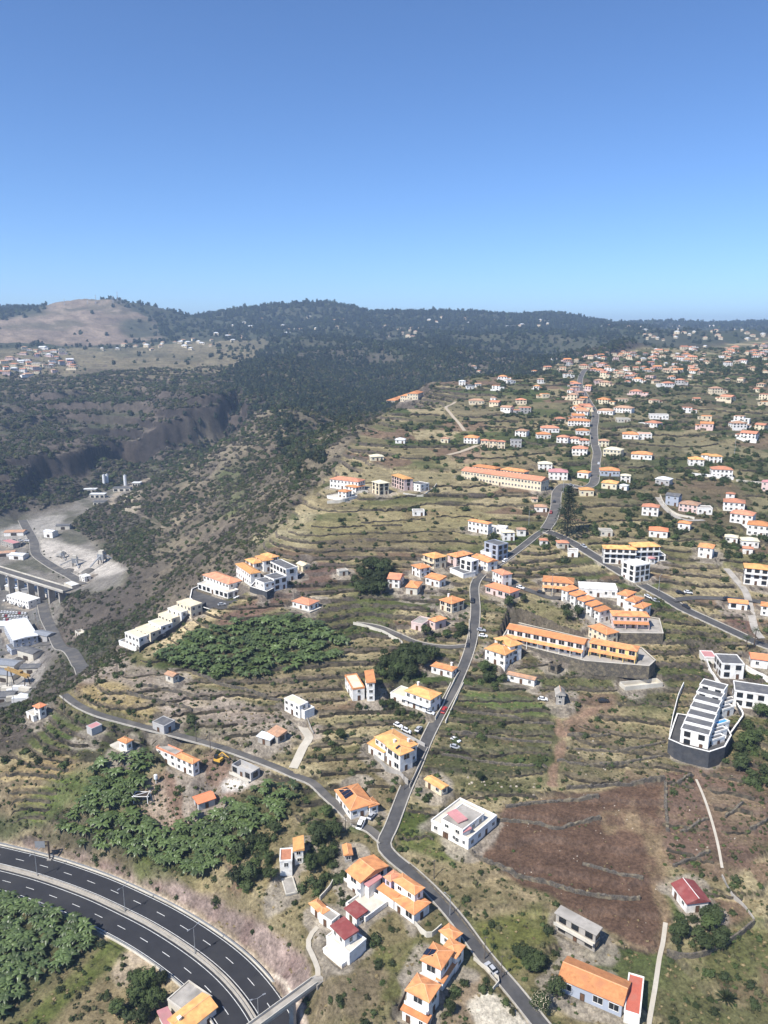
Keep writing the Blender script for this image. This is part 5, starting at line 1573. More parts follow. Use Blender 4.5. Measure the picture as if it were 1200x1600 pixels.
# west side: stony terraces, dry grass, building site
cover((0.26, 0.215, 0.175), [(105, 1075), (150, 1035), (215, 1035), (300, 1075), (420, 1110), (500, 1130), (500, 1165), (430, 1150), (330, 1140), (230, 1110), (160, 1095)], 3, 0.92, brk=(7, 0.35))
cover((0.24, 0.20, 0.15), [(300, 1130), (450, 1140), (460, 1180), (380, 1180), (300, 1160)], 3, 0.8, brk=(6, 0.5))
cover((0.27, 0.21, 0.10), [(130, 1075), (180, 1065), (205, 1080), (250, 1110), (280, 1125), (200, 1120), (150, 1105), (120, 1090)], 3, 0.9, brk=(6, 0.4))
cover((0.22, 0.175, 0.11), [(340, 1065), (450, 1050), (540, 1060), (520, 1110), (420, 1095)], 3, 0.75, brk=(6, 0.6))
cover((0.30, 0.23, 0.12), [(-100, 1230), (40, 1190), (85, 1215), (80, 1265), (20, 1290), (-100, 1300)], 3, 0.9, brk=(5, 0.35))
cover((0.27, 0.20, 0.10), [(50, 1190), (85, 1178), (115, 1190), (110, 1215), (70, 1225)], 3, 0.9)
cover((0.075, 0.105, 0.025), [(75, 1225), (125, 1205), (130, 1245), (60, 1300), (-100, 1315), (-100, 1300), (20, 1290)], 2, 0.9, brk=(4, 0.3))
cover((0.20, 0.135, 0.10), [(215, 1245), (250, 1210), (330, 1180), (390, 1195), (400, 1225), (350, 1255), (290, 1295), (250, 1300), (225, 1270)], 2, 0.95, 0.5)
cover((0.34, 0.27, 0.20), [(210, 1245), (240, 1215), (262, 1225), (262, 1260), (280, 1285), (262, 1300), (225, 1265)], 2, 0.8, 0.6, brk=(5, 0.4))
cover((0.55, 0.52, 0.47), [(345, 1228), (362, 1216), (395, 1215), (405, 1225), (375, 1238), (350, 1240)], 1, 0.95, 0.4)
# motorway cutting and verges: pinkish weathered tuff
hwd = np.full(Z.shape, 1e9, np.float32)
hws = np.zeros(Z.shape, np.float32)
hwl = np.zeros(Z.shape, np.float32)
sd = side_dirs(hw)
for k_, (p, d) in enumerate(zip(hw, sd)):
    js, is_ = window(p.x, p.y, 45)
    dd = np.hypot(GX[js, is_] - p.x, GY[js, is_] - p.y)
    m = dd < hwd[js, is_]
    hwd[js, is_][m] = dd[m]
    hwl[js, is_][m] = (L_[k_] - (GX[js, is_] - p.x) * d.y + (GY[js, is_] - p.y) * d.x)[m]
    hws[js, is_][m] = ((GX[js, is_] - p.x) * d.x + (GY[js, is_] - p.y) * d.y)[m]
cutm = blur(((hwd > 10) & (hwd < 32) & (hws < 0) & (Z > HWZ + 0.3)).astype(np.float32), 2) * zone([(-150, 1304), (0, 1312), (80, 1317), (140, 1335), (210, 1360), (270, 1377), (340, 1404), (400, 1436), (450, 1470), (487, 1512), (470, 1640), (380, 1640), (300, 1480), (150, 1400), (0, 1350), (-150, 1320)], 1, 0.25)
gul = fbm(hwl, hwd * 0.25, 5, 3, 131) * 1.3 + fbm(GX, GY, 3, 3, 133) * 0.5
Z -= cutm * np.clip(0.5 + gul, 0, 1.3) * 1.5 * np.clip((hwd - 10.8) / 2.5, 0, 1)
ROCKY = (1 - np.clip(cutm * 1.5, 0, 1)) * np.clip(0.3 + (GR - 260) / 120, 0.3, 1).astype(np.float32) * (1 - 0.95 * cliffm)
mixin(cutm, (0.19, 0.145, 0.125))
mixin(cutm * nz(4, 132, 0.0, 0.4), (0.28, 0.215, 0.185))
mixin(cutm * np.clip(gul * 1.6, 0, 0.8), (0.17, 0.12, 0.105))
verge = np.clip(1 - (hwd - 9.5) / 4, 0, 1) * (hws > 0)
mixin(verge, (0.42, 0.34, 0.23))
mixin(np.clip(1 - np.abs(hwd - 11.2) / 1.0, 0, 1) * (hws < 0), (0.46, 0.39, 0.31))
cover((0.085, 0.105, 0.026), [(200, 1440), (120, 1505), (60, 1560), (0, 1600), (-60, 1640), (30, 1640), (90, 1570), (150, 1525), (205, 1475)], 2, 0.9, brk=(4, 0.3))
cover((0.19, 0.15, 0.085), [(60, 1590), (110, 1545), (170, 1535), (200, 1560), (180, 1620), (40, 1640)], 2, 0.8, brk=(4, 0.5))
cover((0.42, 0.34, 0.25), [(175, 1500), (205, 1475), (245, 1500), (215, 1530), (180, 1545), (165, 1525)], 2, 0.85, brk=(5, 0.5))
for bf in ([(62, 1312), (100, 1285), (132, 1250), (140, 1205), (155, 1185), (225, 1172), (238, 1200), (232, 1235), (212, 1262), (250, 1305), (300, 1285), (345, 1262), (400, 1235), (470, 1232), (440, 1285), (400, 1300), (350, 1345), (312, 1375), (270, 1360), (225, 1345), (150, 1330)],
           [(-60, 1395), (20, 1405), (70, 1420), (135, 1448), (150, 1470), (110, 1512), (60, 1545), (20, 1585), (-60, 1600)],
           [(232, 1030), (270, 1012), (300, 990), (345, 985), (400, 970), (450, 965), (500, 978), (545, 1005), (530, 1035), (480, 1040), (420, 1058), (355, 1066), (300, 1052)]):
    cover((0.045, 0.052, 0.022), bf, 2, 0.85, 0.5, brk=(6, 0.35))
cover((0.09, 0.11, 0.03), [(218, 1345), (235, 1328), (245, 1350), (225, 1360)], 2, 0.8)

cover((0.50, 0.45, 0.36), [(733, 1572), (768, 1548), (800, 1570), (832, 1600), (832, 1640), (760, 1640)], 1, 0.9, 0.4)
for nm, (c, w) in ROADS.items():
    if nm.startswith(('dirt_track', 'valley_track')):
        col = (0.22, 0.145, 0.10) if nm[0] == 'd' else (0.36, 0.30, 0.22)
        for p in c:
            js, is_ = window(p.x, p.y, w + 3)
            d = np.hypot(GX[js, is_] - p.x, GY[js, is_] - p.y)
            ww = np.clip((w / 2 * (1.05 + 0.9 * fbm(GX[js, is_], GY[js, is_], 5, 2, 55)) - d) / 1.2, 0, 0.75)[..., None]
            C[js, is_] = C[js, is_] * (1 - ww) + np.array(col, np.float32) * ww
# trodden earth and paving round the houses
for hs in HOUSES:
    for b_ in hs['blocks'][:1]:
        f = b_['f']
        cx = f['o'] + f['ux'] * f['W'] / 2 + f['uy'] * f['D'] / 2
        js, is_ = window(cx.x, cx.y, math.hypot(f['W'], f['D']) / 2 + 8)
        dx, dy = GX[js, is_] - cx.x, GY[js, is_] - cx.y
        d = np.hypot(np.maximum(np.abs(dx * f['ux'].x + dy * f['ux'].y) - f['W'] / 2, 0), np.maximum(np.abs(dx * f['uy'].x + dy * f['uy'].y) - f['D'] / 2, 0))
        w = np.clip((4.5 + 5 * fbm(GX[js, is_], GY[js, is_], 9, 2, 77) - d) / 1.5, 0, 0.8)[..., None]
        C[js, is_] = C[js, is_] * (1 - w) + np.array((0.27, 0.235, 0.19), np.float32) * w
# ------------------------------------------------------------------ build the land as one sheet
def build_land():
    me = bpy.data.meshes.new('ground')
    nv = NR * NA
    me.vertices.add(nv)
    co = np.stack([GX, GY, Z], -1).reshape(-1, 3).astype(np.float32)
    me.vertices.foreach_set('co', co.ravel())
    idx = np.arange(nv).reshape(NR, NA)
    q = np.stack([idx[:-1, :-1], idx[1:, :-1], idx[1:, 1:], idx[:-1, 1:]], -1).reshape(-1, 4)[:, ::-1]
    nq = len(q)
    me.loops.add(nq * 4)
    me.polygons.add(nq)
    me.loops.foreach_set('vertex_index', q.ravel().astype(np.int32))
    me.polygons.foreach_set('loop_start', (np.arange(nq) * 4).astype(np.int32))
    me.polygons.foreach_set('loop_total', np.full(nq, 4, np.int32))
    me.polygons.foreach_set('use_smooth', np.ones(nq, bool))
    me.update(calc_edges=True)
    at = me.color_attributes.new('cover', 'FLOAT_COLOR', 'POINT')
    at.data.foreach_set('color', np.concatenate([C.reshape(-1, 3), ROCKY.reshape(-1, 1)], 1).astype(np.float32).ravel())
    m = bpy.data.materials.new('land')
    m.use_nodes = True
    N, L = m.node_tree.nodes, m.node_tree.links
    b = N['Principled BSDF']
    b.inputs['Roughness'].default_value = 0.95
    b.inputs['Specular IOR Level'].default_value = 0.1
    a = N.new('ShaderNodeAttribute')
    a.attribute_name = 'cover'
    geo = N.new('ShaderNodeNewGeometry')
    def noise(scale, det=6, ro=0.7):
        t = N.new('ShaderNodeTexNoise')
        t.inputs['Scale'].default_value = scale
        t.inputs['Detail'].default_value = det
        t.inputs['Roughness'].default_value = ro
        L.new(geo.outputs['Position'], t.inputs['Vector'])
        return t.outputs['Fac']
    def rng_(v, a0, a1, b0, b1):
        r = N.new('ShaderNodeMapRange')
        r.inputs[1].default_value, r.inputs[2].default_value, r.inputs[3].default_value, r.inputs[4].default_value = a0, a1, b0, b1
        L.new(v, r.inputs[0])
        return r.outputs[0]
    def mul(u, v):
        x = N.new('ShaderNodeMath')
        x.operation = 'MULTIPLY'
        L.new(u, x.inputs[0]); L.new(v, x.inputs[1])
        return x.outputs[0]
    n_f, n_m, n_l = noise(0.9, 8, 0.75), noise(0.16, 6), noise(0.025, 5)
    f = mul(mul(rng_(n_f, 0.3, 0.7, 0.35, 1.6), rng_(n_m, 0.3, 0.7, 0.62, 1.38)), rng_(n_l, 0.3, 0.7, 0.85, 1.15))
    sc = N.new('ShaderNodeVectorMath')
    sc.operation = 'SCALE'
    L.new(a.outputs['Color'], sc.inputs[0])
    L.new(f, sc.inputs['Scale'])
    # dry tufts
    tuft = rng_(noise(1.7, 5, 0.8), 0.56, 0.68, 0, 0.55)
    mx = N.new('ShaderNodeMix'); mx.data_type = 'RGBA'
    L.new(tuft, mx.inputs[0]); L.new(sc.outputs[0], mx.inputs[6])
    t2 = N.new('ShaderNodeVectorMath'); t2.operation = 'MULTIPLY_ADD'
    L.new(a.outputs['Color'], t2.inputs[0]); t2.inputs[1].default_value = (1.5, 1.4, 1.25); t2.inputs[2].default_value = (0.03, 0.025, 0.012)
    L.new(t2.outputs[0], mx.inputs[7])
    # bare stone where the land is steep: terrace risers, cliffs
    sx = N.new('ShaderNodeSeparateXYZ')
    L.new(geo.outputs['True Normal'], sx.inputs[0])
    st = mul(rng_(sx.outputs[2], 0.68, 0.88, 0.8, 0.0), a.outputs['Alpha'])
    rock = N.new('ShaderNodeVectorMath'); rock.operation = 'SCALE'
    rock.inputs[0].default_value = (0.085, 0.070, 0.060)
    L.new(f, rock.inputs['Scale'])
    mx2 = N.new('ShaderNodeMix'); mx2.data_type = 'RGBA'
    L.new(st, mx2.inputs[0]); L.new(mx.outputs[2], mx2.inputs[6]); L.new(rock.outputs[0], mx2.inputs[7])
    L.new(mx2.outputs[2], b.inputs['Base Color'])
    bp = N.new('ShaderNodeBump')
    bp.inputs['Strength'].default_value = 0.8
    bp.inputs['Distance'].default_value = 0.5
    L.new(n_f, bp.inputs['Height'])
    L.new(bp.outputs[0], b.inputs['Normal'])
    me.materials.append(m)
    o = bpy.data.objects.new('ground', me)
    COL.objects.link(o)
    o['kind'] = 'structure'
    return o
# ------------------------------------------------------------------ vegetation
mat('leaf_dark', (0.044, 0.060, 0.021), 0.7, 0.25, 0.5, rnd=0.40, spec=0.25)
mat('leaf_mid', (0.056, 0.078, 0.024), 0.7, 0.25, 0.5, rnd=0.40, spec=0.25)
mat('leaf_olive', (0.085, 0.086, 0.040), 0.8, 0.25, 0.5, rnd=0.40, spec=0.2)
mat('leaf_grey', (0.105, 0.094, 0.074), 0.85, 0.25, 0.4, rnd=0.45, spec=0.15)
mat('leaf_dry', (0.23, 0.18, 0.095), 0.9, 0.25, 0.5, rnd=0.35, spec=0.15)
mat('leaf_pine', (0.030, 0.042, 0.026), 0.8, 0.25, 0.3, rnd=0.35, spec=0.2)
mat('banana_leaf', (0.076, 0.108, 0.032), 0.45, 0.25, 0.8, rnd=0.40, spec=0.5)
def leaf_quads(mb, c, nrm, s, r_, m=0):
    nrm = nrm.normalized()
    a = nrm.orthogonal().normalized()
    a.rotate(__import__('mathutils').Quaternion(nrm, r_.uniform(0, 6.28)))
    b = nrm.cross(a)
    mb.face([c - a * s, c + b * s * 0.55 + nrm * s * 0.2, c + a * s, c - b * s * 0.55 + nrm * s * 0.2], m)
def crown_mb(seed, nclump, nleaf, ls, sq=0.8, core=0.62, low=-0.35):
    """leafy crown of unit radius resting around z = 0..: clumps of leaf faces round a ragged core"""
    r_ = random.Random(seed)
    mb = MB()
    if core:
        rings = [(-0.55, 0.5), (-0.2, 0.9), (0.25, 0.95), (0.62, 0.68), (0.86, 0.3)]
        vs_ = []
        for zz, rr in rings:
            vs_.append([Vector((math.cos(t) * rr * core * r_.uniform(0.75, 1.2), math.sin(t) * rr * core * r_.uniform(0.75, 1.2), zz * core * sq * r_.uniform(0.85, 1.1))) for t in [k * math.pi / 4 for k in range(8)]])
        for a, b in zip(vs_, vs_[1:]):
            for k in range(8):
                mb.face([a[k], a[(k + 1) % 8], b[(k + 1) % 8], b[k]])
        mb.face(vs_[-1])
    for _ in range(nclump):
        while True:
            d = Vector((r_.uniform(-1, 1), r_.uniform(-1, 1), r_.uniform(low, 1)))
            if 0.2 < d.length < 1:
                break
        d.normalize()
        c = Vector((d.x, d.y, d.z * sq)) * r_.uniform(0.55, 0.86)
        cr = r_.uniform(0.2, 0.36)
        for _ in range(nleaf):
            e = Vector((r_.gauss(0, 1), r_.gauss(0, 1), r_.gauss(0.3, 1))).normalized()
            p = c + Vector((e.x, e.y, e.z * 0.8)) * cr * r_.uniform(0.6, 1.05)
            leaf_quads(mb, p, e + d * 0.6 + Vector((r_.uniform(-.5, .5), r_.uniform(-.5, .5), r_.uniform(-.3, .6))), ls * r_.uniform(0.7, 1.3), r_)
    return mb
def lift(mb, dz):
    mb.v = [(v[0], v[1], v[2] + dz) for v in mb.v]
    return mb
def banana_mb(seed):
    r_ = random.Random(seed)
    mb = MB()
    mb.tube((0, 0, -0.3), (r_.uniform(-.1, .1), r_.uniform(-.1, .1), 1.7), 0.16, 0.10, 5, 0, False)
    for k in range(9):
        t = k * 2.4 + r_.uniform(-.3, .3)
        up = r_.uniform(0.5, 1.25)
        Ln = r_.uniform(1.5, 2.1)
        d = Vector((math.cos(t), math.sin(t), 0))
        s = Vector((-d.y, d.x, 0))
        prev = None
        for q in range(6):
            f = q / 5
            p = Vector((0, 0, 1.6)) + d * (Ln * f * math.cos(up * (1 - f * 0.8))) + Vector((0, 0, Ln * (f * math.sin(up) - f * f * 0.75)))
            w = 0.36 * math.sin(math.pi * min(1, 0.12 + f * 0.86)) + 0.02
            cur = (p - s * w + Vector((0, 0, -0.1 * w)), p + Vector((0, 0, 0.10 * w)), p + s * w + Vector((0, 0, -0.1 * w)))
            if prev:
                mb.face([prev[0], prev[1], cur[1], cur[0]], 1)
                mb.face([prev[1], prev[2], cur[2], cur[1]], 1)
            prev = cur
    return mb
def palm_parts(h, seed, nf=16, Ln=3.0):
    r_ = random.Random(seed)
    tr = MB()
    tr.tube((0, 0, -0.5), (0.15, 0, h), 0.32, 0.2, 8)
    cr = MB()
    for k in range(nf):
        t = k * 2.399
        up = r_.uniform(-0.2, 1.2)
        d = Vector((math.cos(t), math.sin(t), 0))
        s = Vector((-d.y, d.x, 0))
        prev = None
        for q in range(8):
            f = q / 7
            p = Vector((0.15, 0, h)) + d * (Ln * f * math.cos(up * (1 - f))) + Vector((0, 0, Ln * (f * math.sin(up) - f * f * 0.65)))
            w = 0.55 * math.sin(math.pi * min(1, 0.1 + f * 0.85)) + 0.03
            cur = (p - s * w - Vector((0, 0, w * 0.45)), p, p + s * w - Vector((0, 0, w * 0.45)))
            if prev and q % 1 == 0:
                mid = lambda a, b, f_: a + (b - a) * f_
                cr.face([prev[1], mid(prev[1], cur[1], 0.75), mid(prev[0], cur[0], 1.0)])
                cr.face([prev[1], mid(prev[1], cur[1], 0.75), mid(prev[2], cur[2], 1.0)])
            prev = cur
    return tr, cr
SHRUB = {}
for nm, m, sd, nc, nl, ls, sq in [('dark', 'leaf_dark', 1, 16, 16, 0.15, 0.85), ('mid', 'leaf_mid', 2, 16, 16, 0.15, 0.8), ('olive', 'leaf_olive', 3, 15, 15, 0.15, 0.75), ('grey', 'leaf_grey', 4, 15, 14, 0.16, 0.7), ('dry', 'leaf_dry', 5, 14, 14, 0.14, 0.6), ('pine', 'leaf_pine', 6, 16, 14, 0.17, 1.25)]:
    SHRUB[nm] = [lift(crown_mb(sd * 10 + q, nc, nl, ls, sq), 0.35 * sq).mesh('shrub', m) for q in range(3)]
CROWN = {nm: [crown_mb(70 + i * 5 + q, 34, 26, 0.105, 0.85, 0.55).mesh('crown', m) for q in range(3)] for i, (nm, m) in enumerate([('dark', 'leaf_dark'), ('mid', 'leaf_mid'), ('olive', 'leaf_olive')])}
tm = MB()
tm.tube((0, 0, -0.6), (0.05, 0, 0.75), 0.10, 0.07, 7)
for k in range(5):
    t = k * 1.3
    tm.tube((0.04, 0, 0.55 + 0.05 * k), (math.cos(t) * 0.5, math.sin(t) * 0.5, 1.0 + 0.08 * k), 0.045, 0.02, 5)
TRUNK = tm.mesh('trunk', 'bark')
BANANA = [banana_mb(s).mesh('banana_plant', ['bark', 'banana_leaf']) for s in (1, 2, 3, 4)]
def scatter_tree():
    ng = bpy.data.node_groups.new('scatter', 'GeometryNodeTree')
    ng.interface.new_socket('Geometry', in_out='INPUT', socket_type='NodeSocketGeometry')
    ob = ng.interface.new_socket('Object', in_out='INPUT', socket_type='NodeSocketObject')
    ng.interface.new_socket('Geometry', in_out='OUTPUT', socket_type='NodeSocketGeometry')
    N, L = ng.nodes, ng.links
    gi, go = N.new('NodeGroupInput'), N.new('NodeGroupOutput')
    iop, oi = N.new('GeometryNodeInstanceOnPoints'), N.new('GeometryNodeObjectInfo')
    oi.inputs['As Instance'].default_value = True
    a1, a2 = N.new('GeometryNodeInputNamedAttribute'), N.new('GeometryNodeInputNamedAttribute')
    for a, nm in ((a1, 'rot'), (a2, 'scl')):
        a.data_type = 'FLOAT_VECTOR'
        a.inputs['Name'].default_value = nm
    L.new(gi.outputs[0], iop.inputs['Points'])
    L.new(gi.outputs[1], oi.inputs['Object'])
    L.new(oi.outputs['Geometry'], iop.inputs['Instance'])
    L.new(a1.outputs['Attribute'], iop.inputs['Rotation'])
    L.new(a2.outputs['Attribute'], iop.inputs['Scale'])
    L.new(iop.outputs[0], go.inputs[0])
    return ng, ob.identifier
NG, NGID = scatter_tree()
_protos = {}
def scatter(name, label, me, pts, scl, cat='undergrowth'):
    """mass of plants nobody could count: one object, one instance per point"""
    if len(pts) == 0:
        return
    if me.name not in _protos:
        _protos[me.name] = bpy.data.objects.new('plant_form', me)
    pm = bpy.data.meshes.new(name)
    pm.vertices.add(len(pts))
    pm.vertices.foreach_set('co', np.asarray(pts, np.float32).ravel())
    n_ = len(pts)
    r = np.zeros((n_, 3), np.float32)
    r[:, 2] = rng.uniform(0, 6.28, n_)
    r[:, 0] = rng.normal(0, 0.12, n_)
    r[:, 1] = rng.normal(0, 0.12, n_)
    a = pm.attributes.new('rot', 'FLOAT_VECTOR', 'POINT')
    a.data.foreach_set('vector', r.ravel())
    s = np.asarray(scl, np.float32)
    if s.ndim == 1:
        s = np.stack([s * rng.uniform(0.8, 1.25, n_), s * rng.uniform(0.8, 1.25, n_), s * rng.uniform(0.75, 1.2, n_)], 1)
    a = pm.attributes.new('scl', 'FLOAT_VECTOR', 'POINT')
    a.data.foreach_set('vector', s.astype(np.float32).ravel())
    o = bpy.data.objects.new(name, pm)
    COL.objects.link(o)
    md = o.modifiers.new('scatter', 'NODES')
    md.node_group = NG
    md[NGID] = _protos[me.name]
    o['kind'] = 'stuff'
    o['label'] = label
    o['category'] = cat
    return o
def busy_at(x, y):
    a = np.clip(((np.arctan2(x, y) - AZ0) / DAZ).round().astype(int), 0, NA - 1)
    l = np.clip(((np.log(np.maximum(np.hypot(x, y), 1)) - LR0) / DLR).round().astype(int), 0, NR - 1)
    return BUSY[l, a]
def grid_at(arr, x, y):
    a = np.clip(((np.arctan2(x, y) - AZ0) / DAZ).round().astype(int), 0, NA - 1)
    l = np.clip(((np.log(np.maximum(np.hypot(x, y), 1)) - LR0) / DLR).round().astype(int), 0, NR - 1)
    return arr[l, a]
def sample(pxpoly, per100, clump=None, seed=0, world=False):
    pl = pxpoly if world else gpoly(pxpoly)
    xs, ys = [p[0] for p in pl], [p[1] for p in pl]
    area = (max(xs) - min(xs)) * (max(ys) - min(ys))
    n_ = int(area * per100 / 100)
    r_ = np.random.default_rng(seed)
    x, y = r_.uniform(min(xs), max(xs), n_), r_.uniform(min(ys), max(ys), n_)
    m = in_poly(x, y, pl) & (busy_at(x, y) < 0.5)
    if clump:
        v = fbm(x, y, clump[0], 3, seed + 300)
        m &= r_.uniform(0, 1, n_) < np.clip((v - clump[1]) / (clump[2] - clump[1]), clump[3] if len(clump) > 3 else 0, 1)
    x, y = x[m], y[m]
    return x, y, Hgrid(Z, x, y)
def P3(x, y, z, dz=0.0):
    return np.stack([x, y, z + dz], 1)
NEAR_PLANTS = []       # (zone label, group, kind, look, x, y, z, radius)
def near_zone(pxs, per100, r0, r1, look, label, group, tree=0.0, seed=0, clump=None):
    x, y, z = sample(pxs, per100 * 2.0, clump, seed)
    r_ = random.Random(seed)
    for a, b, c in zip(x, y, z):
        t = r_.random() < tree
        NEAR_PLANTS.append((label, group, 'tree' if t else 'shrub', r_.choice(look), a, b, c, r_.uniform(r0, r1) * (1.35 if t else 1.1)))
def build_vegetation():
    # ---- gardens, orchards and thickets near the camera
    nz_ = near_zone
    nz_([(350, 1335), (380, 1310), (432, 1290), (435, 1350), (440, 1400), (400, 1400), (355, 1390)], 3.4, 1.3, 2.6, ['dark', 'mid'], 'round green {k} in the thicket above the motorway cutting', 'thicket above the cutting', 0.4, 1)
    nz_([(480, 1300), (525, 1300), (545, 1350), (530, 1385), (490, 1400), (462, 1400), (465, 1345), (480, 1335)], 4.0, 1.3, 2.6, ['dark', 'mid', 'dark'], 'leafy {k} between the small white house and broad gable house', 'garden trees below the lane', 0.5, 2)
    nz_([(470, 1235), (500, 1260), (525, 1290), (480, 1300), (440, 1290), (450, 1250)], 2.6, 0.8, 1.9, ['mid', 'olive', 'dark'], 'leafy {k} on the bank below the farm lane', 'bank below the farm lane', 0.15, 3)
    nz_([(1052, 1432), (1090, 1425), (1130, 1425), (1172, 1445), (1125, 1485), (1085, 1490), (1048, 1488)], 5.0, 1.2, 2.3, ['dark', 'dark', 'mid'], 'dense green orchard {k} in front of the maroon gabled cottage', 'orchard of the maroon gabled cottage', 0.5, 4)
    nz_([(1040, 1400), (1062, 1400), (1075, 1425), (1065, 1435), (1042, 1440)], 4.0, 0.9, 1.8, ['mid', 'mid'], 'bright green {k} beside the gable wall of the maroon cottage', 'garden beside the maroon cottage', 0.2, 5)
    nz_([(1168, 1112), (1200, 1090), (1230, 1100), (1240, 1235), (1170, 1235), (1140, 1195), (1150, 1170)], 3.6, 1.2, 2.6, ['dark', 'mid'], 'green {k} in the thicket beside the dark platform', 'thicket beside the platform', 0.35, 6)
    nz_([(565, 1085), (600, 1092), (640, 1105), (672, 1122), (660, 1130), (610, 1118), (570, 1110), (540, 1100)], 6.0, 1.0, 1.9, ['dark', 'dark', 'mid'], 'dense dark hedge {k} below the wide pale villa', 'hedge below the wide villa', 0.1, 7)
    nz_([(600, 1025), (640, 1010), (690, 1018), (705, 1030), (670, 1060), (630, 1070), (595, 1070), (590, 1045)], 3.4, 1.6, 3.0, ['dark', 'dark', 'mid'], 'tall dark {k} in the grove behind the wide pale villa', 'grove behind the wide villa', 0.6, 8)
    nz_([(545, 910), (570, 882), (605, 885), (610, 920), (590, 935), (555, 930)], 3.0, 1.8, 3.4, ['dark', 'dark'], 'dark {k} in the clump on the slope west of the hamlet', 'dark clump west of the hamlet', 0.5, 9)
    nz_([(655, 985), (690, 975), (728, 985), (728, 1002), (680, 1003), (655, 1000)], 3.4, 1.1, 2.4, ['dark', 'mid'], 'garden {k} in the plot below the old lane house', 'plot below the old lane house', 0.3, 10)
    nz_([(685, 950), (728, 946), (730, 957), (690, 962)], 4.5, 1.3, 2.2, ['dark'], 'dark {k} in front of the cream house with big hip roof', 'trees in front of the big hip roof house', 0.5, 11)
    nz_([(768, 930), (805, 928), (825, 938), (818, 952), (775, 945)], 3.5, 1.4, 2.8, ['dark'], 'dark {k} below the long low orange house', 'trees below the long low house', 0.5, 12)
    nz_([(880, 950), (900, 948), (908, 968), (885, 972)], 4.0, 1.5, 3.0, ['dark'], 'dark round {k} between the two terraces', 'trees between the terraces', 0.6, 13)
    nz_([(740, 1030), (800, 1022), (860, 1028), (900, 1035), (990, 1040), (1050, 1065), (1050, 1100), (940, 1075), (870, 1065), (780, 1045)], 1.7, 0.8, 2.2, ['mid', 'dark', 'olive'], 'scrubby {k} on the slope below the long stone wall', 'scrub below the long stone wall', 0.08, 14, (18, -0.3, 0.3))
    nz_([(740, 1035), (780, 1040), (800, 1065), (770, 1075), (735, 1065)], 3.4, 1.2, 2.4, ['mid', 'dark'], 'green {k} at the top of the bright meadow', 'trees at the top of the meadow', 0.35, 15)
    nz_([(690, 1125), (720, 1112), (800, 1128), (860, 1135), (862, 1190), (850, 1215), (760, 1225), (690, 1195)], 1.9, 0.7, 1.8, ['mid', 'dark', 'olive'], 'low {k} on the overgrown terraces beside the steep lane', 'overgrown terraces beside the lane', 0.03, 16, (12, -0.2, 0.3))
    nz_([(650, 1225), (680, 1240), (715, 1250), (718, 1268), (680, 1268), (652, 1250)], 5.0, 0.9, 1.8, ['dark', 'mid'], 'green {k} crowding the old orange shed', 'shrubs round the old shed', 0.2, 17)
    nz_([(805, 1490), (840, 1500), (862, 1525), (870, 1560), (840, 1560), (812, 1530)], 4.2, 1.2, 2.4, ['mid', 'dark'], 'tree-like green {k} between the lane and the long house', 'trees between the lane and the long house', 0.5, 18)
    nz_([(852, 1450), (872, 1452), (875, 1475), (855, 1480)], 4.5, 1.2, 2.2, ['dark', 'mid'], 'green {k} at the corner of the concrete ruin', 'shrubs at the ruin corner', 0.4, 19)
    nz_([(690, 1530), (720, 1515), (735, 1530), (712, 1575), (690, 1600), (683, 1570)], 6.0, 1.0, 1.9, ['dark', 'dark'], 'clipped dark {k} in the hedge beside the stacked villas', 'hedge beside the stacked villas', 0.1, 20)
    nz_([(735, 1510), (765, 1505), (775, 1530), (750, 1560), (735, 1540)], 4.2, 0.9, 1.7, ['mid', 'dark'], 'green {k} in the walled corner garden below the lane', 'walled corner garden', 0.1, 21)
    nz_([(650, 1440), (690, 1430), (680, 1455), (665, 1465), (650, 1455)], 4.5, 0.7, 1.4, ['mid', 'olive'], 'small {k} in the walled garden beside the veranda house', 'walled garden beside the veranda house', 0.0, 22)
    nz_([(190, 1545), (225, 1520), (262, 1520), (255, 1570), (215, 1610), (180, 1600)], 5.0, 1.3, 2.6, ['dark', 'mid'], 'dark {k} beside the concrete annexe by the motorway', 'trees beside the concrete annexe', 0.5, 23)
    nz_([(0, 1160), (60, 1120), (110, 1115), (150, 1130), (160, 1180), (100, 1200), (50, 1190), (0, 1220)], 2.2, 0.9, 2.2, ['mid', 'olive', 'dark'], 'scrubby {k} on the slope above the quarry yard', 'scrub above the quarry yard', 0.1, 24, (16, -0.3, 0.3))
    nz_([(200, 1110), (250, 1118), (240, 1140), (190, 1130)], 4.0, 0.9, 1.7, ['dark', 'mid'], 'dark {k} along the farm lane bank', 'farm lane bank', 0.1, 25)
    nz_([(285, 1118), (305, 1115), (310, 1135), (290, 1140)], 5.0, 1.3, 2.2, ['dark'], 'isolated round {k} on the stony terraces', 'round bush on the stony terraces', 0.2, 26)
    nz_([(1105, 1520), (1180, 1470), (1230, 1500), (1210, 1600), (1060, 1600), (1040, 1540)], 1.3, 0.8, 2.0, ['olive', 'mid', 'olive'], 'olive {k} on the rough slope at the photo corner', 'rough slope at the corner', 0.05, 27, (14, -0.3, 0.3))
    nz_([(1095, 985), (1160, 960), (1140, 975), (1110, 960), (1095, 955)], 3.0, 1.4, 2.6, ['dark'], 'dark {k} beside the ploughed plot by the main street', 'trees by the ploughed plot', 0.6, 28)
    nz_([(1160, 960), (1200, 950), (1210, 1000), (1190, 1000)], 3.0, 1.2, 2.4, ['dark', 'mid'], 'green {k} east of the ploughed plot', 'trees east of the ploughed plot', 0.3, 29)
    nz_([(500, 1130), (540, 1120), (560, 1150), (530, 1190), (490, 1180)], 2.6, 0.9, 2.0, ['olive', 'mid'], 'olive {k} on the bank above the concrete ramp', 'bank above the concrete ramp', 0.1, 30)
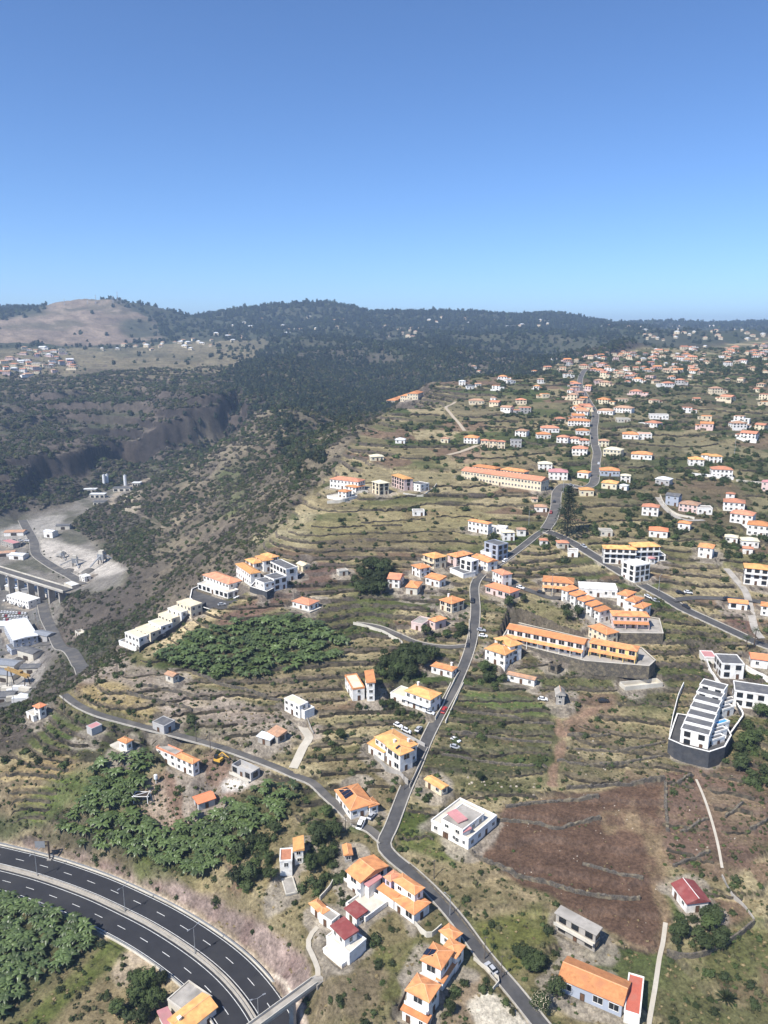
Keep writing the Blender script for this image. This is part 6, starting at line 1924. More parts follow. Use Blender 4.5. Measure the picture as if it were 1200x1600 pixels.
    NEAR_PLANTS.sort(key=lambda q: q[4] ** 2 + q[5] ** 2)
    cnt = {'tree': 0, 'shrub': 0}
    chosen, others = [], []
    for q in NEAR_PLANTS:
        X_, Y_ = photo_x(*q[4:7]), photo_y(*q[4:7])
        if cnt[q[2]] < (200 if q[2] == 'tree' else 290) and 0 < X_ < 1200 and Y_ < 1600:
            cnt[q[2]] += 1
            chosen.append((X_, q))
        else:
            others.append(q)
    chosen.sort(key=lambda t: t[0])
    LW = dict(dark='dark-leaved', mid='bright-leaved', olive='olive-leaved')
    seen, total, labels = {}, {}, {}
    for X_, q in chosen:
        kk = (q[0], q[2], q[3])
        total[kk] = total.get(kk, 0) + 1
    for X_, q in chosen:
        kk = (q[0], q[2], q[3])
        seen[kk] = seen.get(kk, 0) + 1
        labels[id(q)] = q[0].replace('{k}', LW[q[3]] + ' ' + q[2]) + (f', {ORDN[seen[kk] - 1]} from left' if total[kk] > 1 else '')
    rest = {}
    r_ = random.Random(77)
    for q in [c[1] for c in chosen] + others:
        label, group, kind, look, x, y, z, R = q
        if id(q) in labels:
            lb = labels[id(q)]
            rz = r_.uniform(0, 6.28)
            if kind == 'tree':
                t = thing('tree', (x, y, z), lb, 'tree', group + ', trees')
                t.rotation_euler = (0, 0, rz)
                put('trunk', TRUNK, t, (0, 0, 0), 0, R)
                put('crown', CROWN.get(look, CROWN['dark'])[r_.randrange(3)], t, (0, 0, R * 1.15), 0, (R * r_.uniform(0.9, 1.15), R * r_.uniform(0.9, 1.15), R * r_.uniform(0.85, 1.2)))
            else:
                o = put('shrub', SHRUB[look][r_.randrange(3)], None, (x, y, z - 0.1), rz, (R * r_.uniform(0.85, 1.2), R * r_.uniform(0.85, 1.2), R * r_.uniform(0.8, 1.2)))
                tag(o, lb, 'shrub', group + ', shrubs')
        else:
            rest.setdefault(look, []).append((x, y, z, R))
    for look, q in rest.items():
        q = np.array(q)
        scatter('garden_undergrowth', f'further {look} green shrubs filling the gardens and banks', SHRUB[look][0], q[:, :3], q[:, 3])
    # ---- banana groves
    fields = [('upper grove by the building site', [(62, 1312), (100, 1285), (132, 1250), (140, 1205), (155, 1185), (225, 1172), (238, 1200), (232, 1235), (212, 1262), (250, 1305), (300, 1285), (345, 1262), (400, 1235), (470, 1232), (440, 1285), (400, 1300), (350, 1345), (312, 1375), (270, 1360), (225, 1345), (150, 1330)]),
              ('grove beside the motorway', [(-60, 1395), (20, 1405), (70, 1420), (135, 1448), (150, 1470), (110, 1512), (60, 1545), (20, 1585), (-60, 1600)]),
              ('grove below the town houses', [(232, 1030), (270, 1012), (300, 990), (345, 985), (400, 970), (450, 965), (500, 978), (545, 1005), (530, 1035), (480, 1040), (420, 1058), (355, 1066), (300, 1052)])]
    plants = []
    for k, (nm, px) in enumerate(fields):
        x, y, z = sample(px, 24 if k < 2 else 19, (9, -0.8, -0.25), 400 + k)
        plants += [(a, b, c, k) for a, b, c in zip(x, y, z)]
    plants.sort(key=lambda q: q[0] ** 2 + q[1] ** 2)
    vis = [q for q in plants if 0 < photo_x(*q[:3]) < 1200 and photo_y(*q[:3]) < 1600]
    first = vis[:300]
    ids = set(id(q) for q in first)
    for x, y, z, k in first:
        s = r_.uniform(0.95, 1.5)
        o = put('banana_plant', BANANA[r_.randrange(4)], None, (x, y, z), r_.uniform(0, 6.28), (s, s, s * r_.uniform(0.9, 1.2)))
        tag(o, f'broad-leaved banana plant in the {fields[k][0]}', 'banana plant', 'banana plants of the ' + fields[k][0])
    for k in range(3):
        q = np.array([p[:3] for p in plants if p[3] == k and id(p) not in ids])
        if len(q):
            for j in range(2):
                scatter('banana_thicket', f'dense banana plants filling the {fields[k][0]}', BANANA[(k + j) % 4], q[j::2], rng.uniform(0.95, 1.6, len(q[j::2])), 'banana plants')
    # ---- loose scrub over the farmed ridge
    rp = [p[:2] for p in ridge_poly]
    ridge_view = [(-120, 160)] + [(-230, 330)] + [tuple(p[:2]) for p in brow_w[1:]] + [(1000, 1900), (1050, 1700), (280, 330), (150, 160)]
    for look, dens, r0, r1, sd in [('olive', 3.2, 0.4, 1.5, 1), ('dark', 1.5, 0.7, 2.3, 2), ('mid', 1.9, 0.5, 1.6, 3), ('dry', 4.2, 0.3, 0.9, 4)]:
        x, y, z = sample(ridge_view, dens, (45, -0.25, 0.35, 0.08), 500 + sd, True)
        rr = np.hypot(x, y)
        field = grid_at(FIELD_A, x, y)
        k = (field < 0.3) & ((rng.uniform(0, 1, len(x)) < np.clip((330 / rr) ** 1.3, 0.07, 1)))
        k &= ~((rr > 420) & (rr < 1000) & (rng.uniform(0, 1, len(x)) < 0.55))
        x, y, z, rr = x[k], y[k], z[k], rr[k]
        s = rng.uniform(r0, r1, len(x)) * np.clip(rr / 430, 0.85, 2.6)
        for j in range(2):
            scatter('hillside_scrub', f'loose {look} scrub scattered over the farmed ridge', SHRUB[look][j], P3(x, y, z, -0.1)[j::2], s[j::2])
    near_view = [(-200, 120), (-240, 330), (-150, 370), (230, 370), (230, 330), (150, 150)]
    for look, dens, r0, r1, sd in [('olive', 9, 0.22, 0.7, 1), ('dry', 11, 0.2, 0.6, 2), ('mid', 6, 0.2, 0.75, 3)]:
        x, y, z = sample(near_view, dens, (20, -0.35, 0.3, 0.05), 540 + sd, True)
        k = (grid_at(FIELD_A, x, y) < 0.3) | (rng.uniform(0, 1, len(x)) < 0.12)
        k &= grid_at(cutm, x, y) < 0.4
        x, y, z = x[k], y[k], z[k]
        scatter('rough_grass', f'tufts of {look} rough grass and weeds on the near slopes', SHRUB[look][1], P3(x, y, z, -0.05), rng.uniform(r0, r1, len(x)), 'rough grass')
    # hedges of scrub along terrace risers
    gz = np.gradient(Z, axis=0) / (GR * DLR)
    m = (np.abs(gz) > 0.42) & (RIDGE_M > 0.6) & (BUSY < 0.5) & (GR > 230) & (GR < 1500) & (np.abs(GA) < 0.52) & (rng.uniform(0, 1, Z.shape) < 0.085) & (FIELD_A < 0.3)
    x, y, z = GX[m], GY[m], Z[m]
    s = rng.uniform(0.4, 1.3, len(x)) * np.clip(np.hypot(x, y) / 500, 0.8, 1.8)
    for j, look in enumerate(('olive', 'dark', 'mid')):
        scatter('terrace_scrub', f'{look} scrub growing along the terrace walls', SHRUB[look][2], P3(x, y, z, -0.1)[j::3], s[j::3])
    # ---- trees standing between the houses of the upper ridge
    q = []
    for g, W, dep, h, rot, sm in RECS:
        for _ in range(r_.randrange(6, 12)):
            t, dd = r_.uniform(0, 6.28), r_.uniform(0.7, 1.9)
            q.append((g.x + math.cos(t) * W * dd, g.y + dep / 2 + math.sin(t) * W * dd))
    for v in VILL:
        if v[5] in FAR_GROUPS:
            continue
        for _ in range(r_.randrange(4, 9)):
            t, dd = r_.uniform(0, 6.28), r_.uniform(0.8, 2.0)
            q.append((v[0].x + math.cos(t) * v[1] * dd, v[0].y + math.sin(t) * v[1] * dd))
    q = np.array(q)
    q = q[busy_at(q[:, 0], q[:, 1]) < 0.5]
    z = Hgrid(Z, q[:, 0], q[:, 1])
    for j, look in enumerate(('dark', 'mid', 'dark', 'olive')):
        scatter('village_trees', f'{look} garden trees between the houses of the upper ridge', SHRUB[look][j % 3], P3(q[:, 0], q[:, 1], z, 0)[j::4], rng.uniform(1.3, 3.3, len(q[j::4])), 'trees')
    for px, dn, sd in [([(880, 570), (1200, 560), (1260, 700), (1260, 860), (1040, 845), (930, 770), (895, 680)], 1.5, 1), ([(640, 660), (880, 640), (900, 760), (860, 800), (700, 800), (600, 720)], 0.9, 2), ([(860, 770), (1020, 770), (1200, 850), (1200, 900), (1000, 840), (900, 850)], 2.0, 3)]:
        x, y, z = sample(px, dn, (38, 0.0, 0.4, 0.03), 800 + sd)
        for j, look in enumerate(('dark', 'dark', 'mid')):
            scatter('hedgerow_trees', f'{look} green hedgerow trees in belts across the upper terraces', SHRUB[look][j], P3(x, y, z)[j::3], rng.uniform(1.2, 3.4, len(x[j::3])), 'trees')
    # ---- plants along the road edges
    pts_ = []
    for nm, (c, w) in ROADS.items():
        if nm.startswith(('motor', 'foot')):
            continue
        for p, d in zip(c, side_dirs(c)):
            for sgn in (-1, 1):
                if r_.random() < 0.42:
                    o_ = sgn * (w / 2 + r_.uniform(1.3, 3.2))
                    pts_.append((p.x + d.x * o_, p.y + d.y * o_))
    q = np.array(pts_)
    q = q[busy_at(q[:, 0], q[:, 1]) < 0.5]
    z = Hgrid(Z, q[:, 0], q[:, 1])
    for j, look in enumerate(('mid', 'olive', 'dark')):
        scatter('verge_scrub', f'{look} shrubs growing along the road edges', SHRUB[look][j], P3(q[:, 0], q[:, 1], z)[j::3], rng.uniform(0.5, 1.5, len(q[j::3])), 'shrubs')
    # ---- loose rubble
    rk = MB()
    for z0, z1 in ((-0.3, 0.25), (0.25, 0.6)):
        pass
    ring = [Vector((math.cos(t) * r_.uniform(0.7, 1.1), math.sin(t) * r_.uniform(0.7, 1.1), -0.4)) for t in [k * math.pi / 3 for k in range(6)]]
    top = [Vector((v.x * 0.7, v.y * 0.7, r_.uniform(0.35, 0.6))) for v in ring]
    rk.hexa(ring, top)
    rock = rk.mesh('rock', mat('rubble', (0.36, 0.31, 0.25), 0.95, 0.25, 0.8, rnd=0.4))
    pts_, sc_ = [], []
    for px, dn, s0, s1 in [([(730, 1212), (800, 1205), (860, 1225), (850, 1250), (770, 1255), (735, 1235)], 14, 0.15, 0.6), ([(300, 1135), (450, 1140), (470, 1165), (400, 1185), (310, 1165)], 16, 0.15, 0.5),
                           ([(220, 1245), (250, 1212), (330, 1185), (395, 1200), (345, 1255), (260, 1300)], 9, 0.12, 0.4), ([(105, 1078), (215, 1038), (430, 1110), (490, 1140), (300, 1130), (160, 1098)], 9, 0.12, 0.45),
                           ([(890, 1150), (1040, 1140), (1040, 1215), (870, 1230)], 5, 0.12, 0.45), ([(770, 1260), (1040, 1230), (1030, 1480), (880, 1415), (745, 1335)], 3, 0.1, 0.3), ([(1045, 1215), (1200, 1200), (1210, 1300), (1050, 1345)], 5, 0.1, 0.4)]:
        x, y, z = sample(px, dn, (8, -0.3, 0.3, 0.1), 900 + len(pts_))
        pts_.append(P3(x, y, z)); sc_.append(rng.uniform(s0, s1, len(x)))
    scatter('loose_stones', 'pale loose stones and rubble strewn over the fields', rock, np.concatenate(pts_), np.concatenate(sc_), 'rubble')
    # ---- wild valley sides
    n_ = 120000
    a = rng.uniform(-0.50, 0.36, n_)
    l = rng.uniform(math.log(330), math.log(1650), n_)
    r = np.exp(l)
    x, y = np.sin(a) * r, np.cos(a) * r
    w = grid_at(WILD, x, y)
    v = fbm(x, y, 60, 3, 611)
    stp = grid_at(np.abs(np.gradient(Z, axis=0) / (GR * DLR)), x, y)
    k = (w > 0.5) & (stp < 0.95) & (busy_at(x, y) < 0.5) & (rng.uniform(0, 1, n_) < np.clip(0.8 + v * 1.3, 0.12, 1) * np.clip(r / 700, 0.5, 1) * np.where((a > -0.3) & (r < 1120), 0.62, 1))
    x, y, r, v = x[k], y[k], r[k], v[k]
    z = Hgrid(Z, x, y)
    s = rng.uniform(0.8, 2.2, len(x)) * np.clip(r / 560, 0.8, 2.1)
    pick = rng.uniform(0, 1, len(x)) + v * 0.3
    for look, lo, hi in (('grey', -9, 0.40), ('dark', 0.40, 0.58), ('olive', 0.58, 0.86), ('mid', 0.86, 9)):
        kk = (pick > lo) & (pick <= hi)
        for j in range(2):
            scatter('valley_scrub', f'{look} brushwood covering the wild valley sides', SHRUB[look][j], P3(x, y, z, -0.2)[kk][j::2], s[kk][j::2])
    # ---- the wooded gorge behind the ridge brow
    gw = [tuple(ground(*p)[:2]) for p in [(345, 600), (395, 640), (430, 655)]]
    gx = [(math.sin(math.atan((X_ - 600) / FPX)) * R_, math.cos(math.atan((X_ - 600) / FPX)) * R_) for X_, R_ in [(445, 690), (468, 600), (500, 640), (545, 740), (600, 900), (655, 1080), (735, 1180), (850, 1500), (860, 1900), (700, 1800), (520, 1700), (400, 1650)]]
    x, y, z = sample(gw + gx, 2.3, (90, -0.8, 0.0, 0.3), 950, True)
    k = grid_at(WILD, x, y) > 0.55
    x, y, z = x[k], y[k], z[k]
    for j in range(3):
        sc = rng.uniform(2.0, 4.2, len(x[j::3]))
        scatter('gorge_wood', f'dense {("pine", "dark", "olive")[j]} wood filling the gorge behind the ridge brow', SHRUB[('pine', 'dark', 'olive')[j]][j], P3(x, y, z, -0.3)[j::3], np.stack([sc, sc, sc * rng.uniform(0.9, 1.7, len(sc))], 1), 'wood')
    # ---- far woods
    n_ = 50000
    a = rng.uniform(-0.50, 0.50, n_)
    l = rng.uniform(math.log(1150), math.log(5600), n_)
    r = np.exp(l)
    x, y = np.sin(a) * r, np.cos(a) * r
    w = grid_at(WILD, x, y)
    v = fbm(x, y, 260, 4, 711)
    bare = grid_at(BARE, x, y)
    farm = grid_at(westfarm, x, y)
    px_ = 600 + np.tan(a) * FPX
    gorge = np.clip((px_ - 300) / 120, 0, 1)
    east = np.clip((px_ - 900) / 120, 0, 1) * (r < 4200)
    p = np.clip(0.35 + v * 1.1 + gorge * 0.55 - east * 0.95, 0.04, 1) * (1 - bare * 0.97) * (1 - farm * 0.85)
    p = np.where((r < 2350) & (px_ < 345), p * 0.16, p)
    k = (w > 0.5) & (rng.uniform(0, 1, n_) < p)
    x, y, r = x[k], y[k], r[k]
    z = Hgrid(Z, x, y)
    s = rng.uniform(3.2, 6.0, len(x)) * np.clip(r / 1900, 0.8, 2.0)
    for j, (look, lab) in enumerate((('pine', 'dark pine wood'), ('pine', 'blackish pine wood'), ('dark', 'dark broadleaf wood'))):
        q = slice(j, None, 3)
        sc = s[q]
        scatter('far_wood', f'{lab} covering the gorge and the distant hills', SHRUB[look][j % 3], P3(x, y, z, -0.3)[q], np.stack([sc, sc, sc * rng.uniform(0.8, 1.5, len(sc))], 1), 'wood')
BARE = zone([(-60, 535), (150, 540), (255, 530), (240, 500), (190, 478), (160, 468), (90, 470), (70, 492), (0, 500), (-60, 505)], 3)
# ------------------------------------------------------------------ walls, street furniture, vehicles, works
def path3(pxs, step=1.5):
    c = spline(gpoly(pxs), step)
    for p in c:
        p.z = H(p.x, p.y)
    return c
def wall_line(pxs, h, t, m, label, name='garden_wall', cap=None, cat='wall'):
    c = path3(pxs, 1.6)
    smz = np.convolve(np.pad([p.z for p in c], 2, mode='edge'), np.ones(5) / 5, 'valid')
    for p, z in zip(c, smz):
        p.z = max(float(z), p.z - 0.25)
    b = c[len(c) // 2].copy()
    for p in c:
        p -= b
    mb = bar(c, 0, t, h, 0, hw=t * 0.85)
    mb.v = [(x, y, z - (1.0 if k % 4 < 2 else 0)) for k, (x, y, z) in enumerate(mb.v)]
    o = mb.build(name, m, None, b)
    tag(o, label, cat)
    if cap:
        bar(c, 0, t + 0.12, 0.12, h + 0.302).build('coping', cap, o)
    return o
def ragged_wall(pxs, h, t, label, name='terrace_wall'):
    """dry-stone terrace wall: uneven top and faces"""
    c = path3(pxs, 0.9)
    b = c[len(c) // 2].copy()
    s = side_dirs(c)
    r_ = random.Random(len(label) * 7 + len(c))
    mb = MB()
    for k, (p, d) in enumerate(zip(c, s)):
        p = p - b
        hh = h * r_.uniform(0.6, 1.15)
        j = r_.uniform(-0.18, 0.18)
        w = t * r_.uniform(0.8, 1.2)
        a, e = p + d * (j - w / 2), p + d * (j + w / 2)
        mb.v += [(a.x, a.y, p.z - 0.8), (e.x, e.y, p.z - 0.8), (e.x - d.x * 0.1, e.y - d.y * 0.1, p.z + hh * r_.uniform(0.85, 1.1)), (a.x + d.x * 0.1, a.y + d.y * 0.1, p.z + hh)]
    for k in range(len(c) - 1):
        for q in range(4):
            mb.f.append((4 * k + q, 4 * k + (q + 1) % 4, 4 * k + 4 + (q + 1) % 4, 4 * k + 4 + q)); mb.m.append(0)
    mb.f.append((0, 1, 2, 3)); mb.m.append(0)
    e = 4 * (len(c) - 1)
    mb.f.append((e + 3, e + 2, e + 1, e)); mb.m.append(0)
    o = mb.build(name, 'stone_wall', None, b)
    tag(o, label, 'wall')
    return o
def car_proto(body):
    root = bpy.data.objects.new('parked_car', None)
    COL.objects.link(root)
    mb = MB()
    prof = [(-2.1, 0.35), (-2.15, 0.75), (-1.95, 0.95), (-0.95, 1.0), (0.9, 1.0), (1.75, 0.9), (2.1, 0.7), (2.12, 0.35)]
    L = [(x, -0.85, z) for x, z in prof]
    R = [(x, 0.85, z) for x, z in prof]
    mb.hexa(L, R)
    mb.build('body', body, root)
    cb = MB()
    lo = [(-1.75, -0.8, 0.97), (0.95, -0.8, 0.97), (0.95, 0.8, 0.97), (-1.75, 0.8, 0.97)]
    hi = [(-1.35, -0.62, 1.46), (0.25, -0.62, 1.46), (0.25, 0.62, 1.46), (-1.35, 0.62, 1.46)]
    cb.hexa(lo, hi)
    cb.build('glazing', 'glass', root)
    rf = MB()
    rf.box((-0.55, 0, 1.462), (1.56, 1.2, 0.06))
    rf.build('roof', body, root)
    for x in (-1.3, 1.3):
        for y in (-0.8, 0.8):
            w = MB()
            w.tube((x, y - 0.1, 0.33), (x, y + 0.1, 0.33), 0.33, 0.33, 10)
            w.build('wheel', 'tyre', root)
    return root
CARS = {}
def car(px, py, tx, ty, col, label, sc=1.0, tall=1.0, group=None):
    """a car at a photo point, its length pointing at another photo point"""
    g, h = ground(px, py), ground(tx, ty)
    if col not in CARS:
        CARS[col] = car_proto(col)
        o = CARS[col]
    else:
        o = copy_tree(CARS[col])
    d = Vector((h.x - g.x, h.y - g.y, h.z - g.z))
    o.location = (g.x, g.y, H(g.x, g.y) + 0.05)
    ln = math.hypot(d.x, d.y)
    o.rotation_euler = (0, -math.atan2(d.z, ln) * 0.9 if ln > 1 else 0, math.atan2(d.y, d.x))
    o.scale = (sc, sc, sc * tall)
    return tag(o, label, 'car', group)
def pole(px, py, h, label, name='utility_pole', m='pole', arms=1, lamp=False, rz=0.3):
    g = ground(px, py)
    root = thing(name, g, label, 'pole' if not lamp else 'street lamp')
    mb = MB()
    mb.tube((0, 0, -0.5), (0, 0, h), 0.17, 0.10, 7)
    mb.build('post', m, root)
    d = Vector((math.cos(rz), math.sin(rz), 0))
    if lamp:
        for sgn in ((1,) if arms == 1 else (1, -1)):
            a = MB()
            a.tube((0, 0, h - 0.2), tuple(d * 1.8 * sgn + Vector((0, 0, h + 0.3))), 0.06, 0.05, 5)
            ar = a.build('arm', m, root)
            l = MB()
            c = d * 2.1 * sgn
            l.box((c.x, c.y, h + 0.22), (0.75, 0.28, 0.14), 0, (d.x, d.y))
            l.build('lamp_head', 'metal_grey', ar)
    else:
        for k in range(arms):
            a = MB()
            a.box((0, 0, h - 0.5 - 0.7 * k), (1.6, 0.12, 0.12), 0, (d.x, d.y))
            a.build('crossarm', m, root)
    return root
def build_terrace_walls():
    """dry-stone walls along the risers of the farmed terraces, traced level by level"""
    segs = []
    for S_, sharp, r0, r1, st in ((SN, 0.16, 225, 470, step), (SF, 0.2, 470, 1350, 3.6)):
        j0, j1 = int((math.log(r0) - LR0) / DLR), int((math.log(r1) - LR0) / DLR)
        i0, i1 = int((-0.50 - AZ0) / DAZ), int((0.50 - AZ0) / DAZ)
        K = np.floor(S_ + sharp * 0.75)
        ok = (terr > 0.45) & (BUSY < 0.5) & (FIELD_A < 0.4)
        live = {}
        for i in range(i0, i1):
            col = K[j0:j1, i]
            jj = np.nonzero(np.diff(col) == 1)[0]
            now = {}
            for j in jj:
                j_ = j + j0
                if not ok[j_, i]:
                    continue
                L = int(col[j] + 1)
                ch = None
                for cand in live.get(L, ()):
                    if abs(cand[-1][1] - j_) <= 3:
                        ch = cand
                        break
                if ch is None:
                    ch = []
                    segs.append((ch, st, GR[j_, i]))
                ch.append((i, j_))
                now.setdefault(L, []).append(ch)
            live = now
    r_ = random.Random(21)
    walls = []
    for ch, st, r in segs:
        k = 0
        while k < len(ch):
            width = r * DAZ
            n_ = int(r_.uniform(18, 70) / width) + 2
            part = ch[k:k + n_]
            k += n_ - 1 if r_.random() < 0.75 else n_ + int(6 / width)
            if len(part) * width < 9 or r_.random() < 0.10:
                continue
            walls.append((part, st, r, len(part) * width / r))
    walls.sort(key=lambda w: -w[3])
    rest = MB()
    for q, (part, st, r, _) in enumerate(walls):
        pts_ = []
        for i, j in part:
            j2 = min(j + 1, NR - 1)
            pts_.append((Vector((GX[j, i], GY[j, i], 0)), float(Z[max(j - 1, 0), i]), float(max(Z[j2, i], Z[j, i]))))
        # soften the stepping from one bearing to the next
        ps = [p[0] for p in pts_]
        ps = [(ps[max(a - 1, 0)] + ps[a] * 2 + ps[min(a + 1, len(ps) - 1)]) / 4 for a in range(len(ps))]
        b = ps[len(ps) // 2].copy()
        b.z = pts_[len(ps) // 2][1]
        mb = MB()
        sd_ = side_dirs(ps)
        hgt = r_.uniform(0.45, 0.85) * st
        for p, (p0, lo, hi), d in zip(ps, pts_, sd_):
            up = Vector((-d.y, d.x, 0))
            if up.y < 0:
                up = -up
            w = 0.35
            a, e = p - up * w - b, p + up * w - b
            t = min(lo + hgt, hi + 0.5) + r_.uniform(-0.15, 0.2)
            t = max(t, lo + 0.5)
            mb.v += [(a.x, a.y, lo - 0.9 - b.z), (e.x, e.y, lo - 0.9 - b.z), (e.x, e.y, t - b.z), (a.x + up.x * 0.12, a.y + up.y * 0.12, t - b.z)]
        for a in range(len(ps) - 1):
            for c in range(4):
                mb.f.append((4 * a + c, 4 * a + (c + 1) % 4, 4 * a + 4 + (c + 1) % 4, 4 * a + 4 + c)); mb.m.append(0)
        mb.f.append((0, 1, 2, 3)); mb.m.append(0)
        e = 4 * (len(ps) - 1)
        mb.f.append((e + 3, e + 2, e + 1, e)); mb.m.append(0)
        if q < 270:
            o = mb.build('terrace_wall', 'riser_stone', None, b)
            X_ = photo_x(b.x, b.y, b.z)
            zn = 'the slopes west of the steep lane' if X_ < 680 and r < 470 else 'the slopes east of the steep lane' if r < 470 else 'the dry upper ridge west of the street' if X_ < 870 else 'the green upper ridge east of the street'
            tag(o, f'low stone terrace wall, one of many on {zn}', 'wall', f'terrace walls on {zn}')
        else:
            i = len(rest.v)
            rest.v += [(x + b.x, y + b.y, z + b.z) for x, y, z in mb.v]
            rest.f += [tuple(i + c for c in f) for f in mb.f]
            rest.m += mb.m
    if rest.v:
        o = rest.build('distant_terrace_walls', 'riser_stone')
        o['kind'] = 'stuff'
        o['label'] = 'further dry-stone terrace walls stepping up the ridge'
        o['category'] = 'walls'
    print('WALLS', len(walls))
def build_details():
    # --- motorway furniture
    for k, (x, y) in enumerate([(63, 1372), (191, 1424), (307, 1493), (403, 1609)]):
        g = plane_hit(x, y, HWZ + 0.3)
        p, d = min(((hw[q], (hw[min(q + 1, len(hw) - 1)] - hw[q - 1]).normalized()) for q in range(1, len(hw))), key=lambda t: (t[0] - g).length)
        root = thing('street_lamp', p + Vector((0, 0, 0.3)), ['tall grey lamp post in the motorway median beside the sign mast', 'tall grey lamp post in the motorway median below the banana grove', 'tall grey lamp post in the motorway median facing the ribbed cutting', 'tall grey lamp post in the median close to the footbridge'][k], 'street lamp', 'motorway lamp posts')
        mb = MB()
        mb.tube((0, 0, 0), (0, 0, 9.6), 0.16, 0.08, 8)
        mb.build('post', 'galv', root)
        for sgn in (1, -1):
            n2 = Vector((d.y, -d.x, 0)) * sgn
            a = MB()
            a.tube((0, 0, 9.5), tuple(n2 * 1.5 + Vector((0, 0, 9.9))), 0.06, 0.05, 5)
            ar = a.build('arm', 'galv', root)
            l = MB()
            c = n2 * 1.9
            l.box((c.x, c.y, 9.82), (0.9, 0.35, 0.16), 0, (n2.x, n2.y))
            l.build('lamp_head', 'metal_grey', ar)
    # sign mast with a panel seen from behind
    g = plane_hit(78, 1343, HWZ)
    root = thing('sign_mast', g, 'dark sign mast with panel arm above the motorway edge', 'road sign')
    mb = MB()
    mb.box((0, 0, -0.5), (0.45, 0.45, 8.0))
    mb.build('post', 'frame_dark', root)
    mb = MB()
    mb.box((-2.4, 0.3, 7.0), (5.2, 0.3, 0.35)); mb.box((-2.4, 0.3, 5.4), (5.2, 0.3, 0.3))
    mb.build('arm', 'frame_dark', root)
    mb = MB()
    mb.box((-3.0, -0.05, 5.0), (3.6, 0.08, 2.6))
    mb.build('panel', 'metal_grey', root)
    mb = MB()
    mb.box((0, 0, -0.3), (1.6, 1.6, 0.8))
    mb.build('footing', 'concrete', root)
    # footbridge over the motorway
    zb = CAM_Z - 177.5
    a, b = plane_hit(492, 1534, zb), plane_hit(352, 1640, zb - 0.6)
    d = (b - a); d.z = 0
    L = d.length; d.normalize()
    root = thing('footbridge', a, 'narrow concrete footbridge crossing the motorway at the bottom edge', 'bridge')
    s2 = Vector((-d.y, d.x, 0))
    def beam(nm, off, w, h, dz, m):
        mb = MB()
        c = d * (L / 2) + s2 * off
        mb.box((c.x, c.y, dz), (L, w, h), 0, (d.x, d.y))
        return mb.build(nm, m, root)
    beam('deck', 0, 2.6, 0.7, -0.7, 'concrete')
    for sg in (-1, 1):
        beam('parapet', sg * 1.2, 0.18, 0.9, 0.002, 'concrete_pale')
    for k, t in enumerate((8, 26)):
        mb = MB()
        c = d * t
        mb.box((c.x, c.y, -10.5), (0.9, 2.0, 9.8), 0, (d.x, d.y))
        mb.build('pier', 'concrete', root)
    mb = MB()
    c = d * -1.0
    mb.box((c.x, c.y, -6), (3.0, 3.4, 6.2), 0, (d.x, d.y))
    mb.build('abutment', 'concrete', root)
    # --- garden and lane walls
    W = wall_line
    W([(668, 1172), (650, 1210), (640, 1232)], 1.6, 0.35, 'concrete', 'grey garden wall of the large house with corner windows, lane side')
    W([(585, 1185), (605, 1205), (638, 1228)], 1.8, 0.4, 'concrete', 'grey retaining wall below the large house with corner windows')
    W([(612, 1142), (640, 1155), (664, 1168)], 1.6, 0.35, 'grey_wall', 'slatted grey wall between the parked cars and the large house')
    W([(718, 1052), (700, 1085), (690, 1108), (680, 1125)], 1.3, 0.35, 'concrete_pale', 'pale lane wall beside the wide villa')
    W([(724, 1068), (708, 1102), (696, 1130)], 0.9, 0.4, 'concrete_pale', 'long pale wall on the meadow side of the steep lane')
    W([(733, 970), (733, 1000)], 1.2, 0.35, 'concrete_pale', 'pale wall beside the plot below the old lane house')
    W([(1068, 1072), (1060, 1090), (1052, 1120), (1046, 1150)], 2.2, 0.3, 'white', 'white boundary wall along the west side of the modern row')
    W([(1130, 1168), (1146, 1145), (1160, 1124), (1152, 1106), (1140, 1095)], 1.8, 0.4, 'dark_wall', 'dark curved wall along the driveway of the modern row', cap='white')
    W([(1093, 1020), (1108, 1048), (1122, 1068), (1135, 1080)], 1.6, 0.3, 'white', 'white wall stepping down from the pink garage')
    W([(1165, 1045), (1180, 1055), (1205, 1068)], 2.2, 0.3, 'white', 'bright white crenellated wall behind the modern terrace')
    W([(218, 1020), (250, 1000), (290, 972), (322, 948)], 2.6, 0.4, 'dark_wall', 'dark retaining wall along the front of the six town houses')
    W([(552, 976), (575, 982), (605, 992), (625, 1003), (630, 1012)], 1.5, 0.3, 'concrete_pale', 'curved pale wall round the little lane bend')
    W([(1042, 1492), (1075, 1497), (1110, 1490), (1145, 1470), (1178, 1443)], 1.8, 0.6, 'stone_wall', 'curved stone wall holding the orchard of the maroon cottage')
    W([(1178, 1440), (1160, 1415), (1140, 1392), (1128, 1370)], 0.9, 0.35, 'concrete', 'low concrete path wall behind the maroon cottage')
    W([(648, 1445), (660, 1460), (672, 1465), (690, 1450)], 1.6, 0.35, 'concrete_pale', 'rounded pale wall of the small garden beside the veranda house')
    W([(740, 1500), (765, 1520), (780, 1535), (770, 1548)], 1.2, 0.3, 'concrete_pale', 'pale wall of the corner garden below the lane')
    W([(622, 1580), (632, 1556), (640, 1540)], 1.2, 0.25, 'frame_dark', 'dark fence along the west side of the stacked villas')
    W([(500, 1408), (515, 1390), (520, 1380)], 1.6, 0.35, 'concrete_pale', 'leaning pale wall above the tiny orange cottage')
    W([(478, 1120), (486, 1140), (490, 1148)], 0.9, 0.3, 'concrete', 'low wall beside the top of the concrete ramp')
    W([(1031, 775), (1040, 792), (1060, 806), (1085, 812)], 1.4, 0.4, 'concrete_pale', 'pale wall beside the curved ramp below the manor')
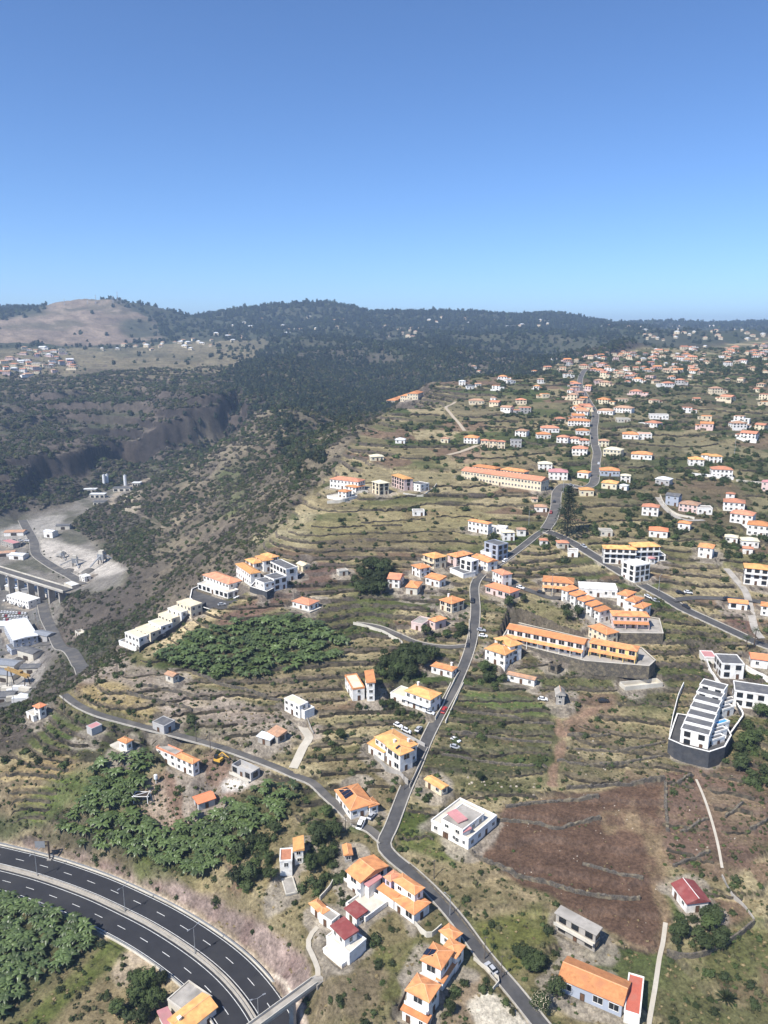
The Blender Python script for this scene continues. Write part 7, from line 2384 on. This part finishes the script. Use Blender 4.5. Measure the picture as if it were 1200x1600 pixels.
    W([(1080, 743), (1100, 745), (1125, 748), (1146, 750)], 2.2, 0.4, 'white', 'white balustrade wall in front of the manor')
    W([(1150, 752), (1175, 755), (1210, 757)], 1.6, 0.5, 'concrete_pale', 'long pale wall running east from the manor')
    W([(511, 787), (540, 784), (553, 776), (575, 770)], 2.0, 0.5, 'concrete_pale', 'pale retaining wall below the brow cluster')
    W([(630, 772), (655, 776), (668, 770), (682, 757)], 1.2, 0.4, 'concrete_pale', 'pale boundary wall of the grey flat roofed house')
    W([(880, 940), (895, 952), (915, 965), (930, 975)], 2.2, 0.4, 'concrete', 'grey stepped wall below the slanting estate row')
    W([(640, 1352), (670, 1380), (712, 1428), (745, 1468), (790, 1525)], 0.8, 0.35, 'stone_wall', 'low rough wall along the field side of the lower lane')
    # --- dry-stone terrace walls of the brown fields
    R_ = ragged_wall
    R_([(885, 1233), (920, 1231), (960, 1228), (1000, 1223), (1038, 1217)], 1.5, 0.9, 'straight dark stone wall along the top of the ploughed field')
    R_([(790, 1262), (830, 1256), (880, 1252), (935, 1243)], 0.9, 1.2, 'uppermost grassy stone bank across the ploughed field')
    R_([(765, 1285), (800, 1284), (840, 1288), (870, 1296), (900, 1288), (938, 1278)], 1.1, 1.0, 'wavy stone bank, second across the ploughed field')
    R_([(910, 1350), (945, 1360), (975, 1368), (1005, 1372)], 0.8, 1.0, 'short stony bank in the lower middle of the ploughed field')
    R_([(738, 1332), (765, 1350), (800, 1364), (850, 1380), (900, 1395), (950, 1404), (1000, 1406)], 1.5, 0.9, 'long curving stone wall across the foot of the ploughed field')
    R_([(886, 1149), (920, 1151), (953, 1149)], 1.2, 0.7, 'pale stone wall beside the brown track yard')
    R_([(870, 1190), (920, 1196), (980, 1192), (1035, 1182)], 0.9, 1.0, 'stony terrace bank above the ploughed field, lower one')
    R_([(885, 1170), (940, 1174), (1000, 1168), (1040, 1160)], 0.8, 1.0, 'stony terrace bank above the ploughed field, upper one')
    R_([(1050, 1228), (1065, 1220), (1082, 1212)], 1.2, 0.9, 'short dark stone wall beside the field path top')
    R_([(1133, 1278), (1148, 1268), (1162, 1256)], 1.2, 0.9, 'short dark stone wall in the east brown terraces')
    R_([(1172, 1297), (1186, 1290), (1205, 1278)], 1.2, 0.9, 'dark stone wall at the east edge of the brown terraces')
    R_([(1052, 1355), (1080, 1345), (1110, 1332)], 1.2, 0.9, 'stone bank above the maroon gabled cottage')
    R_([(1040, 1222), (1040, 1260), (1044, 1300)], 0.9, 1.2, 'rough stone bank dividing the two brown fields')
    R_([(1062, 1300), (1085, 1290), (1105, 1280)], 0.9, 0.9, 'faint stone bank beside the field path')
    R_([(722, 1112), (770, 1118), (820, 1128), (866, 1132)], 1.0, 0.8, 'dark terrace wall below the bright meadow')
    R_([(705, 1145), (760, 1152), (810, 1158), (862, 1162)], 1.0, 0.8, 'dark terrace wall in the overgrown plots, upper one')
    R_([(690, 1180), (750, 1190), (800, 1196), (855, 1200)], 1.0, 0.8, 'dark terrace wall in the overgrown plots, lower one')
    R_([(212, 1072), (250, 1077), (300, 1088), (330, 1094)], 1.3, 0.9, 'dark stone bank across the stony terraces, upper one')
    R_([(198, 1082), (230, 1092), (270, 1103), (300, 1112)], 1.3, 0.9, 'dark stone bank across the stony terraces, lower one')
    R_([(300, 1052), (330, 1062), (380, 1078), (420, 1092), (440, 1096)], 1.3, 0.9, 'long dark stone bank below the banana grove')
    R_([(225, 1275), (240, 1292), (258, 1304), (270, 1298)], 0.8, 0.5, 'low pale wall round the building site corner')
    # --- cars
    car(622, 1135, 630, 1139, 'car_white', 'white parked car nearest the hedge above the large white house')
    car(634, 1143, 642, 1147, 'car_white', 'white parked car beside the slatted wall above the large house')
    car(654, 1141, 660, 1134, 'car_silver', 'silver parked car facing the lane above the large house')
    car(671, 1115, 680, 1118, 'car_white', 'white car parked in the forecourt of the wide villa')
    car(712, 1158, 720, 1162, 'car_white', 'white abandoned car among the terraces, upper of two')
    car(711, 1169, 719, 1171, 'car_silver', 'pale abandoned car among the terraces, lower of two')
    car(565, 1289, 570, 1277, 'car_white', 'white van parked beside the solar panel bungalow', 1.25, 1.25)
    car(581, 1277, 588, 1270, 'car_silver', 'silver car parked behind the white van')
    car(738, 940, 739, 930, 'car_dark', 'dark pickup on the lane beside the big hip roof house', 1.15, 1.15)
    car(731, 1010, 732, 1003, 'car_dark', 'dark car parked on the lane below the plot')
    car(752, 986, 760, 987, 'car_silver', 'silver car in the bay beside the lane, upper')
    car(755, 995, 763, 996, 'car_white', 'white car in the bay beside the lane, lower')
    car(848, 1094, 858, 1095, 'car_white', 'white car parked beside the stone barn')
    car(943, 1097, 953, 1097, 'car_dark', 'dark car standing on the dirt below the scrub slope', 1.1, 1.1)
    car(845, 927, 853, 929, 'car_dark', 'dark car on the side street before the cream building')
    car(1012, 934, 1020, 938, 'car_white', 'white car parked by the main street, first')
    car(1024, 940, 1032, 944, 'car_silver', 'silver car parked by the main street, second')
    car(1062, 927, 1070, 928, 'car_dark', 'dark car in the street corner car park')
    car(1075, 927, 1083, 928, 'car_white', 'white car in the street corner car park')
    car(866, 785, 867, 778, 'car_dark', 'dark car on the upper junction street')
    car(369, 935, 377, 931, 'car_white', 'white car on the turning place behind the curved wall')
    car(347, 946, 355, 945, 'car_silver', 'silver car near the rim of the curved dark wall')
    cols = ['car_white', 'car_silver', 'car_dark', 'car_red']
    r_ = random.Random(5)
    for row in range(3):
        for k in range(9):
            x, y = 3 + k * 4.6 + row * 2, 957 + row * 6 + k * 0.3
            car(x, y, x + 1.5, y - 5, (cc := cols[r_.randrange(4) if r_.random() < 0.6 else 0]), f'small {cc[4:]} parked car, {["back", "middle", "front"][row]} row of the crowded yard behind the ribbed warehouse', group=f'cars in the crowded yard, row {row}, {cc[4:]}', sc=1.0)
    for k in range(6):
        car(8 + k * 6, 939 + k * 2.2, 12 + k * 6, 936 + k * 2, 'car_dark' if k % 2 else 'car_silver', 'parked car along the white warehouse wall', group='cars along the white warehouse')
    for k in range(7):
        car(12 + k * 5, 846 + (k % 2) * 5, 16 + k * 5, 846 + (k % 2) * 5, cols[k % 3], 'parked truck or car beside the red roofed store', 1.2, 1.3, group='vehicles beside the red roofed store')
    for k, (nm, (c, w)) in enumerate(ROADS.items()):
        if not nm.startswith(('main_street', 'upper_street', 'lane', 'side_street')):
            continue
        lb = {'main': 'parked along the main street kerb', 'uppe': 'parked along the upper street', 'lane': 'pulled in beside the steep lane', 'side': 'parked in the side street'}[nm[:4]]
        for q in range(9, len(c) - 6, 23 if nm[0] != 'l' else 47):
            p, d = c[q], side_dirs(c)[q]
            col = cols[r_.randrange(4)]
            o = copy_tree(CARS[col]) if col in CARS else car_proto(col)
            CARS.setdefault(col, o)
            pos = p + d * (w / 2 - 1.0) * r_.choice((-1, 1))
            t = (c[q + 1] - c[q - 1])
            o.location = (pos.x, pos.y, p.z + 0.08)
            o.rotation_euler = (0, -math.atan2(t.z, math.hypot(t.x, t.y)), math.atan2(t.y, t.x))
            o.scale = (1, 1, 1)
            tag(o, f'small {dict(car_white="white", car_silver="silver", car_dark="dark", car_red="red")[col]} car {lb}', 'car', f'cars {lb}, {col[4:]}')
    # more sheds crowding the valley floor
    sx_ = [(8, 915), (28, 922), (50, 928), (6, 985), (70, 1000), (48, 1028), (8, 1045), (12, 1062), (50, 1050), (6, 1095), (25, 835), (6, 868), (30, 872), (80, 838), (100, 826)]
    for k, (x, y, w, dd) in enumerate([(8, 915, 24, 12), (28, 922, 20, 10), (50, 928, 14, 9), (6, 985, 10, 10), (70, 1000, 14, 8), (48, 1028, 16, 8), (8, 1045, 22, 9), (12, 1062, 16, 8), (50, 1050, 12, 7), (6, 1095, 14, 8), (25, 835, 20, 12), (6, 868, 22, 10), (30, 872, 16, 9), (80, 838, 12, 8), (100, 826, 14, 9)]):
        g = ground(x, y)
        root = thing('yard_shed', g, f'low shed in the crowded yards of the valley floor, {ORDN[sorted(sx_).index((x, y))]} from left', 'shed', 'sheds of the valley yards')
        root.rotation_euler = (0, 0, r_.uniform(-0.5, 0.3))
        hh = r_.uniform(3.5, 6)
        mb = MB(); mb.box((0, 0, -2), (w, dd, hh + 2)); mb.build('wall', r_.choice(('concrete_pale', 'grey_wall', 'white')), root)
        mb = MB()
        a_, b_ = w / 2 + 0.4, dd / 2 + 0.4
        mb.hexa([(-a_, -b_, hh + 0.002), (a_, -b_, hh + 0.002), (a_, b_, hh + 0.002), (-a_, b_, hh + 0.002)], [(-a_, -b_, hh + 0.3), (a_, -b_, hh + 0.3), (a_, 0, hh + 1.2), (-a_, 0, hh + 1.2)])
        mb.build('roof', r_.choice(('roof_white', 'roof_grey', 'metal_grey', 'roof_white', 'roof_old')), root)
        mb = MB(); mb.box((0, -dd / 2, 0), (w * 0.3, 0.2, 3.0)); mb.build('door', 'frame_dark', root)
    car(13, 906, 16, 898, 'car_white', 'white bus parked under the viaduct', 2.0, 1.5)
    # --- poles
    PL = pole
    PL(631, 1236, 8, 'wooden pole at the lower corner of the large white house')
    PL(703, 1432, 7, 'slim lamp pole beside the lane above the stacked villas', 'street_lamp', 'galv', 1, True, 2.4)
    PL(757, 1500, 8, 'dark pole on the field side of the lower lane')
    PL(783, 1530, 8, 'dark pole beside the corner garden')
    PL(678, 1373, 7, 'short pole in the dry slope beside the lane')
    PL(307, 1160, 8, 'wooden pole on the rubble terrace, west one')
    PL(329, 1176, 9, 'wooden pole behind the long white farmhouse')
    PL(101, 1113, 9, 'wooden pole at the end of the farm lane')
    PL(540, 1300, 6, 'pole by the lane junction garage')
    PL(738, 908, 9, 'tall grey pole at the hamlet crossroads', 'street_lamp', 'galv', 1, True, 0.5)
    PL(626, 1012, 7, 'pole at the little lane bend')
    PL(862, 932, 12, 'tall pale mast by the side street', 'street_lamp', 'galv', 1, True, 0.2)
    PL(1029, 925, 9, 'lamp pole beside the main street corner', 'street_lamp', 'galv', 1, True, 0.8)
    PL(826, 825, 11, 'lamp pole beside the upper junction', 'street_lamp', 'galv', 1, True, 0.2)
    PL(954, 690, 14, 'tall thin mast by the upper street bend')
    PL(880, 770, 10, 'lamp pole beside the tall conifer', 'street_lamp', 'galv', 1, True, 0.2)
    PL(1147, 715, 16, 'pale mast on the upper terraces east of the manor', 'utility_pole', 'galv')
    PL(22, 1100, 22, 'tall floodlight mast in the quarry yard', 'street_lamp', 'galv', 2, True)
    PL(60, 985, 24, 'tall floodlight mast beside the ribbed warehouse', 'street_lamp', 'galv', 2, True)
    PL(662, 632, 12, 'thin mast on the gorge brow')
    # wires between lane poles
    # --- excavator
    g = ground(341, 1191)
    root = thing('excavator', g, 'small yellow excavator with raised arm in the building site', 'excavator')
    for sgn in (-1, 1):
        mb = MB(); mb.box((0, sgn * 0.95, 0), (3.2, 0.5, 0.75)); mb.build('track', 'tyre', root)
    mb = MB(); mb.box((-0.2, 0, 0.8), (2.6, 2.1, 0.9)); mb.build('body', 'machine_yellow', root)
    mb = MB(); mb.box((0.35, 0.45, 1.702), (1.2, 1.0, 1.2)); mb.build('cab', 'glass', root)
    mb = MB(); mb.tube((0.9, -0.4, 1.5), (-1.6, -0.4, 4.0), 0.22, 0.18, 6); mb.build('boom', 'machine_yellow', root)
    mb = MB(); mb.tube((-1.6, -0.4, 4.0), (-4.2, -0.4, 2.6), 0.18, 0.14, 6); mb.build('dipper', 'machine_yellow', root)
    mb = MB(); mb.box((-4.4, -0.4, 1.7), (0.8, 0.9, 0.9)); mb.build('bucket', 'frame_dark', root)
    root.rotation_euler = (0, 0, 2.7); root.scale = (1.15, 1.15, 1.15)
    # water tank in the banana grove
    g = ground(244, 1224)
    root = thing('water_tank', g, 'white cylindrical water tank on a post by the banana grove', 'tank')
    mb = MB(); mb.tube((0, 0, -0.3), (0, 0, 2.0), 0.25, 0.25, 7); mb.build('post', 'concrete_pale', root)
    mb = MB(); mb.tube((0, 0, 2.0), (0, 0, 3.6), 0.7, 0.7, 12); mb.tube((0, 0, 3.6), (0, 0, 3.9), 0.7, 0.2, 12); mb.build('tank', 'roof_white', root)
    # white timber frame (pergola) at the site corner
    g = ground(222, 1250)
    root = thing('pergola', g, 'white timber frame with dark netting at the building site corner', 'pergola')
    for x, y in ((-2.6, -1.6), (2.6, -1.6), (-2.6, 1.6), (2.6, 1.6)):
        mb = MB(); mb.box((x, y, -0.4), (0.25, 0.25, 2.9)); mb.build('post', 'white', root)
    for a_, b_ in (((-3.2, -1.6, 2.5), (3.2, -1.6, 2.5)), ((-3.2, 1.6, 2.5), (3.2, 1.6, 2.5)), ((-2.6, -2.2, 2.7), (-2.6, 2.2, 2.7)), ((2.6, -2.2, 2.7), (2.6, 2.2, 2.7)), ((-2.6, -1.6, 2.72), (2.6, 1.6, 2.72))):
        mb = MB(); mb.tube(a_, b_, 0.14, 0.14, 4); mb.build('rafter', 'white', root)
    mb = MB(); mb.box((0, 0, 2.2), (5.0, 3.0, 0.05)); mb.build('netting', 'frame_dark', root)
    # --- special plants
    g = ground(886, 838)
    root = thing('conifer', g, 'tall dark layered conifer beside the upper junction', 'tree')
    mb = MB(); mb.tube((0, 0, -1), (0, 0, 31), 0.6, 0.08, 8); mb.build('trunk', 'bark', root)
    cr = MB()
    for q in range(24):
        zz = 3 + q * 1.2
        R = 9.5 * (1 - (zz - 3) / 31) + 0.6
        for k in range(11):
            t = k * 2 * math.pi / 11 + q * 0.4
            Rk = R * r_.uniform(0.75, 1.1)
            d = Vector((math.cos(t), math.sin(t), 0))
            s = Vector((-d.y, d.x, 0))
            for f in (0.25, 0.5, 0.75, 1.0):
                c = Vector((0, 0, zz)) + d * Rk * f + Vector((0, 0, 0.5 * f * f - 0.2))
                for _ in range(3):
                    leaf_quads(cr, c + Vector((r_.uniform(-.4, .4), r_.uniform(-.4, .4), r_.uniform(-.3, .3))), Vector((r_.uniform(-.6, .6), r_.uniform(-.6, .6), 1)), 0.55 * r_.uniform(0.7, 1.3), r_)
    cr.build('crown', 'leaf_pine', root)
    for k, (x, y, h, lb) in enumerate([(781, 1028, 8, 'slender dark palm in front of the two stacked golden roofs'), (1178, 1012, 9, 'tall palm behind the bright orange gable roof'), (1165, 1018, 7, 'shorter palm beside the tall one by the main street'),
                                       (958, 722, 6, 'small palm before the cream house, west'), (968, 722, 6, 'small palm before the cream house, east'), (1102, 740, 7, 'palm in front of the manor'), (845, 1480 - 640, 5, 'little palm above the upper junction')]):
        g = ground(x, y)
        root = thing('palm_tree', g, lb, 'palm')
        tr, cr = palm_parts(h, k + 3, 18, 2.8 if h > 6 else 2.2)
        tr.build('trunk', 'bark', root)
        cr.build('crown', 'leaf_dark', root)
    g = ground(1135, 1562)
    root = thing('agave', g, 'big dark spiky rosette plant on the corner slope', 'plant')
    cr = MB()
    for k in range(60):
        t = k * 2.399
        up = 0.15 + 1.2 * k / 60
        d = Vector((math.cos(t) * math.cos(up), math.sin(t) * math.cos(up), math.sin(up)))
        s = Vector((-d.y, d.x, 0)).normalized() * 0.22
        Ln = r_.uniform(2.6, 3.8)
        b0 = d * 0.3
        mid = d * Ln * 0.55 + Vector((0, 0, 0.15))
        cr.face([b0 - s * 0.6, b0 + s * 0.6, mid + s, d * Ln - Vector((0, 0, 0.3)), mid - s])
    cr.build('leaves', 'leaf_dark', root)
    g = ground(845, 1580)
    root = thing('flowering_tree', g, 'bushy tree speckled with white blossom beside the lane', 'tree')
    put('trunk', TRUNK, root, (0, 0, 0), 0, 2.2)
    put('crown', CROWN['dark'][1], root, (0, 0, 3.2), 0, 3.0)
    fl = MB()
    for _ in range(260):
        e = Vector((r_.gauss(0, 1), r_.gauss(0, 1), r_.gauss(0.3, 1))).normalized() * 2.75
        leaf_quads(fl, e + Vector((0, 0, 3.2)), e, 0.14, r_)
    fl.build('blossom', 'cream', root)
    # --- valley works
    a, b = ground(2, 905), ground(104, 935)
    zt = max(a.z, b.z) + 6.5
    a, b = plane_hit(-12, 886, zt), plane_hit(106, 922, zt)
    d = (b - a); L = d.length; d.normalize()
    s2 = Vector((-d.y, d.x, 0))
    root = thing('viaduct', a, 'grey road viaduct on slim piers across the valley floor', 'bridge')
    mb = MB(); c = d * (L / 2); mb.box((c.x, c.y, -1.4), (L, 9, 1.4), 0, (d.x, d.y)); mb.build('deck', 'concrete', root)
    mb = MB(); mb.box((c.x, c.y, 0.004), (L, 7.6, 0.06), 0, (d.x, d.y)); mb.build('roadway', 'asphalt_old', root)
    for sg in (-1, 1):
        c = d * (L / 2) + s2 * 4.3 * sg
        mb = MB(); mb.box((c.x, c.y, 0.003), (L, 0.4, 1.0), 0, (d.x, d.y)); mb.build('parapet', 'concrete_pale', root)
    for t in np.linspace(0.12, 0.92, 7):
        c = d * (L * float(t))
        hh = a.z - 1.4 - H(a.x + c.x, a.y + c.y) + 1
        if hh > 1:
            mb = MB(); mb.box((c.x, c.y, -1.4 - hh), (1.6, 5.5, hh), 0, (d.x, d.y)); mb.build('pier', 'concrete', root)
    # gantry crane
    g = ground(30, 1075)
    root = thing('gantry_crane', g, 'rusty yellow gantry crane over the quarry yard', 'crane')
    for x in (-9, 9):
        for y in (-2.4, 2.4):
            mb = MB(); mb.tube((x, y, -0.5), (x, y * 0.4, 10), 0.35, 0.3, 6); mb.build('leg', 'frame_dark', root)
    for y in (-0.9, 0.9):
        mb = MB(); mb.box((0, y, 10), (23, 0.8, 1.3)); mb.build('girder', 'crane_yellow', root)
    mb = MB(); mb.box((3, 0, 11.31), (3, 2.4, 1.2)); mb.build('trolley', 'crane_yellow', root)
    root.rotation_euler = (0, 0, -0.55)
    # crushing plant
    def works(px, py, lb, rz, sc=1.0):
        g = ground(px, py)
        root = thing('crushing_plant', g, lb, 'quarry plant')
        root.rotation_euler = (0, 0, rz); root.scale = (sc, sc, sc)
        mb = MB(); mb.box((0, 0, 3.2), (5, 5, 4.5)); mb.build('hopper', 'metal_grey', root)
        for x in (-2, 2):
            for y in (-2, 2):
                mb = MB(); mb.box((x, y, -0.5), (0.5, 0.5, 3.7)); mb.build('leg', 'frame_dark', root)
        for q, (x1, y1) in enumerate(((-14, 2), (12, 5), (5, -12))):
            mb = MB(); mb.tube((0, 0, 7.2), (x1, y1, 1.0), 0.55, 0.55, 4); mb.build('conveyor', 'galv', root)
        mb = MB(); mb.box((0, 0, 7.702), (3.4, 3.4, 2.6)); mb.build('screen_house', 'concrete_pale', root)
    works(118, 884, 'grey crushing plant with three conveyors on the pale quarry floor', 0.2, 1.0)
    works(160, 880, 'tall crushing plant with pale tower beside the hillside', 1.4, 1.2)
    works(98, 872, 'low conveyor set at the west side of the quarry floor', 2.3, 0.7)
    for k, (x, y, R, hh, lb) in enumerate([(95, 866, 7, 5, 'grey gravel heap beside the quarry conveyors'), (140, 893, 8, 3.5, 'broad dark gravel heap in the quarry'), (108, 893, 9, 3.5, 'round gravel heap beside the valley road'), (28, 1035, 8, 4, 'dark spoil heap in the warehouse yard')]):
        g = ground(x, y)
        mb = MB()
        prev = [Vector((math.cos(t) * R * r_.uniform(0.9, 1.1), math.sin(t) * R * r_.uniform(0.9, 1.1), -0.6)) for t in [q * math.pi / 8 for q in range(16)]]
        for f in (0.66, 0.33, 0.08):
            cur = [Vector((v.x, v.y, 0)) * (f / 1.0) * r_.uniform(0.93, 1.07) + Vector((0, 0, hh * (1 - f) * r_.uniform(0.92, 1.08))) for v in [Vector((math.cos(t) * R, math.sin(t) * R, 0)) for t in [q * math.pi / 8 for q in range(16)]]]
            for q in range(16):
                mb.face([prev[q], prev[(q + 1) % 16], cur[(q + 1) % 16], cur[q]])
            prev = cur
        mb.face(prev)
        tag(mb.build('gravel_heap', 'asphalt_old' if k else 'concrete', None, g), lb, 'gravel heap')
    # cement works up the valley: silos, sheds
    for k, (x, y, lb) in enumerate([(163, 757, 'pale cement silo, west of the pair up the valley'), (168, 756, 'pale cement silo, east of the pair up the valley'), (196, 758, 'single cement silo beside the dark shed up the valley')]):
        g = ground(x, y)
        root = thing('silo', g, lb, 'silo')
        mb = MB(); mb.tube((0, 0, -1), (0, 0, 13), 2.0, 2.0, 12); mb.build('shell', 'roof_white', root)
        mb = MB(); mb.tube((0, 0, 13), (0, 0, 14.2), 2.05, 0.4, 12); mb.build('cap', 'metal_grey', root)
    for k, (x, y, w, lb) in enumerate([(140, 770, 16, 'white roofed shed at the west of the cement works'), (152, 778, 18, 'white roofed shed in front of the cement silos'), (190, 768, 22, 'dark long shed of the cement works'), (155, 790, 14, 'dark roofed store below the cement works'), (213, 760, 10, 'small pale shed at the head of the valley track')]):
        g = ground(x, y)
        root = thing('works_shed', g, lb, 'shed')
        mb = MB(); mb.box((0, 4, -2), (w, 8, 6.5)); mb.build('wall', 'concrete_pale', root)
        mb = MB(); mb.box((0, 4, 4.502), (w + 1, 9, 0.4)); mb.build('roof', 'roof_grey' if 'dark' in lb else 'roof_white', root)
        for q in range(3):
            mb = MB(); mb.box((-w / 3 + q * w / 3, 0, 0.3), (w / 5, 0.2, 2.8)); mb.build('door', 'glass', root)
    for k in range(10):
        g = ground(4 + (k % 5) * 9, 1078 + (k // 5) * 14 + (k % 3) * 2)
        root = thing('container', g, 'pale container or trailer in the crowded quarry yard', 'container', 'containers in the quarry yard')
        root.rotation_euler = (0, 0, r_.uniform(-0.5, 0.5))
        mb = MB(); mb.box((0, 0, 0.1), (8, 2.5, 2.6)); mb.build('box', r_.choice(('roof_white', 'metal_grey', 'concrete_pale')), root)
        mb = MB(); mb.box((4.05, 0, 0.2), (0.1, 2.3, 2.3)); mb.build('door', 'metal_grey', root)
    # masts on the bare hill
    for k, (x, y, h, lb) in enumerate([(101, 474, 22, 'thin lattice mast at the west end of the bare hilltop'), (137, 472, 12, 'short mast on the bare hilltop'), (150, 471, 30, 'tall lattice mast left of the hilltop pair'), (177, 470, 24, 'lattice mast with dishes on the hilltop'), (184, 470, 38, 'tallest lattice mast on the bare hilltop'), (190, 471, 20, 'short lattice mast right beside the tallest')]):
        g = ground(x, y + 3)
        root = thing('antenna_mast', g, lb, 'mast')
        for sx, sy in ((-1, -1), (1, -1), (0, 1)):
            mb = MB(); mb.tube((sx * 1.6, sy * 1.6, -2), (sx * 0.5, sy * 0.5, h), 0.55, 0.4, 4); mb.build('leg', 'metal_grey', root)
        mb = MB()
        for q in range(int(h / 3)):
            f = q * 3 / h
            e = 1.2 - 0.9 * f
            mb.tube((-e, -e, q * 3), (e, -e, q * 3 + 1.5), 0.1, 0.1, 4); mb.tube((e, -e, q * 3 + 1.5), (0, e, q * 3 + 3), 0.1, 0.1, 4)
        mb.build('lattice', 'metal_grey', root)
        mb = MB(); mb.box((0, -0.8, h * 0.75), (2.2, 0.8, 1.8)); mb.build('aerial', 'roof_white', root)
# ------------------------------------------------------------------ haze: one closed box of even air round the whole place
def build_haze(density=0.00011):
    mb = MB()
    lo = float(Z.min()) - 1.0
    hi = max(float(Z.max()) + 75.0, CAM_Z + 60)
    mb.box((0, 4600, lo), (15000, 11000, hi - lo))
    o = mb.build('haze', mat('haze_dummy', (1, 1, 1)))
    o['kind'] = 'stuff'
    m = bpy.data.materials.new('haze_air')
    m.use_nodes = True
    N, L = m.node_tree.nodes, m.node_tree.links
    N.remove(N['Principled BSDF'])
    v = N.new('ShaderNodeVolumePrincipled')
    v.inputs['Color'].default_value = (0.55, 0.74, 1.0, 1)
    v.inputs['Density'].default_value = density
    v.inputs['Anisotropy'].default_value = 0.15
    L.new(v.outputs[0], N['Material Output'].inputs['Volume'])
    o.data.materials.clear()
    o.data.materials.append(m)
    return o
build_land()
build_platforms()
build_houses()
build_small(RECS)
build_villages()
build_vegetation()
build_terrace_walls()
build_details()
build_haze(0.00013)
